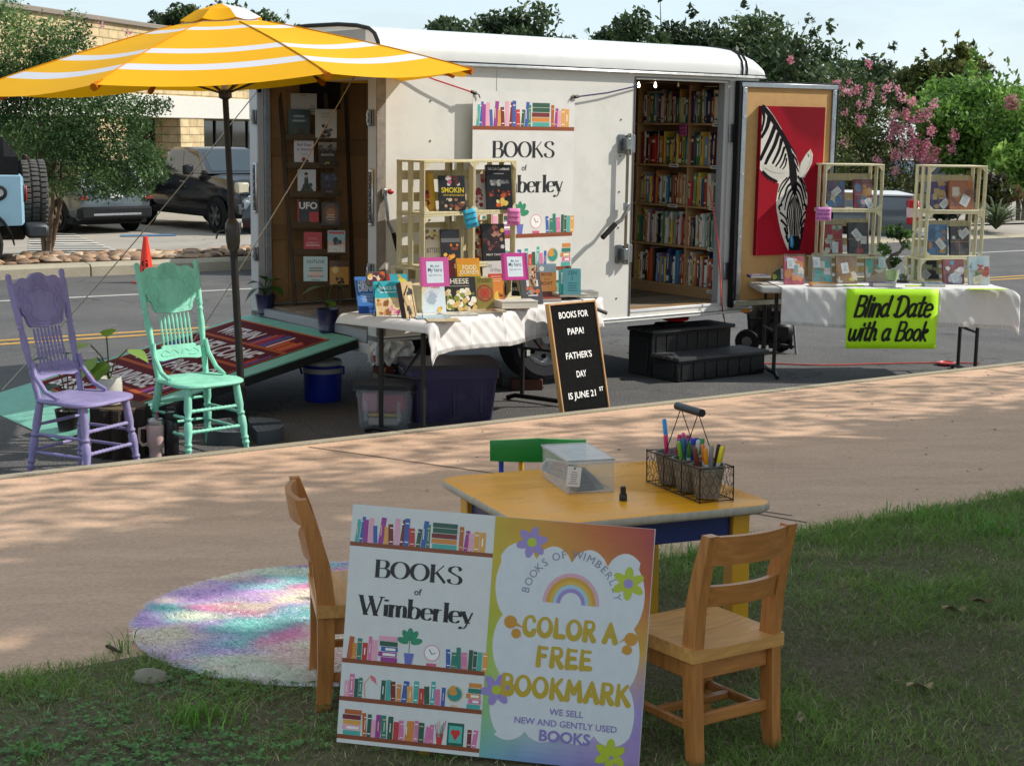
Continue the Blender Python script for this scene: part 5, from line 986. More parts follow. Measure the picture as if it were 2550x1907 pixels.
for a in ((745, 348, .165, .215, .022, '#1d3d38', A_kr, 'dark green novel with pale lettering, top left of the ladder shelf', .1), (812, 351, .165, .22, .024, '#c9c2b4', A_hum, 'cream novel with dark figures, top right of the ladder shelf', .1), (757, 417, .15, .19, .025, '#cfccd0', A_bad, 'white history book lettered Bad Days in History on the ladder shelf', 0), (816, 418, .14, .18, .02, '#15171a', A_mid, 'black and grey novel right of the white history book', 0), (764, 488, .14, .19, .022, '#bfc6c6', A_tam, 'pale novel showing a dark-gowned lady on the ladder shelf', 0), (820, 489, .13, .17, .02, '#10131a', A_dk, 'black novel with a blue picture beside the gowned lady novel', 0), (768, 561, .165, .2, .03, '#141415', A_ufo, 'black book lettered UFO with a red block on the ladder shelf', 0), (824, 560, .14, .18, .02, '#2b2119', A_gr, 'dark brown book with an ornate oval right of the UFO book', 0), (779, 626, .14, .155, .025, '#b8232b', A_inv, 'small red investing book on the fifth ladder shelf', 0), (838, 626, .135, .17, .03, '#d5cdbd', A_dol, 'pastel novel lettered DOLLY on the fifth ladder shelf', 0), (786, 704, .185, .215, .035, '#c5dcd8', A_out, 'pale turquoise book lettered OUTLIVE on the lowest ladder shelf', 0), (845, 704, .145, .185, .02, '#a8762c', A_des, 'golden desert novel right of the OUTLIVE book', 0)):
    ladder_book(*a[:8], rz=rb.uniform(-.08, .08))
b = B(); b.box(0, .2, 0, .003, 0, .16, '#c9c9c6'); a_ = Art(b, Matrix.Identity(4), .2, .16); a_.rect(.38, .9, .62, .93, '#777'); lines(a_, .68, .96, .1, .34, 3, '#666', .5); a_.text('Share', .84, .4, .012, '#555', 0)
q = Yd(724, 285, lf.y+.19); tag(b.build('paper_sign', paper, M=Matrix.Translation(q)@Matrix.Rotation(.15, 4, 'Z')@Matrix.Rotation(-.05, 4, 'X')), 'white paper sign clipped to the top of the ladder shelf', 'sign')
# tall narrow cabinet end and the art book on top of it, behind the near post
t = thing('side_cabinet', 'tan bookcase end standing just inside the near rear post', 'cabinet', M=TM)
b = B(); b.box(.62, .64, .06, .36, .06, 1.43, '#a47f55', .003); b.box(.64, 1.9, .05, .36, 1.41, 1.43, '#a47f55', .003); b.build('carcass', matte, t)
for z in (.1, .42, .75, 1.08): 
    b = B(); b.box(.641, 1.9, .06, .35, z-.015, z, '#a47f55', .002); b.build('shelf', matte, t)
b = B(); b.box(0, .3, 0, .02, 0, .33, '#5f3b1c', .003); a_ = Art(b, Matrix.Identity(4), .3, .33); blobs(a_, 40, .05, .05, .95, .95, ['#7a4a1c', '#a8602a', '#35542c', '#c2782f', '#28412a', '#57331a'], .08, .2, 12); a_.text('CHEF', .5, .8, .05, '#b58a2a', .01)
tag(b.build('art_book', printed, M=TM@Matrix.Translation((.64, .34, 1.436))@Matrix.Rotation(-.9, 4, 'Z')@Matrix.Rotation(-.1, 4, 'X')), 'large orange and green picture book on top of the tan cabinet', 'book')
# ------------------------------------------------------------------ the shop's printed banner design
BKC = ['#2e7d6b', '#c23b34', '#d4873a', '#d977a0', '#3f5fa5', '#4fa89c', '#a03a8c', '#e0a04a', '#7a2a2a', '#2f5a45', '#e7a3b5', '#b8602c']
def shelf_row(A, v, seed, items, u0=.02, u1=.98, hh=.1):
    A.rect(u0-.02, v-.018, u1+.02, v, '#8a4524'); r = random.Random(seed); u = u0+.01
    for k, wv in items:
        if k == 'b':
            end = u+wv
            while u < end-.02:
                w = r.uniform(.026, .044); h = hh*r.uniform(.62, 1.); c = r.choice(BKC); A.rect(u, v, u+w*.92, v+h, c, rot=r.choice([0, 0, 0, .07, -.09])); 
                d = r.choice(['#f0e6d2', '#e8c58a', '#ffffff'])
                if r.random() < .6: A.rect(u+w*.14, v+h*.12, u+w*.78, v+h*.16, d); A.rect(u+w*.14, v+h*.8, u+w*.78, v+h*.84, d)
                if r.random() < .4: A.rect(u+w*.36, v+h*.3, u+w*.52, v+h*.7, d)
                u += w*1.04
        elif k == 's':
            z = v
            for i in range(5):
                h = .022; o = r.uniform(0, .02); c = r.choice(BKC); A.rect(u+o, z, u+wv-.02+o*.3, z+h*.88, c); A.rect(u+o+.03, z+h*.2, u+wv-.03, z+h*.66, r.choice(['#f3ede0', c, c])); z += h
            u += wv
        elif k == 'p':
            A.poly([(u+.03, v+.045), (u+.1, v+.045), (u+.088, v), (u+.042, v)], '#6a6fb8'); A.line([((u+.065)*A.w, (v+.045)*A.h), ((u+.065)*A.w, (v+.12)*A.h)], .004*A.w, '#2e7d6b')
            for a, l in ((.6, .05), (-.6, .05), (0, .05), (1.3, .045), (-1.3, .045)):
                q = (u+.065+math.sin(a)*.05, v+.085+math.cos(a)*.04); A.circ(q[0], q[1], .022*A.w, '#2f8a63', ry=.042*A.w, rot=-a)
            u += wv
        elif k == 'c':
            A.rect(u+.03, v, u+.1, v+.012, '#d2607f'); A.circ(u+.065, v+.055, .056*A.w, '#d98a96', 26); A.circ(u+.065, v+.055, .05*A.w, '#f4efe8', 26); A.line([((u+.045)*A.w, (v+.07)*A.h), ((u+.065)*A.w, (v+.05)*A.h), ((u+.09)*A.w, (v+.056)*A.h)], .006*A.w, '#222', False); u += wv
        elif k == 'g':
            A.circ(u+.06, v+.055, .058*A.w, '#d5b88a', 26); A.circ(u+.06, v+.055, .05*A.w, '#2e8f86', 26); blobs(A, 4, u+.035, v+.035, u+.085, v+.075, ['#d4933a'], .018, .03, 5); A.rect(u+.04, v, u+.085, v+.008, '#d5b88a'); u += wv
        elif k == 'l':
            A.line([((u+.02)*A.w, v*A.h+.002), ((u+.01)*A.w, (v+.06)*A.h), ((u+.05)*A.w, (v+.095)*A.h)], .005*A.w, '#d49a4a'); A.poly([(u+.05, v+.1), (u+.085, v+.09), (u+.1, v+.06), (u+.055, v+.08)], '#d9707e'); u += wv
        elif k == 'f':
            A.rect(u, v, u+.115, v+.095, '#1f5f4c'); A.rect(u+.012, v+.012, u+.103, v+.083, '#57b5a5'); c = (u+.057, v+.05)
            for s_ in (-1, 1): A.circ(c[0]+s_*.014, c[1]+.006, .019*A.w, '#d3312f', 14)
            A.poly([(c[0]-.032, c[1]+.003), (c[0]+.032, c[1]+.003), (c[0], c[1]-.028)], '#d3312f'); u += wv
        elif k == 'v':
            for i in range(6): A.line([((u+.02+i*.007)*A.w, (v+.03)*A.h), ((u+.005+i*.014)*A.w, (v+.08+.01*(i % 3))*A.h)], .005*A.w, ['#3f5fa5', '#d4873a', '#b9b0a0', '#2e7d6b', '#555', '#c9485a'][i])
            A.poly([(u+.01, v+.045), (u+.065, v+.045), (u+.055, v), (u+.02, v)], '#c9353a'); u += wv
def shop_poster(A):
    W_ = A.w; A.rect(0, 0, 1, 1, '#d9d7d1')
    shelf_row(A, .845, 3, (('b', .55), ('s', .2), ('b', .2)), hh=.115)
    A.letters('BOOKS', .5, .705, .072*A.h, '#14121a', 'didone', maxw=.62*W_); A.text('of', .5, .645, .026*A.h, '#1d1b22', .02)
    A.letters('Wimberley', .5, .545, .078*A.h, '#14121a', 'didone', maxw=.8*W_, gap=.03)
    shelf_row(A, .355, 5, (('b', .2), ('s', .15), ('p', .16), ('c', .17), ('b', .3)), hh=.105)
    shelf_row(A, .195, 7, (('b', .12), ('l', .13), ('b', .46), ('g', .14), ('s', .12)), hh=.1)
    shelf_row(A, .035, 9, (('s', .15), ('b', .5), ('v', .09), ('f', .14), ('b', .08)), hh=.1)
# the hung banner, standing off the wall at its left
bw, bh = .937, 1.56; t = thing('banner', 'vinyl shop banner with printed bookshelves hung by bungee cords on the trailer side', 'banner', M=TM@Matrix.Translation((.742, -.06, 1.69-bh))@Matrix.Rotation(math.atan2(.03, bw), 4, 'Z'))
b = B(); b.box(0, bw, .0, .003, 0, bh, '#cfcdc6'); A = Art(b, Matrix.Identity(4), bw, bh, step=.00015); shop_poster(A); b.build('sheet', vinyl, t)
b = B()
for x in (.02, bw-.02): b.lathe([(.006, -.003), (.012, -.003), (.012, .003), (.006, .003)], '#b9a46a', 12, (x, -.006, bh-.02), (0, 1, 0)); 
b.build('eyelet', metal, t)
bL = TM@Vector((.755, -.07, 1.67)); bR = TM@Vector((1.67, -.04, 1.665))
for nm, a, c, colr, lab in (('bungee_cord', bL, TM@Vector((.1, -.03, 1.86)), '#c2302b', 'red bungee cord holding the banner\'s left corner'), ('bungee_cord', bR, TM@Vector((2.31, -.02, 1.765)), '#262a55', 'dark blue bungee cord from the banner\'s right corner to the side doorway')):
    t = thing(nm, lab, 'bungee cord', loc=a); d = c-Vector(a); b = B(); b.tube([(0, 0, 0), d*.5-Vector((0, 0, .012)), d], .0055, colr, 7); b.build('cord', matte, t)
    b = B(); b.tube([(0, 0, 0), (-d.normalized()*.03)[:], (-d.normalized()*.04+Vector((0, 0, -.02)))[:]], .004, '#16161a', 6); b.tube([(0, 0, 0), (d.normalized()*.035)[:]], .012, '#16161a', 8); b.build('hook', darkm, t)
# ------------------------------------------------------------------ zebra painting hung on the opened door
pm = Matrix.Translation(HP)@Matrix.Rotation(da, 4, 'Z')
def on_door(px, py):
    d = ray(px, py); n = pm.to_3x3()@Vector((0, 1, 0)); o = pm@Vector((0, -.055, 0)); q = EYE+d*((o-EYE).dot(n)/d.dot(n)); return pm.inverted()@q
pa, pb_, pc = on_door(1897, 264), on_door(2056, 268), on_door(1880, 637); pw, ph = pb_.x-pa.x, pa.z-pc.z
t = thing('zebra_painting', 'tall canvas painting of a zebra with bowed head on red, on the opened door', 'painting', M=pm@Matrix.Translation((pa.x, -.055, pc.z)))
RED = '#9a1526'; b = B(); b.box(0, pw, .0005, .042, 0, ph, '#7d1220', .003); b.build('canvas_block', canvas, t)
b = B(); A = Art(b, Matrix.Identity(4), 1, 1, eps=.0002, step=.00012)
A.cyc = 400; A.st = .00002
q = lambda x, y: ((x-40-40*(900-y)/850)/365*pw, (900-y)/850*ph)                # survey of the painting's own drawing
PL_ = lambda pts, c: A.poly([q(*p) for p in pts], c)
WHT, BLK, GRY = '#dcd7cc', '#16121a', '#aaa59c'
def sw(pts, w0, w1=None, c=BLK):
    P = smooth([q(*p) for p in pts], 5); w = w0 if isinstance(w0, list) else [w0+((w0 if w1 is None else w1)-w0)*i/(len(pts)-1) for i in range(len(pts))]
    A.line(P, [pw/365*(w[min(i//5, len(w)-1)]+(w[min(i//5+1, len(w)-1)]-w[min(i//5, len(w)-1)])*(i % 5)/5) for i in range(len(P))], c)
A.rect(0, 0, pw, ph, RED)
for i in range(8): k = i/8; A.poly([q(170+40*k, 50), q(444, 50), q(430, 330-130*k), q(380, 300-90*k), q(260, 220-80*k)], tuple(x*(1-.4*k) for x in h2('#951627')))
for i in range(5): k = i/5; A.poly([q(42, 900), q(60, 600+20*i), q(110+20*k, 700), q(200, 880+4*i), q(190, 900)], tuple(x*(1+.22*k) for x in h2('#9a1526')))
PL_([(84, 52), (110, 55), (150, 110), (190, 175), (215, 235), (250, 290), (275, 340), (290, 380), (295, 430), (315, 470), (330, 510), (338, 560), (338, 600), (328, 650), (325, 690), (310, 760), (300, 820), (295, 870), (225, 875), (205, 830), (185, 770), (172, 710), (160, 640), (158, 590), (165, 540), (175, 490), (130, 465), (80, 425), (67, 405)], WHT)
for p, w0, w1 in (([(84, 60), (92, 120), (78, 190)], 20, 10), ([(122, 112), (108, 170), (78, 225)], 26, 14), ([(152, 165), (125, 235), (85, 320), (72, 350)], 24, 16), ([(172, 205), (150, 270), (112, 345), (98, 378)], 22, 16), ([(190, 240), (175, 300), (140, 372)], 20, 12), ([(205, 285), (185, 345), (155, 392)], 15, 8), ([(213, 322), (200, 365), (175, 408)], 12, 6), ([(218, 348), (211, 385), (190, 412)], 10, 5), ([(215, 235), (245, 280), (268, 318)], 11, 6), ([(252, 322), (272, 350), (284, 385)], 13, 7), ([(258, 360), (276, 395), (286, 420)], 10, 6)): sw(p, w0, w1)
sw([(88, 54), (130, 110), (175, 180), (210, 240), (235, 310), (250, 380), (256, 440), (262, 510), (264, 560)], [18, 25, 23, 24, 28, 36, 44, 34, 6])
PL_([(78, 382), (120, 378), (160, 395), (200, 410), (226, 425), (205, 450), (165, 468), (120, 445), (85, 412)], '#cfcbc0'); sw([(95, 400), (140, 425), (200, 430)], 7, 3, GRY); sw([(84, 424), (120, 455), (162, 476)], 16, 10)
for x, y in ((92, 430), (108, 446), (126, 458), (144, 468)): sw([(x, y), (x+3, y+22)], 8, 3)
PL_([(290, 420), (300, 370), (330, 320), (356, 290), (370, 320), (365, 370), (345, 410), (320, 455), (300, 455)], '#d2cec4'); sw([(355, 300), (358, 350), (335, 410)], 5, 3, GRY); sw([(342, 322), (346, 336)], 8, 5, '#55504c')
for s_ in (-1, 1):
    X = lambda x: 262+s_*(x-262)*(1 if s_ > 0 else (1.12 if x < 315 else 1.32))
    for p, w0, w1 in (([(284, 448), (303, 480), (320, 530), (330, 575)], 10, 7), ([(279, 488), (299, 512), (312, 560), (320, 600)], 13, 7), ([(275, 520), (294, 552), (306, 600), (312, 640)], 11, 6), ([(269, 540), (284, 582), (298, 640), (300, 690)], 8, 5), ([(300, 456), (318, 492), (331, 535)], 8, 5), ([(324, 655), (306, 690), (298, 735)], 10, 5), ([(319, 700), (304, 735), (296, 780)], 12, 6), ([(312, 748), (299, 795)], 13, 8), ([(304, 795), (296, 825)], 13, 8)): sw([(X(x), y) for x, y in p], w0, w1)
    sw([(X(319), 610), (X(329), 622), (X(326), 640)], 14, 8)
    for k in range(4): sw([(262+s_*(3+k*4), 560+k*6), (262+s_*(4+k*12), 650), (262+s_*(3+k*9), 730), (262+s_*(2+k*7), 795)], [3, 7, 6, 4])
PL_([(226, 806), (242, 792), (288, 792), (299, 830), (292, 876), (228, 876)], '#17131a'); PL_([(231, 800), (243, 782), (254, 800), (258, 838), (250, 862), (236, 852)], '#2f88ad'); sw([(244, 800), (246, 845)], 5, 3, '#8cc3d4')
b.build('painted_face', canvas, t)

# ------------------------------------------------------------------ display furniture
CRM = '#c2b791'
def crate(M_, w, h, d, label, colr=CRM, group='wooden display crates'):
    t = thing('crate', label, 'crate', M=M_, group=group)                       # opening faces -y, stands on z=0
    for z in (0, h-.014):
        b = B(); b.box(0, w, .0, d, z, z+.014, colr, .002); b.build('end_panel', crude, t)
    for x in (0, w-.01):
        for y in (.0, d*.5-.025, d-.05):
            b = B(); b.box(x, x+.01, y, y+.048, .0141, h-.0141, colr, .002); b.build('slat', crude, t)
    for z in (h*.2, h*.62):
        b = B(); b.box(.0102, w-.0102, d-.011, d-.001, z, z+.06, colr, .002); b.build('slat', crude, t)
    b = B(); g = .045
    for x0, s_ in ((.0102, 1), (w-.0102, -1)):
        for z0, s2 in ((h-.0142, -1), (.0142, 1)): b.prism([(x0, z0), (x0+s_*g, z0), (x0, z0+s2*g)], .0005, .012, colr)
    b.build('corner_blocks', crude, t); return t
def fold_table(M_, L_, w, z, label, feet=True):
    t = thing('folding_table', label, 'folding table', M=M_)
    b = B(); b.box(-L_/2, L_/2, -w/2, w/2, z-.045, z, '#b9b7b2', .012); b.build('table_top', plastic, t)
    for s_ in (-1, 1):
        x = s_*(L_/2-(.16 if L_ < 2 else (.2 if s_ < 0 else .2)))
        for y in (-w/2+.16, w/2-.16):
            b = B(); b.tube([(x, y, .03), (x, y, z-.05)], .016, '#26241f', 8); b.build('leg', darkm, t)
        b = B(); b.tube([(x, -w/2+.03, .012), (x, -w/2+.1, .035), (x, w/2-.1, .035), (x, w/2-.03, .012)], .017, '#1b1b1c', 8); b.build('foot_bar', darkm, t)
        b = B(); b.tube([(x, 0, z*.5), (x-s_*.42, 0, z-.05)], .011, '#1b1b1c', 7); b.tube([(x, -w/2+.16, z*.5), (x, w/2-.16, z*.5)], .011, '#1b1b1c', 7); b.build('brace', darkm, t)
    return t
ZT = .775; RZ = .735
LT = Matrix.Translation((-.24, 10.25, 0))@Matrix.Rotation(math.radians(55), 4, 'Z')
fold_table(LT, 1.9, .66, ZT, 'dark-legged folding table under the white cloth with the books for Papa')
def cloth_mesh(M_, x0, x1, y0, y1, z, drop, seed, mat, left=0.0, right=0.0, hem=True):
    """lies on the table, hangs over its front (-y) edge; the hem falls in soft folds"""
    b = B(); rr = np.random.RandomState(seed); ph = rr.uniform(0, 6, 6); L2 = y1-y0; T_ = L2+drop
    def f(u, v):
        x = x0+(x1-x0)*u; s_ = v*T_; wv = .5*math.sin(x*7+ph[0])+.35*math.sin(x*15+ph[1])+.2*math.sin(x*29+ph[2])
        if s_ <= L2: y = y1-s_; zz = z+.0022+.0012*(1+math.sin(x*9+y*5+ph[3])*math.sin(y*11+ph[4]))+.0016*math.exp(-(((x+.1*y+ph[0]) % .36-.18)/.007)**2)+.0014*math.exp(-(((y+ph[1]) % .3-.15)/.007)**2)
        else:
            k = (s_-L2)/drop; a = min(1, k*6); y = y0-.012*math.sin(a*1.57)-.022*k*(1+wv)-.005*math.exp(-(((x+ph[0]) % .36-.18)/.008)**2)-.0035*math.sin(x*31+k*6+ph[2])*math.sin(k*5+x*11)-.002*math.sin(x*57-k*13+ph[3]); zz = z+.002-(s_-L2)*(1-.05*(1-a))+.012*k*math.sin(x*5+ph[5])
        if left and x < x0+left: zz -= ((x0+left-x)/left)**2*left*.8
        if right and x > x1-right: q = (x-(x1-right))/right; zz -= q*q*right*.5; 
        return (x, y, zz)
    nu, nv = 210, 100; b.grid(lambda u, v: f(u, v), nu, nv, '#cfcdca'); o = b.build('tablecloth', mat, M=M_, solid=.0012); 
    if hem:
        h = B(); r = random.Random(seed)
        for i in range(int((x1-x0)/.011)):
            u = (i+.5)*.011/(x1-x0); p0 = Vector(f(u, 1-.028/T_)); p1 = Vector(f(u, 1-.006/T_)); h.add([p0+Vector((-.0015, -.003, 0)), p0+Vector((.0015, -.003, 0)), p1+Vector((.0018, -.003, 0)), p1+Vector((-.0018, -.003, 0))], [(0, 1, 2, 3)], '#8d8a86' if r.random() < .5 else '#a9a6a2')
        h.build('hem', cloth, o)
    return o
ca, cb, cc_ = [LT.inverted()@Vector(G(x, y, ZT)) for x, y in ((828, 782), (1062, 825), (1480, 728))]
tag(cloth_mesh(LT, -1.02, .97, -.375, .35, ZT, .2, 3, cloth, left=.07), 'white cotton cloth draped over the table of books for Papa', 'tablecloth', 'white tablecloths')
RT = Matrix.Translation((3.0, 12.53, 0))@Matrix.Rotation(math.radians(4.5), 4, 'Z')
fold_table(RT@Matrix.Translation((-.09, 0, 0)), 1.98, .7, RZ, 'folding table with black legs on the right, carrying the wrapped books')
tag(cloth_mesh(RT, -.93, .995, -.372, .34, RZ, .30, 8, cloth, right=.1), 'white cloth on the right table behind the lime green sign', 'tablecloth', 'white tablecloths')
ZB = ZT+.0065; ZR_ = RZ+.0065
def place(px, py, z=ZB): return Vector(G(px, py, z))
def dbook(px, py, wpx, hpx, d, col, art, label, th=.42, lean=.33, spine=None, z=ZB, group='books on the Papa table', y=None, pages='#ddd5c2', name='book', cat='book'):
    if y is None:
        q = place(px, py, z)
        if py > 600 and px < 1500 and z < ZB+.1: lq = LT.inverted()@q; q = LT@Vector((max(-.93, min(.92, lq.x)), max(-.35, min(.3, lq.y)), lq.z))
    else: q = Vector(Yd(px, py, y)); q.z = z
    k = CF/q.y; w, h = wpx/k/math.cos(th), hpx/k/.95
    M_ = Matrix.Translation(q)@Matrix.Rotation(th, 4, 'Z')@Matrix.Rotation(-lean, 4, 'X')@Matrix.Translation((-w/2, 0, 0)); return book(M_, w, h, d, col, art, label, group, spine, pages, name, cat)
ZX = lambda x, y: (850+x*.29385, 600+y*.29385)
def bx(x, y, w, h, *a, **k): px, py = ZX(x, y); return dbook(px, py, w*.29385, h*.29385, *a, **k)
# crates on the left table: two low ones carry two stacks of two
cz = ZB; cw, ch, cd = .45, .345, .28
p1 = place(1062, 756, ZB); thc = math.radians(44)
def cpos(px, py, z, th=thc, dx=0): return Matrix.Translation(Vector(G(px, py, z)))@Matrix.Rotation(th, 4, 'Z')
low = .2
LOW = .255; SL_, SR_ = Vector(Yd(1055, 671, 10.0)), Vector(Yd(1177, 660, 10.3))
for o, cwid, th_, nm, what in ((SL_, .45, thc, 'left', 'smoking'), (SR_, .41, math.radians(46), 'right', 'black')):
    m = Matrix.Translation((o.x, o.y, 0))@Matrix.Rotation(th_, 4, 'Z')
    crate(m@Matrix.Translation((-.03, -.0, ZB)), cwid+(.03 if nm == 'left' else 0), LOW, .3, f'low cream crate under the {nm} crate stack on the Papa table')
    for i, l in ((0, f'cream slatted crate, lower one of the {nm} stack on the Papa table'), (1, f'cream slatted crate, upper one of the {nm} stack, holding the {what} cookbook')): crate(m@Matrix.Translation((0, 0, ZB+LOW+.001+i*(ch+.001))), cwid, ch, cd, l)
RS = ZB+.175
for x, lab in ((-.62, 'low cream riser crate at the front left of the crate stacks'), (-.02, 'low cream riser crate at the front right of the crate stacks')): crate(LT@Matrix.Translation((x, -.02, ZB)), .56, .172, .13, lab)
def A_drink(A): A.text('I NEED A', .48, .78, .03, '#e8eef5', .02, A.w*.7); A.text('DRINK', .5, .6, .045, '#e8eef5', .03, A.w*.78); lines(A, .15, .85, .3, .54, 6, '#b6cdea', .35); A.rect(.0, .0, 1, .2, '#27509a')
def A_teal(A): A.text('JAMAICA 101', .5, .74, .022, '#dff1f0', .012, A.w*.7); lines(A, .2, .8, .64, .7, 1, '#dff1f0', .4); A.rect(0, .0, 1, .5, '#d8c29a'); blobs(A, 16, .08, .05, .5, .45, ['#8a5a30', '#c98a4a', '#e0b77a'], .05, .12, 3); blobs(A, 10, .5, .05, .95, .48, ['#c2508a', '#d98ab0', '#e3cf9a'], .05, .14, 4)
def A_face(A): A.rect(0, 0, 1, 1, '#b99c6c'); blobs(A, 5, .45, .6, .85, .8, ['#1c1712'], .1, .2, 2); blobs(A, 4, .5, .35, .85, .6, ['#c9b086', '#ddc79c'], .12, .2, 3); blobs(A, 5, .2, .05, .8, .3, ['#3a3026', '#6d5a40'], .08, .2, 5)
def A_ele(A): A.text('I Love My', .58, .9, .014, '#c23a4a', .008, A.w*.5); A.text('Daddy', .62, .8, .016, '#c23a4a', .008, A.w*.4); blobs(A, 9, .25, .3, .65, .65, ['#b9c6cf', '#cfd9df', '#a9b8c4'], .1, .2, 6); blobs(A, 5, .55, .06, .8, .2, ['#d99a3a', '#e8c65a'], .05, .09, 7); A.poly([(.0, 1), (.14, 1), (.0, .8)], '#c2302f')
def A_cheese(A): A.text('CHEESE', .42, .8, .034, '#e9e2c8', .012, A.w*.74); lines(A, .08, .8, .71, .75, 1, '#c9c2aa', .3, 0); blobs(A, 34, .04, .04, .96, .62, ['#e0cf9a', '#d9b46a', '#efe6cc', '#c9a86a', '#f2ecd9', '#8a8f3a'], .07, .13, 8); blobs(A, 8, .1, .05, .9, .5, ['#3a3a2a', '#6a7a3a'], .03, .06, 9)
def A_olive(A): A.text('LITTLE BOOK', .5, .92, .011, '#3a2a14', .006, A.w*.8); A.text('OF WHISKEY', .5, .85, .011, '#3a2a14', .006, A.w*.8); A.ring(.5, .5, .045, .056, '#a33a26'); A.circ(.5, .5, .036, '#b5452c'); A.line([(.25*A.w, .68*A.h), (.75*A.w, .32*A.h)], .006, '#a33a26'); A.line([(.75*A.w, .68*A.h), (.25*A.w, .32*A.h)], .006, '#a33a26')
def A_orange(A): A.rect(0, .85, 1, 1, '#c9482c'); lines(A, .1, .9, .72, .95, 3, '#f0dfc0', .2); A.poly([(.25, .1), (.6, .1), (.55, .45), (.3, .35)], '#e8c048'); blobs(A, 4, .6, .1, .85, .35, ['#6a3a2a', '#8a4a30'], .06, .1, 3)
def A_day(A): A.text('Day', .3, .6, .03, '#8a8a90', -.002, A.w*.35); A.text('of May', .62, .3, .026, '#8a8a90', -.002, A.w*.5)
def A_savan(A): A.rect(0, .55, 1, 1, '#d9a45a'); A.poly([(.55, 1), (.8, .95), (.75, .5), (.5, .5)], '#2a2a30'); A.rect(.05, .5, .8, .6, '#e6ded0'); A.text('JAMES', .45, .5, .018, '#1d1c1c', .02, A.w*.6); A.rect(.3, .2, .95, .4, '#0c0c0d'); A.text('SAVAGE', .6, .23, .026, '#e9e6df', .02, A.w*.58)
def A_grey(A): A.rect(.3, .55, .85, .75, '#d9d7d3'); blobs(A, 10, .25, .3, .85, .5, ['#3a3a3c', '#8a8a88', '#c9683a'], .05, .12, 4); lines(A, .25, .85, .24, .3, 1, '#d9d7d3', .5)
def A_boys(A): A.rect(0, .75, 1, 1, '#8aa0a8'); A.circ(.25, .85, .018, '#f0ead9'); A.text('BOYS', .5, .64, .022, '#6a2a10', .006, A.w*.7); A.text('IN THE', .5, .52, .009, '#6a2a10', 0, A.w*.4); A.text('BOAT', .5, .38, .022, '#6a2a10', .006, A.w*.7); A.rect(0, 0, 1, .18, '#5a2416')
def A_gift(A): A.rect(.12, .42, .88, .9, '#e3efe9'); lines(A, .2, .8, .5, .85, 4, '#2a3a3a', .45); A.circ(.5, 1.02, .02, '#2a2020')
def A_zen(A): A.text('ZEN', .5, .76, .026, '#20606a', .0, A.w*.5); A.line([(.5*A.w, .7*A.h), (.5*A.w, .55*A.h)], .004, '#20606a'); lines(A, .2, .85, .1, .48, 4, '#2f7f88', .35)
def A_smok(A): blobs(A, 10, .3, .75, .8, 1, ['#5a2a24', '#d8d0c8', '#c95a7a'], .05, .12, 3); A.text('SMOKIN', .52, .52, .034, '#e8d02a', .02, A.w*.86); A.text('WITH MYRON MIXON', .55, .42, .012, '#e8c22a', .01, A.w*.8); blobs(A, 26, .05, .05, .95, .34, ['#5a3a22', '#a8743a', '#d9c6a2', '#2a1a12', '#8a4a2a'], .04, .1, 4)
def A_yred(A): blobs(A, 14, .05, .05, .95, .5, ['#7a1f1a', '#b03a2a', '#e0b04a', '#3a1a14'], .1, .25, 5); A.rect(.55, .1, 1, .95, '#d9b23a')
def A_salt(A): A.text('Salt Lick Cookbook', .5, .88, .02, '#e8e4da', .01, A.w*.86); lines(A, .25, .75, .78, .82, 1, '#b9b4aa', .3); A.poly([(.15, .66), (.85, .66), (.9, .58), (.1, .58)], '#6a6a68'); blobs(A, 16, .15, .52, .85, .64, ['#a9a9a6', '#3a3a3a', '#7a7a7a'], .04, .09, 6); blobs(A, 24, .1, .3, .9, .46, ['#8a2f1a', '#5a2014', '#c05a2a', '#3a140c'], .04, .09, 7); blobs(A, 12, .35, .06, .75, .24, ['#e8952a', '#f0c85a', '#d95a1a', '#f5e3a0'], .05, .12, 8)
def A_bbq(A): blobs(A, 18, .05, .05, .95, .95, ['#8a2a30', '#b5505a', '#5a1a1e', '#c98a8a'], .08, .2, 9); A.text('BBQ', .4, .45, .03, '#7a1a1e', .02, A.w*.7)
def A_bit(A): blobs(A, 8, .1, .7, .9, .95, ['#d9c53a', '#8a6a1a', '#3a2a14'], .08, .16, 10); A.rect(.06, .1, .94, .64, '#e0d6bc'); A.text('BITTERS', .5, .3, .032, '#4a3320', .006, A.w*.8)
def A_night(A): A.rect(.0, .62, 1, .74, '#6a6a68'); blobs(A, 16, .1, .05, .9, .55, ['#d97a1f', '#8a3a14', '#f0b53a', '#2a120a'], .06, .16, 11)
def A_patt(A): blobs(A, 30, .05, .05, .95, .95, ['#c9602a', '#e0b25a', '#5a2a3a', '#e6d5b8', '#8a3a2a'], .08, .2, 12)
def A_meat(A): blobs(A, 22, .1, .3, .85, .9, ['#6a3026', '#8a4a38', '#b5806a', '#3a1a14'], .07, .16, 13); A.circ(.9, .82, .015, '#d9b24a'); A.circ(.88, .38, .014, '#c9c5bc'); A.text('MEAT CRAFT', .5, .14, .014, '#e0d8c8', .01, A.w*.7)
def A_food(A): A.rect(0, .75, 1, 1, '#d9902a'); A.text('FOOD', .55, .5, .03, '#f1e8cc', .012, A.w*.6); A.text('JOURNEYS', .52, .3, .026, '#f1e8cc', .012, A.w*.84); A.rect(0, 0, 1, .2, '#6a8a2a')
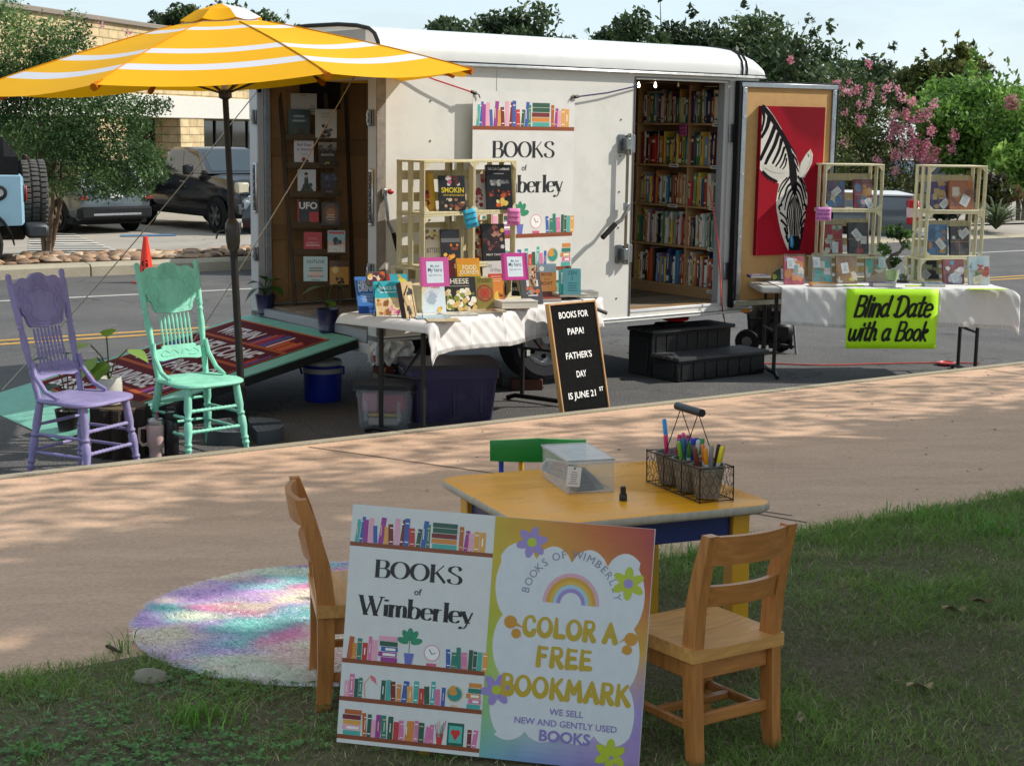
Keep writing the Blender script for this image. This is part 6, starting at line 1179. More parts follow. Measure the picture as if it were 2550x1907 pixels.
# in the crates
zc1, zc2 = ZB+LOW+.0165, ZB+LOW+ch+.0175
for a in ((1072, 531, 28, 92, .02, '#b98a2a', A_yred, 'red and yellow cookbook at the left of the upper left crate', .55), (1128, 527, 64, 84, .025, '#1f2024', A_smok, 'black barbecue cookbook lettered SMOKIN in the upper left crate', .3), (1195, 527, 34, 84, .02, '#d9d4cc', A_bbq, 'white and red barbecue book between the two upper crates', .55), (1246, 524, 62, 106, .035, '#141212', A_salt, 'black cookbook with a fire pit in the upper right crate', .3)): dbook(*a[:8], th=a[8], lean=.2, z=zc2, group='cookbooks in the crates', y=10.2 if a[0] < 1150 else 10.48)
for a in ((1080, 668, 40, 85, .02, '#d8cfb5', A_bit, 'cream book lettered BITTERS in the lower left crate', .3), (1125, 662, 46, 82, .02, '#1d1c1c', A_night, 'black book with flames right of the bitters book', .4), (1190, 655, 36, 88, .025, '#b9a88c', A_patt, 'orange patterned book in the lower right crate', .5), (1232, 652, 56, 88, .03, '#1c1614', A_meat, 'dark meat cookbook in the lower right crate', .35)): dbook(*a[:8], th=a[8], lean=.2, z=zc1, group='cookbooks in the crates', y=10.2 if a[0] < 1150 else 10.48)
NT = lambda px, py, y, rz, ry: Matrix.Translation(Vector(Yd(px, py, y)))@Matrix.Rotation(rz, 4, 'Z')@Matrix.Rotation(ry, 4, 'Y')
note(NT(1172, 544, 10.2, .4, -.25), .09, .125, '#2aa8c8', PL, 'turquoise price note taped between the two upper crates', '#174a6a', sz=.015)
note(NT(1279, 540, 10.5, .3, .02), .09, .115, '#e07fb5', PL, 'pink price note taped to the right crate stack', '#9a2a6a', sz=.015)
# back row, then front row
fr = lambda colr: (lambda A: (A.rect(0, 0, 1, 1, colr), [A.rect(.03+i*.0, .02, .05, .98, '#b83a84') for i in range(1)], A.rect(.2, .12, .8, .86, '#dfe9ee'), A.text('My dad', .5, .66, .016, '#2a4a6a', .004, A.w*.3), A.text('My hero', .5, .5, .026, '#22405f', .008, A.w*.5), A.text('Happy Father\'s Day', .5, .36, .01, '#22405f', 0, A.w*.46)))
bx(300, 372, 150, 110, .02, '#5a4f48', A_patt, 'brown patterned book behind the blue drink book', th=.4, z=RS)
bx(480, 372, 165, 90, .02, '#c22f35', lambda A: (A.rect(.12, 0, 1, 1, '#3aa8b8'), blobs(A, 5, .3, .2, .8, .9, ['#e3d24a', '#d9a02a'], .1, .2, 4)), 'red spined book with turquoise and yellow cover behind the teal book', th=.3, z=RS)
bx(800, 385, 235, 235, .02, '#d0559c', fr('#d0559c'), 'smooth pink picture frame lettered My hero, left of the food book', th=.35, lean=.2, z=RS, name='picture_frame', cat='picture frame', group='pink picture frames')
bx(1480, 330, 215, 220, .02, '#c74293', lambda A: (fr('#c74293')(A), [A.circ(.045+.91*s_, .06+i*.088, .009, '#a52f78', 8) for i in range(11) for s_ in (0, 1)]), 'ribbed pink picture frame right of the white card', th=.35, lean=.25, z=RS, name='picture_frame', cat='picture frame', group='pink picture frames')
bx(940, 330, 60, 150, .02, '#5a1a24', None, 'dark red book half hidden right of the left pink frame', th=.3, z=RS)
bx(1085, 340, 195, 190, .03, '#d9a02a', A_food, 'yellow and green book lettered FOOD JOURNEYS', th=.3, spine='#a8741a', z=RS)
bx(1290, 300, 180, 125, .006, '#dcdad6', A_day, 'white card with faint grey handwriting beside the food book', th=.25, z=RS, name='card', cat='card')
bx(1625, 380, 60, 170, .02, '#c9b08a', A_patt, 'tan patterned book behind the sunset river book', th=.2, z=RS)
bx(240, 612, 170, 310, .014, '#3a72b5', A_drink, 'blue book lettered I NEED A DRINK at the table\'s left end', th=.42, lean=.4)
bx(415, 628, 225, 285, .025, '#35aab5', A_teal, 'turquoise book of sliced food beside the blue drink book', th=.38, lean=.36)
bx(600, 650, 88, 295, .05, '#b08a55', A_face, 'thick brown book with a man\'s face on a wire easel', th=.75, lean=.28, spine='#2a1c16')
bx(790, 606, 200, 250, .014, '#d5e3e6', A_ele, 'pale blue children\'s book with a red spine', th=.35, lean=.3, spine='#b5232b')
bx(1020, 595, 268, 285, .02, '#2f2d2c', A_cheese, 'black book lettered CHEESE covered in cheeses', th=.3, lean=.33)
bx(1225, 575, 150, 255, .014, '#8f7f36', A_olive, 'olive book with a red clock emblem right of the cheese book', th=.3, lean=.28)
bx(1330, 535, 125, 250, .012, '#d9863a', A_orange, 'orange book with a yellow chair right of the olive book', th=.35, lean=.3)
bx(1460, 482, 165, 250, .03, '#1b1b1d', A_savan, 'tan and black novel lettered JAMES SAVAGE', th=.35, lean=.3, spine='#c9a02a')
bx(1625, 535, 180, 265, .012, '#4a4a4c', A_grey, 'charcoal book with a white label right of the novel', th=.4, lean=.33)
bx(1745, 480, 165, 275, .025, '#c98a4a', A_boys, 'sunset orange book lettered BOYS IN THE BOAT', th=.2, lean=.2, spine='#8a1f2a')
bx(1915, 450, 140, 195, .02, '#3ab0a5', A_gift, 'teal gift box with a white printed card', th=.15, lean=.15, z=ZB+.042, name='gift_box', cat='gift box')
bx(2050, 462, 150, 210, .03, '#6ab5b8', A_zen, 'pale teal book lettered ZEN at the table\'s right end', th=.12, lean=.1, z=ZB+.042)
def flat(px, py, w, d, h, col, rz, lab, z=ZB, art=None, group='books lying flat', pages='#d8d2c2'):
    q = place(px, py, z); t = thing('book', lab, 'book', M=LR((q.x, q.y, z), rz), group=group); b = B(); b.box(0, w, 0, d, 0, .0018, col); b.box(0, w, 0, d, h-.0018, h, col, .0006); b.box(0, .0018, 0, d, .0019, h-.0019, col)
    if art: A = Art(b, Matrix.Translation((0, 0, h))@Matrix.Rotation(-math.pi/2, 4, 'X'), w, d); art(A)
    b.build('cover', printed, t); b = B(); b.box(.0019, w-.003, .003, d-.003, .0019, h-.0019, pages); b.build('page_block', paper, t); return t
FA = lambda c, n, s: (lambda A: blobs(A, n, .1, .1, .9, .9, c, .06, .16, s))
flat(*ZX(650, 665), .21, .16, .006, '#9ab5bd', .3, 'thin blue booklet lying at the cloth\'s front edge', art=FA(['#c9d8dc', '#7a98a2'], 6, 1)); flat(*ZX(740, 690), .2, .15, .006, '#b5a27c', .2, 'thin tan booklet half under the blue booklet', z=ZB-.001)
flat(*ZX(880, 640), .22, .15, .01, '#c9c5ba', .35, 'white paperback lying flat before the cheese book', art=FA(['#8a9aa0', '#d8cfc0'], 6, 2)); flat(*ZX(1110, 618), .24, .14, .012, '#b5a486', .4, 'tan paperback lying flat before the olive book', art=FA(['#7a3a2a', '#d9cba8'], 6, 3))
flat(*ZX(1355, 585), .2, .16, .012, '#a8655a', .35, 'reddish paperback under the thick white book', art=FA(['#e0d6c2', '#7a2f2a'], 5, 4)); flat(*ZX(1362, 575), .25, .15, .045, '#cfcac0', .35, 'thick pale book lying flat at the cloth\'s front', z=ZB+.0125)
flat(*ZX(1660, 515), .17, .14, .02, '#8f2f35', .2, 'dark red book lying flat below the sunset river book'); flat(*ZX(1850, 480), .22, .17, .02, '#3f8a80', .3, 'teal book lying under the gift box', z=ZB); flat(*ZX(1850, 478), .21, .16, .02, '#a8a49a', .32, 'grey book on the teal book under the gift box', z=ZB+.0205); flat(*ZX(1985, 485), .17, .16, .0405, '#57595c', .25, 'charcoal book lying under the pale teal book', z=ZB)
def easel(px, py, th, lab):
    t = B(); t.tube([(-.05, -.06, .03), (-.05, -.06, 0), (-.05, .0, .0), (-.03, .02, .15), (.0, .03, .2), (.03, .02, .15), (.05, .0, .0), (.05, -.06, 0), (.05, -.06, .03)], .0025, '#17171a', 6); t.tube([(0, .03, .19), (0, .12, 0)], .0025, '#17171a', 6); q = place(px, py)
    tag(t.build('wire_easel', darkm, M=LR(q, th)), lab, 'easel', 'wire easels')
easel(*ZX(580, 655), .75, 'black wire easel under the thick face book'); easel(*ZX(330, 625), .4, 'black wire easel between the blue and turquoise books'); easel(*ZX(1925, 455), .15, 'black wire easel under the teal gift box')
# ------------------------------------------------------------------ letter board
bl, br_ = G(1406, 1072, .0), G(1523, 1052, .0)
t1 = Yd(1363, 757, bl.y+.13); fm = frame3(bl, br_-bl, Vector(t1)-bl); w = (Vector(br_)-Vector(bl)).length; h = (Vector(t1)-Vector(bl)).length
t = thing('letter_board', 'black felt letter board in oak frame leaning on the Papa table', 'letter board', M=fm)
b = B(); b.box(.014, w-.014, .004, .012, .014, h-.014, '#131313')
n = 78
for i in range(n): z = .016+(h-.032)*i/n; b.box(.0141, w-.0141, .001, .0039, z, z+(h-.032)/n*.55, '#151515')
b.build('felt_panel', canvas, t)
b = B()
for x0, x1, z0, z1 in ((0, .0139, 0, h), (w-.0139, w, 0, h), (.014, w-.014, 0, .0139), (.014, w-.014, h-.0139, h)): b.box(x0, x1, -.008, .03, z0, z1, '#b98d55', .002)
b.build('frame', wood, t)
b = B(); A = Art(b, Matrix.Identity(4), w, h, eps=.001)
for s_, v in (('BOOKS FOR', .875), ('PAPA!', .742), ('FATHER\'S', .55), ('DAY', .40), ('IS JUNE 21', .235)): A.text(s_, .5 if '21' not in s_ else .46, v, .042, '#f2f0ea', .015, maxw=w*.068*len(s_), tall=1.0)
A.text('ST', .875, .268, .026, '#f2f0ea', .02); b.build('letters', plastic, t)
b = B(); q = fm@Vector((w, .06, h-.04)); b.tube([(0, 0, 0), (.05, .03, -.02), (.12, .05, -.05)], .012, '#17171a', 8); b.box(-.03, .0, -.01, .02, -.02, .02, '#7a1c22', .004); tag(b.build('clamp', plastic, M=Matrix.Translation(q)), 'black handled clamp behind the letter board\'s top right corner', 'clamp')
# ------------------------------------------------------------------ right display: crates, wrapped books, bonsai
Z5 = lambda x, y: (1850+x*.3627, 350+y*.3627)
def rloc(x, y, z): return RT@Vector((x, y, z))
for nm, x, th_, wcr in (('left', -.73, .16, .515), ('right', .37, .12, .505)):
    q = RT.inverted()@Vector(Yd(*Z5(545 if nm == 'left' else 1255, 765), 12.62)); o = RT@Vector((q.x, q.y, ZR_)); 
    crate(Matrix.Translation(o)@Matrix.Rotation(math.radians(4.5)+th_, 4, 'Z')@Matrix.Translation((-.05, -.02, 0)), wcr+.1, .2, .3, f'low cream crate under the {nm} crate stack on the right table', '#cfc7a3')
    for i, l in ((0, 'lower'), (1, 'upper')): crate(Matrix.Translation((o.x, o.y, ZR_+.201+i*.376))@Matrix.Rotation(math.radians(4.5)+th_, 4, 'Z'), wcr, .375, .27, f'cream slatted crate, {l} one of the {nm} stack of wrapped books', '#cfc7a3')
def wrapped(zx, zy, zw, zh, col, cols, label, seed, z=ZR_, th=.15, lean=.22, tagc='#dfe2e4', tagp=(.5, .5, .3), y=None, title=None):
    px, py = Z5(zx, zy); q = Vector(G(px, py, z)) if y is None else Vector(Yd(px, py, y)); q.z = z; k = CF/q.y; w, h = zw*.3627/k, zh*.3627/k/.96
    M_ = Matrix.Translation(q)@Matrix.Rotation(th, 4, 'Z')@Matrix.Rotation(-lean, 4, 'X')@Matrix.Translation((-w/2, 0, 0)); t = thing('wrapped_book', label, 'wrapped book', M=M_, group='gift wrapped mystery books')
    r = random.Random(seed)
    def art(A):
        blobs(A, 9, .08, .08, .92, .92, cols, .1, .26, seed); 
        for i in range(3): u, v = r.uniform(.05, .6), r.uniform(.05, .6); A.rect(u, v, u+r.uniform(.2, .35), v+r.uniform(.15, .35), r.choice(cols))
        A.rect(.0, .46, 1, .475, '#b99a62'); A.rect(.47, .0, .485, 1, '#b99a62')
        if title: A.text(title, .5, .55, .03, '#e8e4d8', .012, A.w*.7)
    book_parts(t, w, h, .03, col, art)
    b = B(); c = (tagp[0]*w, tagp[1]*h); m = Matrix.Translation((c[0], -.012, c[1]))@Matrix.Rotation(tagp[2], 4, 'Y'); b.box(-w*.17, w*.17, -.0012, 0, -h*.19, h*.19, tagc, 0, m); a_ = Art(b, m@Matrix.Translation((-w*.17, -.0013, -h*.19)), w*.34, h*.38); lines(a_, .15, .85, .15, .8, 5, '#9a9ca2', .25, .3); b.build('tag', paper, t)
    b = B(); [b.tube([(w*.48, -.004, h*.47), (w*(.48+.12*s_), -.02, h*(.52)), (w*(.48+.16*s_), -.01, h*.44), (w*.48, -.004, h*.465)], .0016, '#b99a62', 5) for s_ in (-1, 1)]; b.build('string_bow', matte, t)
    b = B(); e = .006; b.grid(lambda u, v: (-e+(w+2*e)*u, -.016-.006*math.sin(u*9+v*7+seed), (h+.02)*v), 8, 8, '#ffffff'); b.build('wrap', cello, t); return t
YB = 12.42
wrapped(270, 958, 150, 195, '#2f5a30', ['#3f7a3a', '#24452a', '#c9c23a', '#1c3a24'], 'dark green wrapped book next to the flat stack', 1, th=.35, lean=.3, tagp=(.6, .2, .1)); 
dbook(*Z5(440, 962), 50, 72, .02, '#c9c22a', lambda A: (A.text('TURTLE', .5, .82, .03, '#2f5a1c', .01, A.w*.84), A.text('DAY', .6, .6, .03, '#2f5a1c', .01, A.w*.5), blobs(A, 6, .2, .1, .8, .5, ['#a8a81c', '#8a9a2a'], .1, .2, 4)), 'yellow book lettered TURTLE behind the red edged bundle', th=.1, lean=.25, group=None, z=ZR_, y=12.85)
wrapped(355, 988, 142, 185, '#b5485a', ['#8fb0bb', '#d8d2c2', '#d98a4a', '#e8e2d2'], 'wrapped book with red edges and a white card, front left', 2, tagp=(.3, .75, .0))
wrapped(545, 978, 142, 180, '#9a9488', ['#3aa8a5', '#d8d4cc', '#c9683a', '#6ab5b0'], 'wrapped book with teal ribbon right of the red edged bundle', 3, tagp=(.22, .75, .0))
wrapped(715, 982, 150, 185, '#8a6a4a', ['#a8743a', '#d8cfbc', '#c9c25a', '#7a5a3a'], 'brown wrapped book with a long white tag', 4, tagp=(.4, .55, -.15))
wrapped(915, 968, 150, 180, '#b9a58a', ['#9a6a3a', '#5ab5a5', '#d8d2c2', '#c9c8a0'], 'wrapped book with brown card and pale turquoise tag beside the bonsai', 5, tagc='#bfd8d5', tagp=(.78, .7, .03))
wrapped(1260, 962, 190, 150, '#a8bfa0', ['#c2d4b8', '#8fae94', '#d8e0cc', '#27385a'], 'pale green wrapped book with a navy oval label', 6, tagp=(.45, .25, -.8), title=None, lean=.3)
wrapped(1450, 985, 150, 165, '#8a4a50', ['#e3e0dc', '#3a9ac2', '#d0ccd8', '#e8e6e2'], 'white wrapped book with a bright blue ribbon', 7, tagp=(.5, .25, -.4))
wrapped(1625, 990, 150, 190, '#b9c4c0', ['#a8c4cc', '#a3402f', '#d4d8d2', '#5a7a4a'], 'pale wrapped book with red squares at the table\'s right end', 8, tagc='#cfc5a5', tagp=(.4, .18, 1.3))
ZC1, ZC2 = ZR_+.217, ZR_+.593
for a in ((640, 437, 132, 172, '#6a5a78', ['#d8d0b0', '#5a4a80', '#6fae6a', '#3a7ab0'], 'purple wrapped book with a green pouch, upper left crate', 9, ZC2), (828, 440, 130, 188, '#7a1f3a', ['#8a2a48', '#c9a8b8', '#b58a4a', '#3a6a8a'], 'maroon wrapped book with white hearts, upper left crate', 10, ZC2), (625, 748, 132, 190, '#a81c24', ['#c2c8bc', '#b5252f', '#e0dcd2', '#6a9a8a'], 'red wrapped book in the lower left crate under the pink note', 11, ZC1), (797, 748, 150, 205, '#1b1b1d', ['#26262a', '#e0dedb', '#3a3a3e', '#b5302f'], 'black wrapped book with a white tag, lower left crate', 12, ZC1), (1355, 452, 142, 180, '#4a2f7a', ['#5f3f96', '#c9a85a', '#2a1c3a', '#d8c48a'], 'purple and gold wrapped book, upper right crate', 13, ZC2), (1505, 455, 180, 190, '#b5652a', ['#c9742f', '#8a4a20', '#e3d8c2', '#d9b25a'], 'orange wrapped book in loose cellophane, upper right crate', 14, ZC2), (1342, 762, 142, 200, '#3f7ab0', ['#5a98c9', '#d9a83a', '#2f5f8a', '#c98a4a'], 'blue wrapped book in the lower right crate', 15, ZC1), (1492, 758, 140, 190, '#2a2626', ['#3a3430', '#e0ddd6', '#5a2024', '#57504a'], 'dark checked wrapped book with a white tag, lower right crate', 16, ZC1)):
    wrapped(*a[:8], z=a[8], y=12.8, th=.22, lean=.16, tagp=((.5, .6, .9), (.8, .15, -.5), (.55, .2, .05), (.4, .6, -.7), (.7, .2, .8), (.6, .3, .5), (.6, .35, -.7), (.7, .75, .9))[a[7]-9])
q = Yd(*Z5(552, 505), 12.5); note(Matrix.Translation(q)@Matrix.Rotation(.15, 4, 'Z'), .13, .11, '#c478b5', PL, 'pink price note taped to the left crate stack of wrapped books', '#6a2a6a', sz=.019)
def flatr(zx, zy, w, d, h, col, rz, lab, z=ZR_): px, py = Z5(zx, zy); return flat(px, py, w, d, h, col, rz, lab, z=z, art=FA(['#d8d4ca', '#9aa0a2', col], 4, int(zx)))
for i, (col, lab) in enumerate((('#3a2f2a', 'dark brown book, bottom of the flat stack at the right table\'s left end'), ('#2f5f8f', 'blue book, second from the bottom of the flat stack'), ('#8a7a5a', 'tan book, second from the top of the flat stack'), ('#4a4270', 'purple book, topmost of the flat stack'))): flatr(35+i*6, 945, .19-.008*i, .13, .021, col, .05*(i-1), lab, z=ZR_+i*.0215)
flatr(475, 1003, .2, .12, .025, '#d98a1f', .05, 'orange wrapped book lying flat at the front of the right table'); flatr(890, 1003, .19, .11, .03, '#6a4a8a', .05, 'purple book lying flat before the bonsai'); flatr(1245, 1003, .17, .11, .025, '#2f5a8a', -.05, 'blue book lying flat before the navy labelled bundle')
for zx, zy, w_, lab in ((1560, 1022, .3, 'lime card lying at the right end of the right table\'s edge'), (1130, 1000, .14, 'lime card lying between purple and blue flat books'), (700, 998, .16, 'lime card lying before the long white tag')):
    b = B(); q = place(*Z5(zx, zy), ZR_+.001); b.box(0, w_, 0, .07, 0, .002, '#b5d916'); tag(b.build('lime_card', paper, M=LR(q, .05)), lab, 'card', 'lime cards')
# lime poster with brush script
bl, br_, tl = [RT@Vector((0, 0, 0))]*3; yF = -.432
def on_front(px, py):
    d = ray(px, py); n = RT.to_3x3()@Vector((0, 1, 0)); o = RT@Vector((0, yF, 0)); return RT.inverted()@(EYE+d*((o-EYE).dot(n)/d.dot(n)))
a, c, e = on_front(2109, 719), on_front(2338, 722), on_front(2118, 868); w, h = c.x-a.x, a.z-e.z
t = thing('poster', 'lime green poster lettered Blind Date with a Book on the cloth', 'sign', M=RT@Matrix.Translation((a.x, yF, e.z)))
b = B(); b.grid(lambda u, v: (w*u+.012*(1-v)*(1-u), .004*math.sin(u*5)*(1-v)+(.0 if v < .98 else .004), h*v), 10, 8, '#b4ee0c'); b.build('card', paper, t, solid=.001)
b = B(); A = Art(b, Matrix.Identity(4), w, h, eps=.0065); A.letters('Blind Date', .5, .54, .34*h, '#12140c', 'script', maxw=w*.84, slant=.26, gap=.0); A.letters('with a Book', .46, .14, .31*h, '#12140c', 'script', maxw=w*.86, slant=.26, gap=.0)
b.build('lettering', matte, t)
# bonsai and cloche
q = place(*Z5(1020, 965)); t = thing('bonsai', 'small bonsai with twisting trunk in a pale green pot between the crates', 'bonsai', loc=q)
b = B(); b.lathe([(.035, 0), (.048, .01), (.055, .085), (.058, .09), (.05, .09), (.048, .078), (.0, .075)], '#a9c08f', 22); b.build('pot', ceramic, t); pt = lambda x, y: Vector((( x-1020)*.3627/308, 0, (965-y)*.3627/308))
b = B(); b.tube([pt(1010, 880), pt(985, 830), pt(1015, 790), pt(1065, 770), pt(1085, 730), pt(1055, 680), pt(1040, 640)], [.02, .017, .014, .013, .011, .008, .004], '#5f564a', 8); b.tube([pt(1060, 765), pt(1045, 820)], [.008, .004], '#5f564a', 6); b.tube([pt(1080, 745), pt(1110, 725)], [.007, .003], '#5f564a', 6); b.tube([pt(1015, 795), pt(975, 745)], [.007, .003], '#5f564a', 6); b.build('trunk', bark, t)
cl = [(np.array(pt(x, y)), np.array((r_2, r_2, r_2*.75)), r_2*r_2) for x, y, r_2 in ((1040, 640, .085), (1000, 625, .06), (1090, 650, .06), (955, 740, .055), (975, 770, .04), (1105, 720, .05), (1045, 825, .05), (1030, 850, .035))]; V, F, C_, P = crown(cl, 620, .034, ['#1f3318', '#2f4d20', '#4a6f30', '#6b8f45'], 61, asp=.7); npmesh('foliage', V, F, C_, leaf, t)
q = place(*Z5(1100, 975)); t = thing('glass_cloche', 'small glass cloche with moss beside the bonsai pot', 'cloche', loc=q); b = B(); b.lathe([(.05, 0), (.05, .02), (.045, .022)], '#2a2320', 20); b.build('base', wood, t)
b = B(); b.lathe([(.043, .022), (.043, .085), (.036, .112), (.018, .126), (.006, .13), (.008, .14), (0, .144)], '#ffffff', 20, caps=False); b.build('dome', clear, t); cl = [(np.array((0, 0, .045)), np.array((.032, .032, .025)), 1)]; V, F, C_, P = crown(cl, 160, .018, ['#3f5a2a', '#6b8a3f'], 4); npmesh('moss', V, F, C_, leaf, t)
# ------------------------------------------------------------------ on the ramp
RPM = TM@rm
def on_ramp(px, py):
    d = ray(px, py); n = RPM.to_3x3()@Vector((0, 0, 1)); o = RPM.translation; return EYE+d*((o-EYE).dot(n)/d.dot(n))
t = thing('ramp_mat', 'maroon printed mat lettered Welcome with bookshelf rows, lying on the mint ramp', 'mat', M=RPM@Matrix.Translation((0, -.05, .001)))
b = B(); mw, m0, m1 = hw-.13, .12, 1.78; b.box(m0, m1, -mw, mw, 0, .004, '#5c1a1f', .001); A = Art(b, frame3((m1, -mw, .004), (0, 1, 0), (-1, 0, 0)), 2*mw, m1-m0); H_ = m1-m0
A.rect(.0, .0, 1, .012, '#b5633a'); A.rect(0, .988, 1, 1, '#b5633a'); A.rect(0, 0, .012, 1, '#b5633a'); A.rect(.988, 0, 1, 1, '#b5633a')
for v in (.2, .4, .6, .8): A.rect(.01, v-.022, .99, v, '#a8532f')
r_ = random.Random(9)
def matrow(v, u0, u1, words, sz):
    A.text(words, (u0+u1)/2, v+.03, sz, '#d9d2cf', .03, maxw=(u1-u0)*A.w, tall=1.25)
def matbooks(v, u0, u1):
    u = u0
    while u < u1-.02: w = r_.uniform(.02, .04); A.rect(u, v, u+w*.9, v+r_.uniform(.09, .15), r_.choice(['#a8323a', '#6a4a8a', '#c9683a', '#3f5f9a', '#d9cfc0', '#8a3a6a', '#b53a2a'])); u += w
matrow(.8, .1, .5, 'WITHIN', .12); matbooks(.8, .56, .95); matbooks(.6, .04, .14); matrow(.6, .18, .86, 'WELCOME', .16); matbooks(.6, .9, .97); matrow(.4, .06, .3, 'TO', .12); matbooks(.4, .33, .42); matrow(.4, .45, .96, 'PAGES OF', .12); matrow(.2, .05, .75, 'THE UNIVERSE', .13); matbooks(.2, .8, .96); matrow(.012, .08, .4, 'BOOK', .12); matbooks(.012, .45, .95)
b.build('mat', canvas, t)
for px0, yy, lx, ly, nm in ((643, 224, 2.0, -hw+.04, 'far'), (893, 172, 1.55, hw-.02, 'near')):
    p0 = TX(px0, yy, -.015); p1 = TMI@(RPM@Vector((lx, ly, .02))); b = B(); n = 14
    b.tube([p0.lerp(p1, i/n)+Vector((0, 0, -.05*math.sin(math.pi*i/n))) for i in range(n+1)], .0042, '#a39c8c', 6); b.box(p0.x-.01, p0.x+.02, p0.y-.02, p0.y+.02, p0.z-.02, p0.z+.06, '#1a1a1b', .006); b.build('ramp_cable', metal, tr)
# ------------------------------------------------------------------ pot plants
def leafblade(b, o, d, L_, w, col, droop=.3, fold=.25):
    o = Vector(o); d = Vector(d).normalized(); s_ = d.cross(Vector((0, 0, 1))); s_ = s_.normalized() if s_.length > .05 else Vector((1, 0, 0)); n = s_.cross(d)
    N_ = 6; prof = [0, .55, .95, 1., .72, .36, 0]; mid = [o+d*L_*t_/N_-Vector((0, 0, 1))*droop*L_*(t_/N_)**2 for t_ in range(N_+1)]; vs = []
    for i in range(N_+1): k = prof[i]*w/2; vs += [mid[i]-s_*k+n*fold*k, mid[i], mid[i]+s_*k+n*fold*k]
    b.add(vs, [f for i in range(N_) for f in ((3*i, 3*i+1, 3*i+4, 3*i+3), (3*i+1, 3*i+2, 3*i+5, 3*i+4))], col)
def potplant(loc, label, pot, prof, leaves, k, cat='potted plant'):
    t = thing('potted_plant', label, cat, loc=loc); b = B(); b.lathe(prof, pot, 26); b.build('pot', ceramic, t)
    R, H_ = max(q[0] for q in prof), max(q[1] for q in prof); b = B(); b.lathe([(R*.86, H_*.86), (R*.4, H_*.9), (0, H_*.9)], '#2e2318', 16); b.build('soil', matte, t)
    for i, (dx, dz, dirx, diry, dirz, L_, w, col) in enumerate(leaves):
        tip = Vector((dx*k, -.03 if diry < 0 else .03, H_+dz*k)); b = B(); b.tube([(0, 0, H_*.85), (tip.x*.35, tip.y*.4, H_+(tip.z-H_)*.6), tip], .0042, '#55713a', 6); leafblade(b, tip, (dirx, diry, dirz), L_*k*1.1, w*k*1.5, col, .35, .12); b.build('leaf', leaf, t)
NAVY = '#131a48'; pr = lambda R, H_: [(R*.74, 0), (R*.76, .004), (R*.78, .02), (R*.76, .024), (R, H_-.0), (R*1.02, H_), (R*.93, H_), (R*.9, H_*.9), (R*.4, H_*.86)]
G1, G2, G3 = '#2b4a22', '#48702c', '#6f9138'
q = on_ramp(661, 783); potplant(q, 'leafy plant in a navy blue pot at the ramp\'s far top corner', NAVY, pr(.077, .155), ((-.03, .09, -.8, -.4, .25, .1, .09, G1), (.01, .11, -.3, -.3, .5, .09, .08, G1), (.05, .07, .8, -.5, -.25, .12, .07, G2), (.04, .1, .7, .2, .3, .09, .08, G1), (-.05, .05, -.9, -.3, -.6, .11, .09, G1), (.02, .12, .3, -.6, .2, .09, .08, G2), (.0, .05, .2, -.8, .1, .08, .07, G1)), 1.0)
q = on_ramp(816, 826); potplant(q, 'sparse plant in a navy blue pot at the ramp\'s near top corner', NAVY, pr(.083, .165), ((-.02, .16, -1, -.3, .0, .15, .085, '#55714a'), (.03, .17, .9, .1, -.1, .11, .08, '#5d7850'), (.0, .06, .5, -.6, .0, .1, .05, G3), (-.04, .07, -.6, -.2, .3, .06, .05, '#5d7850')), 1.0)
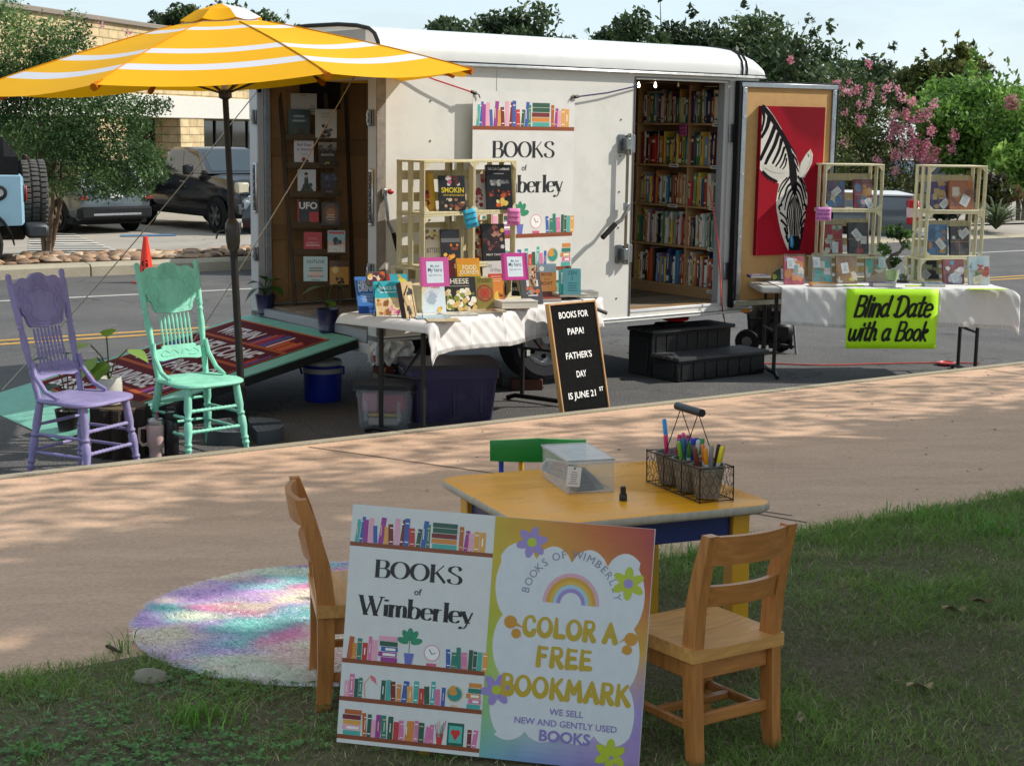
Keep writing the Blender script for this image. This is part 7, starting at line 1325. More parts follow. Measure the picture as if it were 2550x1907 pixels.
# ------------------------------------------------------------------ pressed-back chairs
def carved_chair(M_, col, label):
    t = thing('carved_chair', label, 'chair', M=M_, group='painted carved-back chairs')     # sits facing -y
    b = B(); sh = .45; out = []
    for i in range(32):
        a = i*math.pi/16; c, s_ = math.cos(a), math.sin(a); e = lambda v: math.copysign(abs(v)**.55, v); x, y = e(c)*.225, e(s_)*.215; x *= 1.04 if y < 0 else .93; out.append((x, y-.012*(y < -.15)))
    secs = [[(x*.9, y*.9, sh-.03) for x, y in out], [(x, y, sh-.018) for x, y in out], [(x, y, sh-.006) for x, y in out], [(x*.97, y*.97, sh) for x, y in out], [(x*.6, y*.6, sh-.008) for x, y in out]]; b.loft(secs, col); b.build('seat', chalk, t, sharp=60)
    ring = lambda r: [(r*.62, 0), (r*.7, .03), (r*.62, .05), (r*.95, .07), (r*.7, .085), (r*.95, .1), (r*.7, .115), (r, .17), (r, .22), (r*.7, .235), (r*1.02, .25), (r*.7, .265), (r*.98, .3), (r*.85, .43)]
    feet = {}
    for sx in (-1, 1):
        for sy in (-1, 1):
            a = Vector((sx*.205, sy*.2+(.02 if sy > 0 else -.01), 0)); c = Vector((sx*.165, sy*.155, sh-.02)); feet[sx, sy] = (a, c); b = B(); b.lathe(ring(.0245), col, 12, a, c-a); b.build('leg', chalk, t)
    P = lambda sx, sy, h: feet[sx, sy][0].lerp(feet[sx, sy][1], h/.43)
    def rung(p, q, turned):
        b = B(); d = q-p; L_ = d.length
        if turned: pf = [(.008, 0)]+[(.0085 if i % 2 else .0125, L_*(.12+.76*i/20)) for i in range(21)]+[(.008, L_)]
        else: pf = [(.007, 0), (.0095, L_*.3), (.0095, L_*.7), (.007, L_)]
        b.lathe(pf, col, 10, p, d); b.build('stretcher', chalk, t)
    for h in (.17, .29): rung(P(-1, -1, h), P(1, -1, h), True)
    for h in (.15, .25):
        for sx in (-1, 1): rung(P(sx, -1, h), P(sx, 1, h), False)
    for h in (.16, .3): rung(P(-1, 1, h), P(1, 1, h), False)
    lean = lambda z: .165+(z-sh)*.235; pr_ = [(.017, 0), (.018, .1), (.013, .13), (.019, .15), (.013, .165), (.019, .18), (.015, .2), (.021, .3), (.02, .34), (.014, .385), (.02, .4), (.014, .415), (.02, .43), (.018, .46), (.019, .62), (.014, .655), (.017, .67), (.016, .69), (.008, .7)]
    for sx in (-1, 1):
        a = Vector((sx*.165, .165, sh-.01)); c = Vector((sx*.205, lean(1.13), 1.13)); b = B(); b.lathe(pr_, col, 12, a, c-a); b.build('back_post', chalk, t)
        b = B(); b.tube([(sx*.18, .185, sh+.2), (sx*.186, .165, sh+.12), (sx*.19, .09, sh+.04), (sx*.19, -.0, sh+.006)], [.011, .014, .014, .011], col, 8); b.build('bracket', chalk, t)
    bm_ = Matrix.Translation((0, lean(sh), sh))@Matrix.Rotation(-math.atan(.235), 4, 'X')        # back plane; z measured up the back
    # crest: scalloped outline
    half = [(0, .682), (.035, .678), (.06, .66), (.085, .652), (.115, .66), (.14, .655), (.165, .636), (.194, .63), (.19, .505), (.172, .495), (.163, .462), (.142, .447), (.132, .405), (.115, .385), (.0, .375)]
    poly = half+[(-x, z) for x, z in half[::-1][1:-1]]; b = B(bm_); b.prism(poly, -.012, .01, col); q = lambda pts, w_: [b.tube([(s_*x, -.0125, z) for x, z in smooth(pts, 4)], w_, col, 5) for s_ in (-1, 1)]
    q([(.0, .6), (.03, .62), (.06, .61), (.065, .585), (.045, .58), (.045, .6)], .005); q([(.01, .59), (.07, .575), (.11, .59), (.125, .565), (.1, .545), (.09, .565)], .0055); q([(.1, .55), (.085, .5), (.1, .45), (.06, .42), (.0, .41)], .0055); q([(.12, .6), (.15, .6), (.165, .56), (.15, .52), (.165, .49)], .0035); q([(.11, .52), (.135, .54), (.15, .49), (.13, .45), (.11, .4)], .0035); q([(.02, .655), (.04, .645), (.035, .625), (.018, .632)], .003); q([(.03, .39), (.07, .4), (.1, .42), (.12, .4)], .003)
    for s_ in (-1, 1):
        for i in range(16): x = .105+.07*((i*7) % 16)/16; z = .42+.2*i/16; b.tube([(s_*x, -.0122, z), (s_*(x+.012), -.0126, z+.012)], .003, col, 4)
    b.build('crest_panel', chalk, t)
    half = [(0, .185), (.11, .185), (.12, .165), (.15, .165), (.165, .15), (.165, .1), (.12, .092), (.06, .1), (.0, .105)]; poly = half+[(-x, z) for x, z in half[::-1][1:-1]]; b = B(bm_); b.prism(poly, -.01, .008, col)
    for s_ in (-1, 1): b.tube([(s_*x, -.0105, z) for x, z in smooth([(.01, .13), (.04, .155), (.07, .14), (.1, .155), (.13, .13), (.1, .12), (.06, .125)], 4)], .003, col, 5)
    b.build('lower_rail', chalk, t)
    for i in range(8):
        x = -.105+i*.03; b = B(bm_); b.lathe([(.004, .183), (.006, .21), (.009, .235), (.005, .255), (.0085, .265), (.005, .275), (.007, .3), (.0085, .33), (.005, .375)], col, 8, (x*.92, 0, 0), (x*.0001, 0, 1)); b.build('spindle', chalk, t)
    return t
carved_chair(LR((-2.37, 8.41, 0), math.radians(63)), '#857da8', 'purple carved-back wooden chair with spindles beside the kerb')
carved_chair(LR((-1.87, 9.07, 0), math.radians(44)), '#84ceb4', 'mint green carved-back wooden chair beside the umbrella pole')
# stump with white pot, tumbler, bottle, second dark pot behind the purple chair
t = thing('tree_stump', 'dark tree stump used as a side table between the painted chairs', 'stump', loc=(-2.31, 8.98, 0)); b = B(); r_ = random.Random(2); n = 40; secs = []
for z in (0, .06, .14, .22, .29): secs.append([((.16+.018*math.sin(i*1.9)+r_.uniform(-.009, .009))*math.cos(i*6.283/n), (.16+.018*math.sin(i*1.9)+r_.uniform(-.009, .009))*math.sin(i*6.283/n), z) for i in range(n)])
b.loft(secs, '#2d241c'); b.build('bark', bark, t); b = B(); b.lathe([(.15, .2901), (.148, .297), (0, .298)], '#5a4a36', 30); [b.lathe([(R, .2981), (R+.003, .2984)], '#3a2e20', 30, caps=False) for R in (.03, .06, .09, .12)]; b.build('cut_top', crude, t)
potplant((-2.37, 8.97, .299), 'plant with pale green leaves in a ribbed white pot on the stump', '#c6c4ba', [(.055, 0), (.068, .01), (.076, .06), (.075, .13), (.07, .165), (.064, .165), (.064, .15), (.0, .148)], ((-.06, .12, -.5, -.5, -.5, .12, .09, '#8fae4a'), (-.1, .2, -.3, -.6, .1, .13, .09, '#a3bf55'), (.0, .24, .2, -.2, .5, .1, .07, '#8fae4a'), (.12, .17, .9, -.3, -.15, .13, .09, '#7a9a4a'), (-.02, .1, -.2, -.8, -.7, .1, .09, '#6f9138')), 1.0)
potplant((-2.78, 9.55, 0), 'plant in a dark pot glimpsed behind the purple chair\'s spindles', '#16130f', pr(.09, .16), ((-.1, .32, -.8, -.3, .2, .12, .08, G1), (.0, .35, .3, -.4, .3, .12, .09, G2), (.1, .25, .9, -.3, .1, .11, .08, G2), (-.05, .16, -.5, -.6, 0, .1, .08, G1)), 1.0)
q = G(388, 1139, 0); t = thing('tumbler', 'pale pink insulated tumbler with handle and straw beside the stump', 'tumbler', loc=q); b = B(); b.lathe([(.036, 0), (.038, .01), (.039, .06), (.05, .075), (.051, .19), (.049, .2)], '#c9aaa4', 24); b.build('body', paint, t)
b = B(); b.lathe([(.05, .2), (.052, .205), (.051, .225), (.044, .232), (0, .233)], '#c3c5c7', 24); b.build('lid', metal, t); b = B(); b.tube([(-.048, 0, .18), (-.09, -.01, .175), (-.095, -.01, .1), (-.075, -.008, .075), (-.045, 0, .08)], .011, '#c9aaa4', 8); b.build('handle', paint, t)
b = B(); b.tube([(.01, 0, .225), (.013, 0, .265)], .005, '#c23a6a', 8); b.lathe([(.007, 0), (.009, .008), (0, .012)], '#c23a6a', 8, (.013, 0, .265)); b.build('straw', plastic, t)
q = G(428, 1136, 0); t = thing('bottle', 'tall black insulated bottle right of the pink tumbler', 'bottle', loc=q); b = B(); b.lathe([(.04, 0), (.043, .006), (.043, .19), (.036, .22), (.03, .225)], '#101012', 22); b.build('body', paint, t); b = B(); b.lathe([(.032, .225), (.036, .23), (.036, .262), (.03, .268), (0, .268)], '#1a1a1c', 18); b.tube([(-.03, 0, .26), (-.022, 0, .29), (.022, 0, .29), (.03, 0, .26)], .007, '#1a1a1c', 7); b.build('cap', plastic, t)
# ------------------------------------------------------------------ umbrella
ub = Vector(G(607, 1090, 0)); uu = Vector(Yd(559, 205, ub.y+.02)); ax = (uu-ub).normalized(); top = ub+ax*2.66
um = Matrix.Translation(ub)@ax.to_track_quat('Z', 'Y').to_matrix().to_4x4()@Matrix.Rotation(-math.radians(0), 4, 'Z')
t = thing('market_umbrella', 'yellow and white striped market umbrella on a dark pole', 'umbrella', M=Matrix.Translation(ub))
PC = '#2a2521'; ip = lambda s_: ax*s_
b = B(); b.cyl(ip(.0), ip(1.2), .0235, col=PC, n=16); b.cyl(ip(1.2), ip(2.62), .019, col=PC, n=16); b.cyl(ip(2.1), ip(2.19), .0215, col='#b9b2a6', n=14); b.build('pole', darkm, t)
b = B(); b.lathe([(.024, -.13), (.036, -.11), (.043, -.07), (.045, .0), (.043, .04), (.03, .06), (.024, .07)], '#35302a', 18, ip(1.3), ax); b.build('crank_housing', plastic, t)
b = B(); q = ip(1.3)+Vector((-.03, -.02, 0)); b.tube([q, q+Vector((-.05, -.03, -.01)), q+Vector((-.06, -.04, -.05))], .006, '#35302a', 6); b.build('crank_handle', plastic, t)
tl_ = math.radians(1.3); ca_ = (ax+Vector((-math.sin(tl_), -.03, 0))).normalized(); CMx = Matrix.Translation(ip(2.60))@ca_.to_track_quat('Z', 'Y').to_matrix().to_4x4()
aim = (ca_.to_track_quat('Z', 'Y').to_matrix()).inverted()@Vector((1, 0, 0)); a0 = math.atan2(aim.y, aim.x)+math.radians(-60)
UR, UD = 1.56, .41
hz = lambda q: -UD*(q*.80+.20*q*q)
def canopy_pt(k, s_, q):
    a = a0+(k+s_)*math.pi/4; A_, C_ = a0+k*math.pi/4, a0+(k+1)*math.pi/4; p = Vector((math.cos(A_), math.sin(A_), 0)).lerp(Vector((math.cos(C_), math.sin(C_), 0)), s_)*UR*q
    sag = -.05*math.sin(math.pi*s_)*q*(.3+q*.4); return CMx@(p+Vector((0, 0, hz(q)+sag)))
YL, WT = '#efb000', '#dcdce0'
bands = [0, .14, .165, .26, .31, .58, .64, .77, .835, 1.0]; b = B()
for k in range(8):
    for i in range(len(bands)-1):
        col = WT if i % 2 == 1 else YL; n = 10
        for m_ in range(2):
            q0, q1 = bands[i]+(bands[i+1]-bands[i])*m_/2, bands[i]+(bands[i+1]-bands[i])*(m_+1)/2
            vs = [canopy_pt(k, j/n, q) for q in (q0, q1) for j in range(n+1)]; b.add(vs, [(j, n+1+j, n+2+j, j+1) for j in range(n)], col)
b.build('canopy', umbm, t, sharp=180)
b = B()
for k in range(8):                                                            # seams and pockets
    P = [canopy_pt(k, 0, q/10)+Vector((0, 0, .003)) for q in range(2, 11)]; b.tube(P, .0035, '#c98406', 5); e = canopy_pt(k, 0, 1.0); m_ = canopy_pt(k, 0, .94); b.tube([m_-Vector((0, 0, .012)), e-Vector((0, 0, .014))], [.014, .022], '#b5640a', 7)
b.build('seams', canvas, t)
b = B(); n = 8
for k in range(8):                                                            # vent cap, flounced
    for (q0, q1, z0, z1, colr) in ((0, .1, .06, .055, 0), (.1, .165, .055, .02, 1)):
        vs = []
        for q, z in ((q0, z0), (q1, z1)):
            for j in range(n+1):
                p = canopy_pt(k, j/n, q); vs.append(p+Vector((0, 0, z+(-.012*math.sin(math.pi*j/n) if q == q1 and q > .15 else 0))))
        b.add(vs, [(j, n+1+j, n+2+j, j+1) for j in range(n)], WT if k in (0, 3) else YL)
b.build('vent_cap', umbm, t, sharp=180)
for k in range(8):
    b = B(); P = [canopy_pt(k, 0, q/8)-Vector((0, 0, .012)) for q in range(0, 9)]; b.tube(P, .0075, '#2d2722', 6); b.build('rib', darkm, t)
    b = B(); b.tube([ip(2.12)+Vector((0, 0, 0)), canopy_pt(k, 0, .52)-Vector((0, 0, .016))], .0065, '#2d2722', 6); b.build('strut', darkm, t)
b = B(); b.lathe([(.02, -.03), (.04, -.02), (.04, .02), (.02, .03)], '#2d2722', 14, ip(2.12), ax); b.lathe([(.02, -.04), (.04, -.03), (.03, .02), (.012, .07), (0, .08)], '#2d2722', 14, ip(2.6), ax); b.build('hub', plastic, t)
t = thing('umbrella_base', 'grey resin umbrella weights ringed with holes under the umbrella pole', 'umbrella base', loc=ub)
b = B(); b.cyl((0, 0, .03), ip(.32), .034, .031, '#211d1a', 16); b.build('sleeve', darkm, t)
for i in range(4):
    a = i*math.pi/2+.35; b = B(Matrix.Rotation(a, 4, 'Z')); pts = [(.05, .04)]+[(.05+.2*math.cos(q*.262), .04+.2*math.sin(q*.262)) for q in range(-0, 7)]; b.m = Matrix.Rotation(a, 4, 'Z')@Matrix.Rotation(-math.pi/2, 4, 'X'); b.prism(pts, -.085, -.0, '#4d5255')
    b.m = Matrix.Rotation(a, 4, 'Z')
    for R in (.07, .12, .17):
        for q in range(int(R*36)): an = (q+.5)*1.5708/int(R*36); b.cyl((.05+R*math.cos(an), .04+R*math.sin(an), .0845), (.05+R*math.cos(an), .04+R*math.sin(an), .0862), .007, col='#15171a', n=8)
    b.build('weight', plastic, t)
# ------------------------------------------------------------------ under and beside the tables
q = G(798, 1004, 0); t = thing('drink_cooler', 'round blue drink cooler with a white lid in the ramp\'s shade', 'cooler', loc=q+Vector((0, .14, 0))); b = B(); b.lathe([(.125, 0), (.13, .01), (.138, .19), (.138, .205)], '#1b2f9a', 28); b.build('body', plastic, t)
b = B(); b.lathe([(.14, .205), (.142, .21), (.142, .235), (.138, .24)], '#b9b6ad', 28); b.lathe([(.138, .262), (.136, .285), (.12, .298), (0, .302)], '#b9b6ad', 28); b.build('lid', plastic, t); b = B(); b.lathe([(.134, .2401), (.134, .2619)], '#1b2f9a', 28); b.tube([(-.15, 0, .19), (-.156, -.05, .25), (-.1, -.12, .255), (0, -.15, .25), (.1, -.12, .255), (.156, -.05, .25), (.15, 0, .19)], .008, '#1b2f9a', 7); b.build('handle', plastic, t)
def tote(M_, L_, w, h, bodyc, lidc, label, mat, lidh=.05, inner=None):
    t = thing('storage_tote', label, 'storage tote', M=M_); b = B(); k = .88
    def rr(sx, sy, z, r=.05): return [(math.copysign(sx-r, math.cos(a))+r*math.cos(a), math.copysign(sy-r, math.sin(a))+r*math.sin(a), z) for a in [(i+.5)*math.pi/10 for i in range(20)]]
    b.loft([rr(L_/2*k, w/2*k, 0), rr(L_/2*.965, w/2*.96, h*.8), rr(L_/2, w/2, h*.8+.002), rr(L_/2, w/2, h)], bodyc)
    for x in (-.3, 0, .3): b.box(x*L_-.012, x*L_+.012, -w/2*.965, -w/2*.93, .05, h*.7, bodyc, .004, Matrix.Rotation(-.0, 4, 'X'))
    b.build('bin', mat, t); b = B(); b.loft([rr(L_/2+.012, w/2+.012, h+.0005), rr(L_/2+.012, w/2+.012, h+lidh*.6), rr(L_/2-.01, w/2-.01, h+lidh*.6), rr(L_/2-.05, w/2-.05, h+lidh*.35)], lidc); b.build('lid', dustyp, t)
    for s_ in (-1, 1): b = B(); b.box(s_*(L_/2+.002)-.02, s_*(L_/2+.002)+.02, -.08, .08, h*.84, h*.98, lidc, .008); b.build('handle', plastic, t)
    return t
tote(LR((-.43, 10.33, 0), math.radians(14)), .62, .42, .36, '#33284f', '#2b2733', 'purple storage tote with dusty lid under the Papa table', dustyp)
ct = tote(LR((-.83, 10.0, 0), math.radians(-4)), .36, .28, .26, '#ffffff', '#17181c', 'clear storage tote of pink and yellow papers with black lid under the table', milky, .05)
for i, (x0, x1, y0, y1, z0, z1, c) in enumerate(((-.14, -.04, -.09, .08, .1, .23, '#c98a98'), (-.02, .13, -.09, .09, .1, .22, '#a84a58'), (-.1, .1, -.1, .09, .07, .095, '#c9a848'), (-.1, .1, -.1, .09, .015, .065, '#b9aca4'))):
    b = B(); b.box(x0, x1, y0, y1, z0, z1, c, .01); tag(b.build('paper_bundle', paper, M=ct.matrix_world.copy()), ('pale pink paper bundle inside the clear tote', 'dark pink folder inside the clear tote', 'yellow file edge inside the clear tote', 'grey paper stack at the bottom of the clear tote')[i], 'papers')
tote(LR((-.62, 10.75, 0), math.radians(30)), .5, .36, .3, '#17181b', '#17181b', 'black bin behind the clear tote, topped with white rags', plastic, .04)
for px, py, lab, sd in ((945, 872, 'white crumpled rag hanging left on the black bin', 1), (1000, 868, 'white crumpled rag right of the other rag on the black bin', 5)):
    b = B(); r_ = random.Random(sd); b.grid(lambda u, v: ((u-.5)*.16+.01*math.sin(v*9+sd), .03*math.sin(u*11+sd)*math.sin(v*7), -.14*v*(1+.2*math.sin(u*8))), 14, 10, '#bdbdb8'); q = Yd(px, py, 10.52); tag(b.build('rag', cloth, M=Matrix.Translation((q.x, q.y, .48 if sd == 1 else .49)), solid=.004), lab, 'rag')
for px, py, L_, c, lab, rz in ((1310, 972, .24, '#5e3526', 'reddish brown wood block chocked by the trailer wheel', .1), (1215, 960, .2, '#7a6a55', 'pale wood block left of the reddish block', .3)):
    b = B(); b.box(-L_/2, L_/2, -.06, .06, 0, .085, c, .004); tag(b.build('wood_block', crude, M=LR(G(px, py, 0)+Vector((0, .06, 0)), rz)), lab, 'wood block')
# step box: two treads
o = G(1686, 955, 0); st = Matrix.Translation(o)@Matrix.Rotation(math.radians(36), 4, 'Z'); t = thing('step_box', 'black plastic two-tread step box below the side doorway', 'steps', M=st); K_ = '#131314'
for nm, y0, y1, z0, L_ in (('lower_step', 0, .33, .165, .99), ('upper_step', .31, .62, .35, .9)):
    b = B(); b.box(.02, L_-.02, y0+.02, y1, 0, z0, K_, .008)
    for i in range(7): x = .06+i*(L_-.12)/7; b.box(x, x+(L_-.12)/7-.012, y0+.012, y0+.0199, .02, z0-.02, '#18181a', .003)
    b.box(.012, .0199, y0+.06, y1-.04, .03, z0-.03, '#1a1a1b', .003); bd = b.build(nm, plastic, t)
    b = B()
    for i in range(4): w = (y1-y0+.02)/4; b.box(-.0, L_, y0-.01+i*w, y0-.01+(i+1)*w-.008, z0+.0005, z0+.03, '#3a3a3b', .006)
    b.build('tread', dustyp, bd)
q = st@Vector((.36, .5, .381)); t = thing('frisbee', 'bright red shallow disc on a black tray on the top step', 'disc', M=LR(q, .6)); b = B(); b.box(-.13, .13, -.08, .06, 0, .025, '#121213', .01); b.build('tray', plastic, t); b = B(); b.lathe([(.02, .0), (.1, .012), (.115, .03), (.11, .034), (.09, .02), (0, .018)], '#c91f1a', 26, (.05, -.0, .0255)); b.build('disc', plastic, t)
# red-orange extension cord: out of the doorway, down past the steps, along the road
P = [TM@Vector((3.2, .1, 1.0)), TM@Vector((3.21, .0, .6)), TM@Vector((3.23, -.03, .3)), TM@Vector((3.25, -.05, .02)), Vector(G(1812, 830, .2)), Vector(G(1830, 900, .02)), Vector(G(1930, 905, .01)), Vector(G(2050, 909, .01)), Vector(G(2200, 905, .01)), Vector(G(2350, 903, .01)), Vector(G(2450, 905, .01))]
b = B(); S = []
for i in range(len(P)-1):
    p0, p1, p2, p3 = P[max(i-1, 0)], P[i], P[i+1], P[min(i+2, len(P)-1)]
    for j in range(6): u = j/6; S.append(.5*((2*p1)+(p2-p0)*u+(2*p0-5*p1+4*p2-p3)*u*u+(3*p1-p0-3*p2+p3)*u**3))
b.tube(S, .006, '#c24a38', 7); tag(b.build('extension_cord', plastic), 'red extension cord hanging from the side doorway and running along the road', 'cord')
b = B(); b.lathe([(.06, 0), (.085, .01), (.085, .025), (.06, .03), (.05, .02), (0, .018)], '#b5302a', 24); tag(b.build('cord_ring', plastic, M=LR(G(2357, 909, .001))), 'flat red ring on the road by the right table\'s legs', 'ring')
# folded cart and cover leaning behind the right table's left end
q = G(1925, 880, 0); t = thing('folded_cart', 'black folded utility cart under a grey brown cover near the trailer nose', 'cart', loc=q); b = B()
for i in range(7): x = -.2+i*.06; b.bar((x, .04*(i % 2), .04), (x+.05*((i % 3)-1), .03*(i % 2), .5), .02, .025, '#17181a')
b.bar((-.22, 0, .1), (.2, .02, .06), .02, .025, '#17181a'); b.bar((-.22, 0, .3), (.22, .02, .32), .02, .025, '#17181a'); b.bar((.2, -.03, .0), (.14, .0, .5), .018, .02, '#8e9193'); b.box(-.2, .12, .06, .2, .06, .42, '#141416', .05); b.box(-.05, .16, -.1, .06, .12, .3, '#1b1b1d', .05); b.build('frame', darkm, t)
for x, y in ((-.24, -.04), (.08, .1)): b = B(); b.lathe([(.04, -.025), (.1, -.03), (.11, 0), (.1, .03), (.04, .025)], '#121213', 20, (x, y, .11), (.3, 1, 0)); b.lathe([(.045, -.028), (.0, -.03)], '#5a5c5e', 16, (x, y, .11), (.3, 1, 0)); b.build('wheel', rubber, t)
b = B(); b.grid(lambda u, v: (-.36+.5*u, -.06+.06*math.sin(u*7+v*4), .66-.3*v*(1-.5*abs(u-.45))-.04*math.sin(u*9)), 14, 10, '#5d564e'); b.build('cover', canvas, t)
# ------------------------------------------------------------------ the children's table and what stands on it
UPN = Vector((SLOPE*KN.x, SLOPE*KN.y, 1)).normalized()
def GM(x, y, ang, h=0.0):                                   # frame standing on the sloping ground
    X_ = Vector((math.cos(ang), math.sin(ang), 0)); X_ = (X_-UPN*X_.dot(UPN)).normalized(); Y_ = UPN.cross(X_); m = Matrix((X_, Y_, UPN)).transposed().to_4x4(); m.translation = Vector((x, y, zs(x, y)+h)); return m
HT = .53; KT = GM(.293, 4.745, math.radians(21.5)); TLx, TWy = .82, .79
t = thing('play_table', 'low children\'s table with glossy orange-yellow top, navy aprons and yellow legs', 'table', M=KT)
def rrect(sx, sy, r, n=6): return [((sx-r)*(1 if math.cos(a) > 0 else -1)+r*math.cos(a), (sy-r)*(1 if math.sin(a) > 0 else -1)+r*math.sin(a)) for q in range(4) for a in [q*math.pi/2+(i+.001)*(math.pi/2-.002)/n for i in range(n+1)]]
rr = lambda k, z: [(x, y, z) for x, y in rrect(TLx/2-k, TWy/2-k, .07)]
b = B(); b.loft([rr(.0035, HT-.0012), rr(.006, HT)], '#f7a614', caps=True); b.build('table_top', tabletop_m, t, sharp=60)
b = B(); b.loft([rr(.008, HT-.028), rr(.0, HT-.02), rr(0, HT-.006), rr(.003, HT-.0013)], '#b0a894'); b.build('edge_band', crude, t, sharp=60)
ix, iy = TLx/2-.09, TWy/2-.09; YEL, NV = '#d39a1c', '#10235c'
for sx in (-1, 1):
    for sy in (-1, 1): b = B(); b.box(sx*ix-.03, sx*ix+.03, sy*iy-.03, sy*iy+.03, -.03, HT-.0285, YEL, .004); b.build('leg', paint, t)
for sy in (-1, 1): b = B(); b.box(-ix+.0305, ix-.0305, sy*iy-.012, sy*iy+.012, HT-.11, HT-.0287, NV, .002); b.build('apron', paint, t)
for sx in (-1, 1): b = B(); b.box(sx*ix-.012, sx*ix+.012, -iy+.0305, iy-.0305, HT-.11, HT-.0287, NV, .002); b.build('apron', paint, t)
def wchair(M_, w, label, sh=.31, th=.62, d=.32, c1='#b5763a', c2='#cb934f'):
    """school chair; faces +y, rear posts at y=0"""
    t = thing('wooden_chair', label, 'chair', M=M_, group='small wooden school chairs'); pw = .03
    def post(sx):
        b = B(); x = sx*(w/2-pw/2); path = [(0.0, -.02), (.012, .12), (.018, sh), (.005, sh+.12), (-.02, sh+.22), (-.048, th)]; secs = []
        for i, (y, z) in enumerate(path):
            k = [.02, .023, .026, .025, .021, .016][i]; secs.append([(x-pw/2, y-k, z), (x+pw/2, y-k, z), (x+pw/2, y+k, z), (x-pw/2, y+k, z)])
        b.loft(secs, c1); b.build('rear_post', wood, t, sharp=50)
    post(-1); post(1)
    for sx in (-1, 1): b = B(); b.bar((sx*(w/2-.02), d-.03, -.02), (sx*(w/2-.018), d-.045, sh-.03), .036, .036, c1, (0, 1, 0), .004); b.build('front_leg', wood, t)
    b = B(); n = 14
    def sf(u, v, top):
        x = (u-.5)*w*1.06*(1+.05*v); y = -.012+(d+.02)*v; z = sh+(.006*((u-.5)*2)**2*1.0 if top else -.03)-(.009*math.sin(math.pi*u)*math.sin(math.pi*min(1, v*1.1)) if top else 0); return (x, y, z)
    b.grid(lambda u, v: sf(u, v, True), n, n, c2); b.grid(lambda u, v: sf(1-u, v, False), n, n, c2)
    for f in (lambda q: (q, 0), lambda q: (1, q), lambda q: (1-q, 1), lambda q: (0, 1-q)):
        vs = [sf(*f(i/n), False) for i in range(n+1)]+[sf(*f(i/n), True) for i in range(n+1)]; b.add(vs, [(i, i+1, n+2+i, n+1+i) for i in range(n)], c2)
    b.build('seat', woodx, t, sharp=50)
    def rail(z0, z1, y0, y1, bow):
        b = B(); n = 10; secs = []
        for i in range(n+1):
            x = -w/2+pw*.6+(w-pw*1.2)*i/n; q = bow*(1-((i/n-.5)*2)**2); secs.append([(x, y0-q-.009, z0), (x, y0-q+.009, z0), (x, y1-q+.009, z1), (x, y1-q-.009, z1)])
        b.loft(secs, c1); b.build('back_rail', woodx, t, sharp=50)
    rail(th-.08, th-.004, -.034, -.045, .03); rail(sh+.115, sh+.17, .002, -.009, .03)
    for y in (.02, d-.045): b = B(); b.box(-w/2+pw, w/2-pw, y-.009, y+.009, sh-.085, sh-.031, c1, .003); b.build('apron', woodx, t)
    for sx in (-1, 1):
        b = B(); b.box(sx*(w/2-.018)-.009, sx*(w/2-.018)+.009, .035, d-.05, sh-.085, sh-.031, c1, .003); b.build('apron', wood, t); b = B(); b.box(sx*(w/2-.018)-.008, sx*(w/2-.018)+.008, .02, d-.04, .085, .11, c1, .004); b.build('stretcher', wood, t)
    b = B(); b.box(-w/2+.02, w/2-.02, .008, .024, .1, .135, c1, .004); b.build('stretcher', woodx, t); b = B(); b.box(-w/2+.026, w/2-.026, d*.55-.01, d*.55+.01, .086, .109, c1, .004); b.build('stretcher', woodx, t)
    return t
wchair(GM(.60, 3.85, math.radians(32)), .29, 'small oak school chair on the grass right of the sign')
wchair(GM(-.56, 4.37, math.radians(-79)), .36, 'small oak school chair seen from its side, left of the sign on the rug')
# painted chair beyond the table
gm = GM(.105, 5.55, math.radians(181)); t = thing('painted_chair', 'small chair with green back rail and blue and yellow posts beyond the play table', 'chair', M=gm)
b = B(); n = 12; w = .345; secs = []
for i in range(n+1): x = -w/2+w*i/n; q = .03*(1-((i/n-.5)*2)**2); secs.append([(x, .13+q-.012, .50), (x, .13+q+.012, .50), (x, .135+q+.013, .55), (x, .135+q+.008, .586-.012*abs(i/n-.5)*2), (x, .135+q-.008, .586-.012*abs(i/n-.5)*2), (x, .135+q-.013, .55)])
b.loft(secs, '#157a26'); b.build('back_rail', paint, t, sharp=50)
for x, c in ((-.13, '#cfc8a8'), (-.045, '#d39a1c'), (.06, '#d39a1c'), (.13, '#1c3f9a')): b = B(); b.tube([(x, .12, .27), (x*1.02, .14, .51)], .0095, c, 10); b.build('back_spindle', paint, t)
b = B(); b.box(-.16, .16, -.17, .15, .25, .275, '#b5302a', .008); b.build('seat', paint, t)
for sx in (-1, 1):
    for sy in (-1, 1): b = B(); b.bar((sx*.15, sy*.14, -.02), (sx*.125, sy*.11, .25), .028, .028, ['#1c3f9a', '#d39a1c', '#157a26', '#b5302a'][(sx+1)+(sy+1)//2], (0, 1, 0), .004); b.build('leg', paint, t)
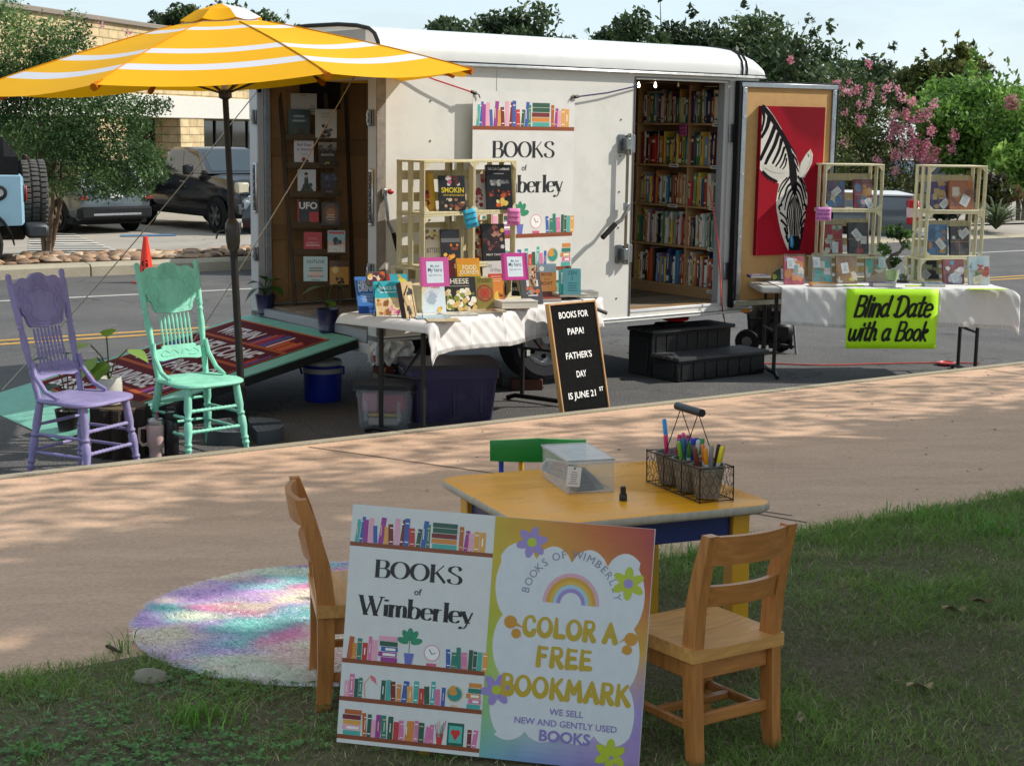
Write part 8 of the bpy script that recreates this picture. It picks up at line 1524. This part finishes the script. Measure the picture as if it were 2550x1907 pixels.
# sign board with its two posters, propped on a small yellow chair
BLc, BRc, TLc = Yd(838, 1846, 3.86), Yd(1590, 1926, 3.74), Yd(866, 1254, 3.96); fm = frame3(BLc, BRc-BLc, TLc-BLc); sw_, sh_ = (BRc-BLc).length, (TLc-BLc).length*1.0
t = thing('sign_board', 'double poster board for the bookshop and its free bookmarks, standing on the grass', 'sign', M=fm)
kx = .478; b = B(); b.box(0, sw_, .0, .008, 0, sh_, '#c9c8c4', .001); b.build('board', paper, t)
b = B(); lw = sw_*kx; A = Art(b, Matrix.Identity(4), lw, sh_, eps=.0004); shop_poster(A); b.build('bookshop_poster', printed, t)
b = B(); M2 = Matrix.Translation((lw+.001, 0, 0)); rw = sw_-lw-.003; n = 44
cs = [[h2(c) for c in row] for row in (['#6fa8a8', '#7a94c2', '#8f7fb5', '#a884b8'], ['#8fbf6a', '#c8d2a0', '#c9b8d0', '#9a8ac0'], ['#a8b83a', '#d0c060', '#d8a84a', '#c99a3a'], ['#c2b02a', '#cfa030', '#c98a3a', '#b5542a'], ['#c9a52a', '#c98a30', '#c05f2a', '#a8343a'])]
def bil(u, v):
    x, y = u*2.999, v*3.999; i, j = int(x), int(y); fx, fy = x-i, y-j; w_ = .95+.1*vnoise(np.array([u*3+v]), np.array([v*5-u]), 3., 4)[0]
    return tuple(w_*((cs[j][i][k]*(1-fx)+cs[j][i+1][k]*fx)*(1-fy)+(cs[j+1][i][k]*(1-fx)+cs[j+1][i+1][k]*fx)*fy) for k in range(3))
for i in range(n):
    for j in range(n): b.add([M2@Vector((rw*a/n, -.0005, sh_*c/n)) for a, c in ((i, j), (i+1, j), (i+1, j+1), (i, j+1))], [(0, 1, 2, 3)], bil((i+.5)/n, (j+.5)/n))
A = Art(b, M2, rw, sh_, eps=.0007); lob = []
def scal(p0, p1, out, n_, amp):
    P = []
    for i in range(n_):
        for k in range(9): u = (i+k/9)/n_; o = amp*abs(math.sin(math.pi*k/9))**.7; P.append((p0[0]+(p1[0]-p0[0])*u+out[0]*o, p0[1]+(p1[1]-p0[1])*u+out[1]*o))
    return P
lob = scal((.05, .84), (.95, .83), (0, 1), 4, .06)+scal((.92, .83), (.9, .1), (1, 0), 3, .05)+scal((.93, .14), (.06, .12), (0, -1), 4, .04)+scal((.1, .11), (.08, .84), (-1, 0), 3, .055); A.poly(lob, '#d6d7d6')
def flower(u, v, c, cc_, s_=.075, a0_=.3):
    for i in range(6): a = a0_+i*1.0472; A.circ(u+math.cos(a)*s_*.72, v+math.sin(a)*s_*.72*rw/sh_, .0115*rw/.42, c, 16, ry=.0215*rw/.42, rot=a-1.5708)
    A.circ(u, v, .0125*rw/.42, cc_, 16)
LIL, LIM = '#9a86bf', '#b3bf2c'; flower(.24, .905, LIL, LIM, .07); flower(.86, .77, LIM, LIL, .075, .5); flower(.08, .285, LIL, LIM, .075, .2); flower(.82, .065, LIM, LIL, .072, .5)
for i, c in enumerate(('#d9a3b0', '#cf9a2e', '#d4ac45', '#a3c3cf', '#9a86bf')): A.ring(.51, .665, (.155-.022*i)*rw, (.178-.022*i)*rw, c, 26, 0, math.pi, 1.08)
word = 'BOOKS OF WIMBERLEY'
adv = [{'W': 1.45, 'M': 1.35, 'I': .5, ' ': .6, 'O': 1.2}.get(c, 1) for c in word]; tot = sum(adv); run = 0
for ch_, w_ in zip(word, adv):
    a = math.radians(172-164*(run+w_/2)/tot); run += w_; A.text(ch_, .51+.272*math.cos(a), .665+.272*1.06*math.sin(a)*rw/sh_, .02*rw/.42, '#8a86a0', .0, rot=a-1.5708)
GD = '#bfa02c'; A.letters('COLOR A', .525, .525, .075*sh_, GD, 'groovy', maxw=.6*rw, gap=.14); A.letters('FREE', .5, .405, .075*sh_, GD, 'groovy', maxw=.36*rw, gap=.14); A.letters('BOOKMARK', .52, .275, .078*sh_, GD, 'groovy', maxw=.82*rw, gap=.14)
for u, v, a, k in ((.14, .57, .2, 1), (.18, .525, .9, .75), (.9, .545, 2.6, 1), (.88, .5, 2.1, .75)): A.circ(u, v, .017*k, '#c98d2c', 14, rot=a); A.poly([(u-.03*k*math.cos(a+1.7), v-.012*math.sin(a+1.7)), (u+.09*k*math.cos(a), v-.02*k), (u+.03*k*math.cos(a+1.7), v+.02*k)], '#c98d2c')
A.text('WE SELL', .53, .205, .026*sh_, '#8a7ab5', .012, rw*.3); A.text('NEW AND GENTLY USED', .53, .158, .026*sh_, '#8a7ab5', .012, rw*.66); A.text('BOOKS', .53, .095, .045*sh_, '#8a7ab5', .03, rw*.36)
b.build('bookmark_poster', printed, t)
ym = fm@Matrix.Translation((sw_*.5, .06, 0)); q = ym.translation; t = thing('painted_chair', 'small yellow chair propping up the double poster board from behind', 'chair', M=GM(q.x, q.y, math.radians(-8)))
for x in (-.17, .17): 
    for y in (.0, .26): b = B(); b.box(x-.018, x+.018, y-.018, y+.018, -.03, .26 if y == 0 else .5, YEL, .004); b.build('leg', paint, t)
b = B(); b.box(-.19, .19, -.02, .29, .2605, .28, YEL, .006); b.build('seat', paint, t); b = B(); b.box(-.15, .15, .25, .27, .4, .5, YEL, .006); b.build('back_rail', paint, t)
# fluffy round rug
RC, RR = Vector((-.545, 5.13)), .73; rgm = GM(RC.x, RC.y, 0); t = thing('fluffy_rug', 'round fluffy rug in tie-dyed pink, aqua, lilac and cream beside the play table', 'rug', M=rgm)
b = B(); b.lathe([(RR*.995, .004), (RR, .008), (RR*.99, .014), (0, .016)], '#f4eef3', 72); b.build('backing', canvas, t)
rs = np.random.RandomState(5); N_ = 62000; a = rs.uniform(0, 6.283, N_); R_ = RR*np.sqrt(rs.rand(N_)); x, y = R_*np.cos(a), R_*np.sin(a)
pat = np.stack([vnoise(x*1.0+9, y*1.5+9, 3.6, 21)*.6+vnoise(x+5, y*1.3+5, 9, 22)*.4, vnoise(x*1.1+3, y*1.5+3, 3.3, 23)*.6+vnoise(x+2, y*1.3+2, 9, 24)*.4], 1)
pc = {k: np.array(h2(c)) for k, c in dict(p='#f7b0d4', a='#b9f0e8', l='#ead0f2', c='#fcf7e2').items()}
sg = lambda v: 1/(1+np.exp(-v*16)); f1 = sg(pat[:, :1]-.46); f2 = sg(pat[:, 1:]-.46); col = (pc['p']*f1+pc['a']*(1-f1))*f2+(pc['c']*f1+pc['l']*(1-f1))*(1-f2); cr_ = sg(vnoise(x+1, y*2+1, 4.2, 29)-.6)[:, None]; col = col*(1-cr_*.75)+pc['c']*cr_*.75; col *= rs.uniform(.88, 1.1, (N_, 1))
h_ = rs.uniform(.006, .014, N_); la = 3.9+1.6*(vnoise(x+4, y+4, 5, 31)-.5)*3+rs.normal(0, .5, N_); ln = rs.uniform(.012, .03, N_); wd = rs.uniform(.0022, .0045, N_); an = la+1.57
z = np.full(N_, .014); dx, dy = np.cos(an)*wd/2, np.sin(an)*wd/2; V = np.empty((N_, 4, 3)); V[:, 0] = np.c_[x-dx, y-dy, z]; V[:, 1] = np.c_[x+dx, y+dy, z]; V[:, 2] = np.c_[x+np.cos(la)*ln*.5+dx*.8, y+np.sin(la)*ln*.5+dy*.8, z+h_*.75]; V[:, 3] = np.c_[x+np.cos(la)*ln, y+np.sin(la)*ln, z+h_*.95]
F = np.concatenate([(np.arange(N_)*4)[:, None]+np.array([[0, 1, 2]]), (np.arange(N_)*4)[:, None]+np.array([[0, 2, 3]])]); npmesh('fur', V.reshape(-1, 3), F, np.concatenate([col, col]), fur_m, t)
# ------------------------------------------------------------------ on the table: clear box of bookmarks, wire caddy of markers
Z2 = lambda x, y: (1050+x*.4295, 980+y*.4295)
def ont(zx, zy): return GS(*Z2(zx, zy), HT)
def tabm(p, ang): m = GM(p.x, p.y, ang, HT+.0008); return m
c0, c1, c2 = ont(640, 480), ont(850, 585), ont(1112, 570); ang = math.atan2((c2-c1).y, (c2-c1).x); bw_, bd_ = (c2-c1).length, (c1-c0).length*.95; bmx = tabm(c1, ang); bh_ = .1
t = thing('bookmark_box', 'clear lidded plastic box of bookmarks on the play table', 'box', M=bmx)
def shell(b, x0, x1, y0, y1, z0, z1, th): 
    b.box(x0, x1, y0, y0+th, z0, z1, '#fff'); b.box(x0, x1, y1-th, y1, z0, z1, '#fff'); b.box(x0, x0+th, y0+th, y1-th, z0, z1, '#fff'); b.box(x1-th, x1, y0+th, y1-th, z0, z1, '#fff'); b.box(x0+th, x1-th, y0+th, y1-th, z0, z0+th, '#fff')
b = B(); shell(b, 0, bw_, 0, bd_, 0, bh_, .002); b.build('tub', clear, t); b = B(); b.box(-.004, bw_+.004, -.004, bd_+.004, bh_+.0005, bh_+.007, '#fff', .002)
for q in (0, bd_-.002): b.box(-.003, bw_+.003, q-.002, q+.003, bh_-.006, bh_, '#fff', .001)
for i in range(9): b.box(.02, bw_-.02, .03+i*(bd_-.06)/9, .033+i*(bd_-.06)/9, bh_+.0071, bh_+.0085, '#fff', .0005)
b.build('lid', lidm, t); b = B(); b.tube([(-.004, -.004, bh_+.004), (bw_+.004, -.004, bh_+.004), (bw_+.004, bd_+.004, bh_+.004), (-.004, bd_+.004, bh_+.004)], .0035, '#e8ecee', 6, closed=True); [b.tube([(x, y, .001), (x, y, bh_)], .0016, '#e8ecee', 5) for x in (0, bw_) for y in (0, bd_)]; b.tube([(0, 0, .002), (bw_, 0, .002), (bw_, bd_, .002), (0, bd_, .002)], .0016, '#e8ecee', 5, closed=True); b.build('rim', milky, t)
r_ = random.Random(8)
for i in range(24):
    b = B(); L_ = .105; k = i/23; m = bmx@Matrix.Translation((.03+.012*k, .05+.11*k, .005+.0017*i))@Matrix.Rotation(-1.45+.75*k, 4, 'Z')@Matrix.Rotation(-.06, 4, 'X')
    b.box(-.02, .02, 0, L_, 0, .0006, '#b9b7b4'); b.box(-.016, .016, .01, L_-.03, .0006, .0008, r_.choice(['#3a3a3c', '#57565a', '#77767a'])); tag(b.build('bookmark', paper, M=m), 'printed grey bookmark fanned with its likes inside the clear box', 'bookmark', 'bookmarks in the clear box')
for i in range(9):
    b = B(); m = bmx@Matrix.Translation((.035+.008*i, .17+.009*i, .012+.004*i))@Matrix.Rotation(.5+.1*i, 4, 'Z')@Matrix.Rotation(.2, 4, 'X'); b.box(-.012, .012, 0, .1, 0, .0006, '#d9d6cf'); b.box(-.008, .008, .02, .07, .0006, .0008, ['#b5402f', '#4a8a4a', '#d98a3a'][i % 3]); tag(b.build('bookmark', paper, M=m), 'white bookmark with a coloured drawing at the back of the clear box', 'bookmark', 'coloured bookmarks in the clear box')
t = thing('tag', 'white handwritten tag hanging on the front of the clear box', 'tag', M=bmx@Matrix.Translation((-.01, -.006, .028))@Matrix.Rotation(.12, 4, 'Y')); b = B(); b.box(0, .045, -.001, 0, 0, .062, '#d9d9d6'); A = Art(b, Matrix.Translation((0, -.001, 0)), .045, .062); lines(A, .15, .85, .1, .78, 6, '#4a4a58', .25, .25); A.circ(.5, .92, .003, '#222'); b.build('card', paper, t); b = B(); b.tube([(.022, 0, .058), (.02, .002, .072)], .0008, '#b9a98a', 5); b.build('string', matte, t)
# caddy
d0, d1, d2 = ont(1283, 512), ont(1612, 640), ont(1806, 622); ang = math.atan2((d2-d1).y, (d2-d1).x); kw, kl = (d2-d1).length, (d1-d0).length*.97; km = tabm(d1, ang); kh = .105; INK = '#17140f'
t = thing('wire_caddy', 'black chicken-wire caddy with handle holding three pails of markers', 'caddy', M=km); b = B(); wr = .0016
loop = lambda z: [(0, 0, z), (kw, 0, z), (kw, kl, z), (0, kl, z)]
for z in (.004, kh): b.tube(loop(z), .002, INK, 6, closed=True)
for q in (1/3, 2/3): b.tube([(0, kl*q, .004), (kw, kl*q, .004)], wr, INK, 5); b.tube([(0, kl*q, .004), (0, kl*q, kh)], wr, INK, 5); b.tube([(kw, kl*q, .004), (kw, kl*q, kh)], wr, INK, 5); b.tube([(0, kl*q, kh), (kw, kl*q, kh)], wr, INK, 5)
for x, y in ((0, 0), (kw, 0), (kw, kl), (0, kl)): b.tube([(x, y, 0), (x, y, kh+.004)], .002, INK, 6)
for i in range(9): b.tube([(0, kl*i/8, .003), (kw, kl*i/8, .003)], .001, INK, 4)
b.build('frame', darkm, t)
b = B(); c_ = .021                                                            # hexagonal mesh on four sides
def hexside(o, u, L_):
    nx = max(3, round(L_/(c_*1.0))); dx_ = L_/nx; rows = 4; dz = kh/rows; P = lambda i, z: tuple(Vector(o)+Vector(u)*(min(max(i, 0), nx)*dx_)+Vector((0, 0, z)))
    for r in range(rows):
        off = .5*(r % 2)
        for i in range(nx+1):
            x0 = i+off; 
            if x0 > nx: continue
            b.tube([P(x0, r*dz+dz*.3), P(x0, r*dz+dz*.75)], .0008, INK, 4)
            for s_ in (-.5, .5):
                if 0 <= x0+s_ <= nx: b.tube([P(x0, r*dz+dz*.75), P(x0+s_, (r+1)*dz+dz*.3 if r < rows-1 else kh)], .0008, INK, 4)
hexside((0, 0, 0), (1, 0, 0), kw); hexside((0, kl, 0), (1, 0, 0), kw); hexside((0, 0, 0), (0, 1, 0), kl); hexside((kw, 0, 0), (0, 1, 0), kl); b.build('wire_mesh', darkm, t)
b = B(); hx, hz_ = kw/2, .255
for q in (kl*.34, kl*.66): [b.tube([(x, q, kh), (hx, q, hz_)], .0016, INK, 5) for x in (0, kw)]
h0, h1 = ont(1445, 80), ont(1645, 70); 
b.build('handle_wires', darkm, t); b = B(); b.cyl((hx, kl*.27, hz_+.004), (hx, kl*.73, hz_+.004), .0125, col='#0f0e0d', n=14); b.build('grip', plastic, t)
PA = []
for i, nm in enumerate(('front', 'middle', 'back')):
    y = kl*(1/6+i/3); p = thing('pail', f'small galvanised pail of markers, {nm} one in the wire caddy', 'pail', M=km@Matrix.Translation((kw/2, y, .0055)), group='galvanised pails in the caddy'); b = B(); R0, R1 = kw*.33, kw*.455
    b.lathe([(R0, 0), (R0*1.02, .004), (R0+(R1-R0)*.86, .086), (R0+(R1-R0)*.87+.002, .088), (R1, .1), (R1+.002, .102), (R1-.003, .102), (R0+.002, .01), (0, .008)], '#8f8a80', 26); b.build('bucket', zinc, p); PA.append(km@Matrix.Translation((kw/2, y, .014)))
MK = [(2, '#d9346a', 'pink', -.5, -.3, .16, 0), (2, '#1f8fd0', 'sky blue', -.1, .6, .19, 1), (2, '#e0447a', 'rose', .5, -.4, .13, 0), (2, '#c92a5a', 'crimson', .2, -.5, .12, 0), (2, '#e0508a', 'hot pink', .75, .1, .135, 0), (2, '#a8385a', 'dark pink', .7, -.55, .125, 0),
      (1, '#6fae2f', 'lime green', -.7, -.2, .15, 0), (1, '#3f2fa8', 'violet', -.1, -.1, .15, 0), (1, '#5a2f9a', 'purple', -.45, .2, .145, 0), (1, '#2338c0', 'royal blue', .25, .1, .165, 0), (1, '#c92a3a', 'red', .4, .5, .16, 0), (1, '#2f8f4a', 'green', .6, -.1, .14, 0), (1, '#1f6f7a', 'dark teal', .0, .6, .145, 0), (1, '#2f9aa0', 'teal', .85, .6, .155, 0), (1, '#c9c9c4', 'pale grey', .3, -.4, .14, 0), (1, '#4a2f9a', 'indigo', .55, .3, .15, 0), (1, '#1f8a3a', 'emerald', .9, .2, .14, 0), (1, '#3a7a2f', 'dark green', -.3, -.55, .13, 0),
      (0, '#6a2f1c', 'brown', -.75, -.1, .15, 0), (0, '#d98a1f', 'amber', -.4, -.55, .13, 0), (0, '#e0752a', 'orange', -.1, .3, .15, 0), (0, '#8a8a88', 'grey', .1, -.2, .14, 0), (0, '#e0a020', 'golden yellow', .3, .1, .15, 0), (0, '#e8d020', 'lemon yellow', .55, -.45, .145, 0), (0, '#2a1714', 'black', .8, .3, .155, 0), (0, '#c9602a', 'burnt orange', .95, .1, .15, 0), (0, '#e0b040', 'mustard', .75, -.2, .135, 0), (0, '#57201a', 'maroon', -.55, .45, .15, 0)]
for i, (k, c, nm, lx, ly, L_, cap) in enumerate(MK):
    L_ = .152 if not cap else .16; d = Vector((lx*.3, ly*.3, 1)).normalized(); m = PA[k]@Matrix.Translation((lx*kw*.16, ly*kw*.16, .001 if not cap else .035+.0))@d.to_track_quat('Z', 'Y').to_matrix().to_4x4()
    t = thing('marker', f'{nm} marker in the {("front", "middle", "back")[k]} pail of the wire caddy', 'marker', M=m, group='felt markers in the pails'); b = B(); b.lathe([(.0062, 0), (0.0062, .1)], '#c9c9c4' if i % 3 else c, 12); b.build('barrel', plastic, t)
    b = B(); b.lathe([(.0066, .1), (.0072, .102), (.0068, L_-.004), (.005, L_), (0, L_)], c, 12); b.build('cap', plastic, t)
p = ont(1168, 620); t = thing('stopper', 'black plastic stopper standing alone on the play table', 'stopper', M=tabm(p, 0)); b = B(); b.lathe([(.0125, 0), (.0125, .018), (.0115, .02), (.009, .022)], '#14100c', 10); b.build('foot', plastic, t); b = B(); b.lathe([(.009, .022), (.0085, .042), (.006, .044), (0, .044)], '#1d1812', 16); b.build('knob', plastic, t)
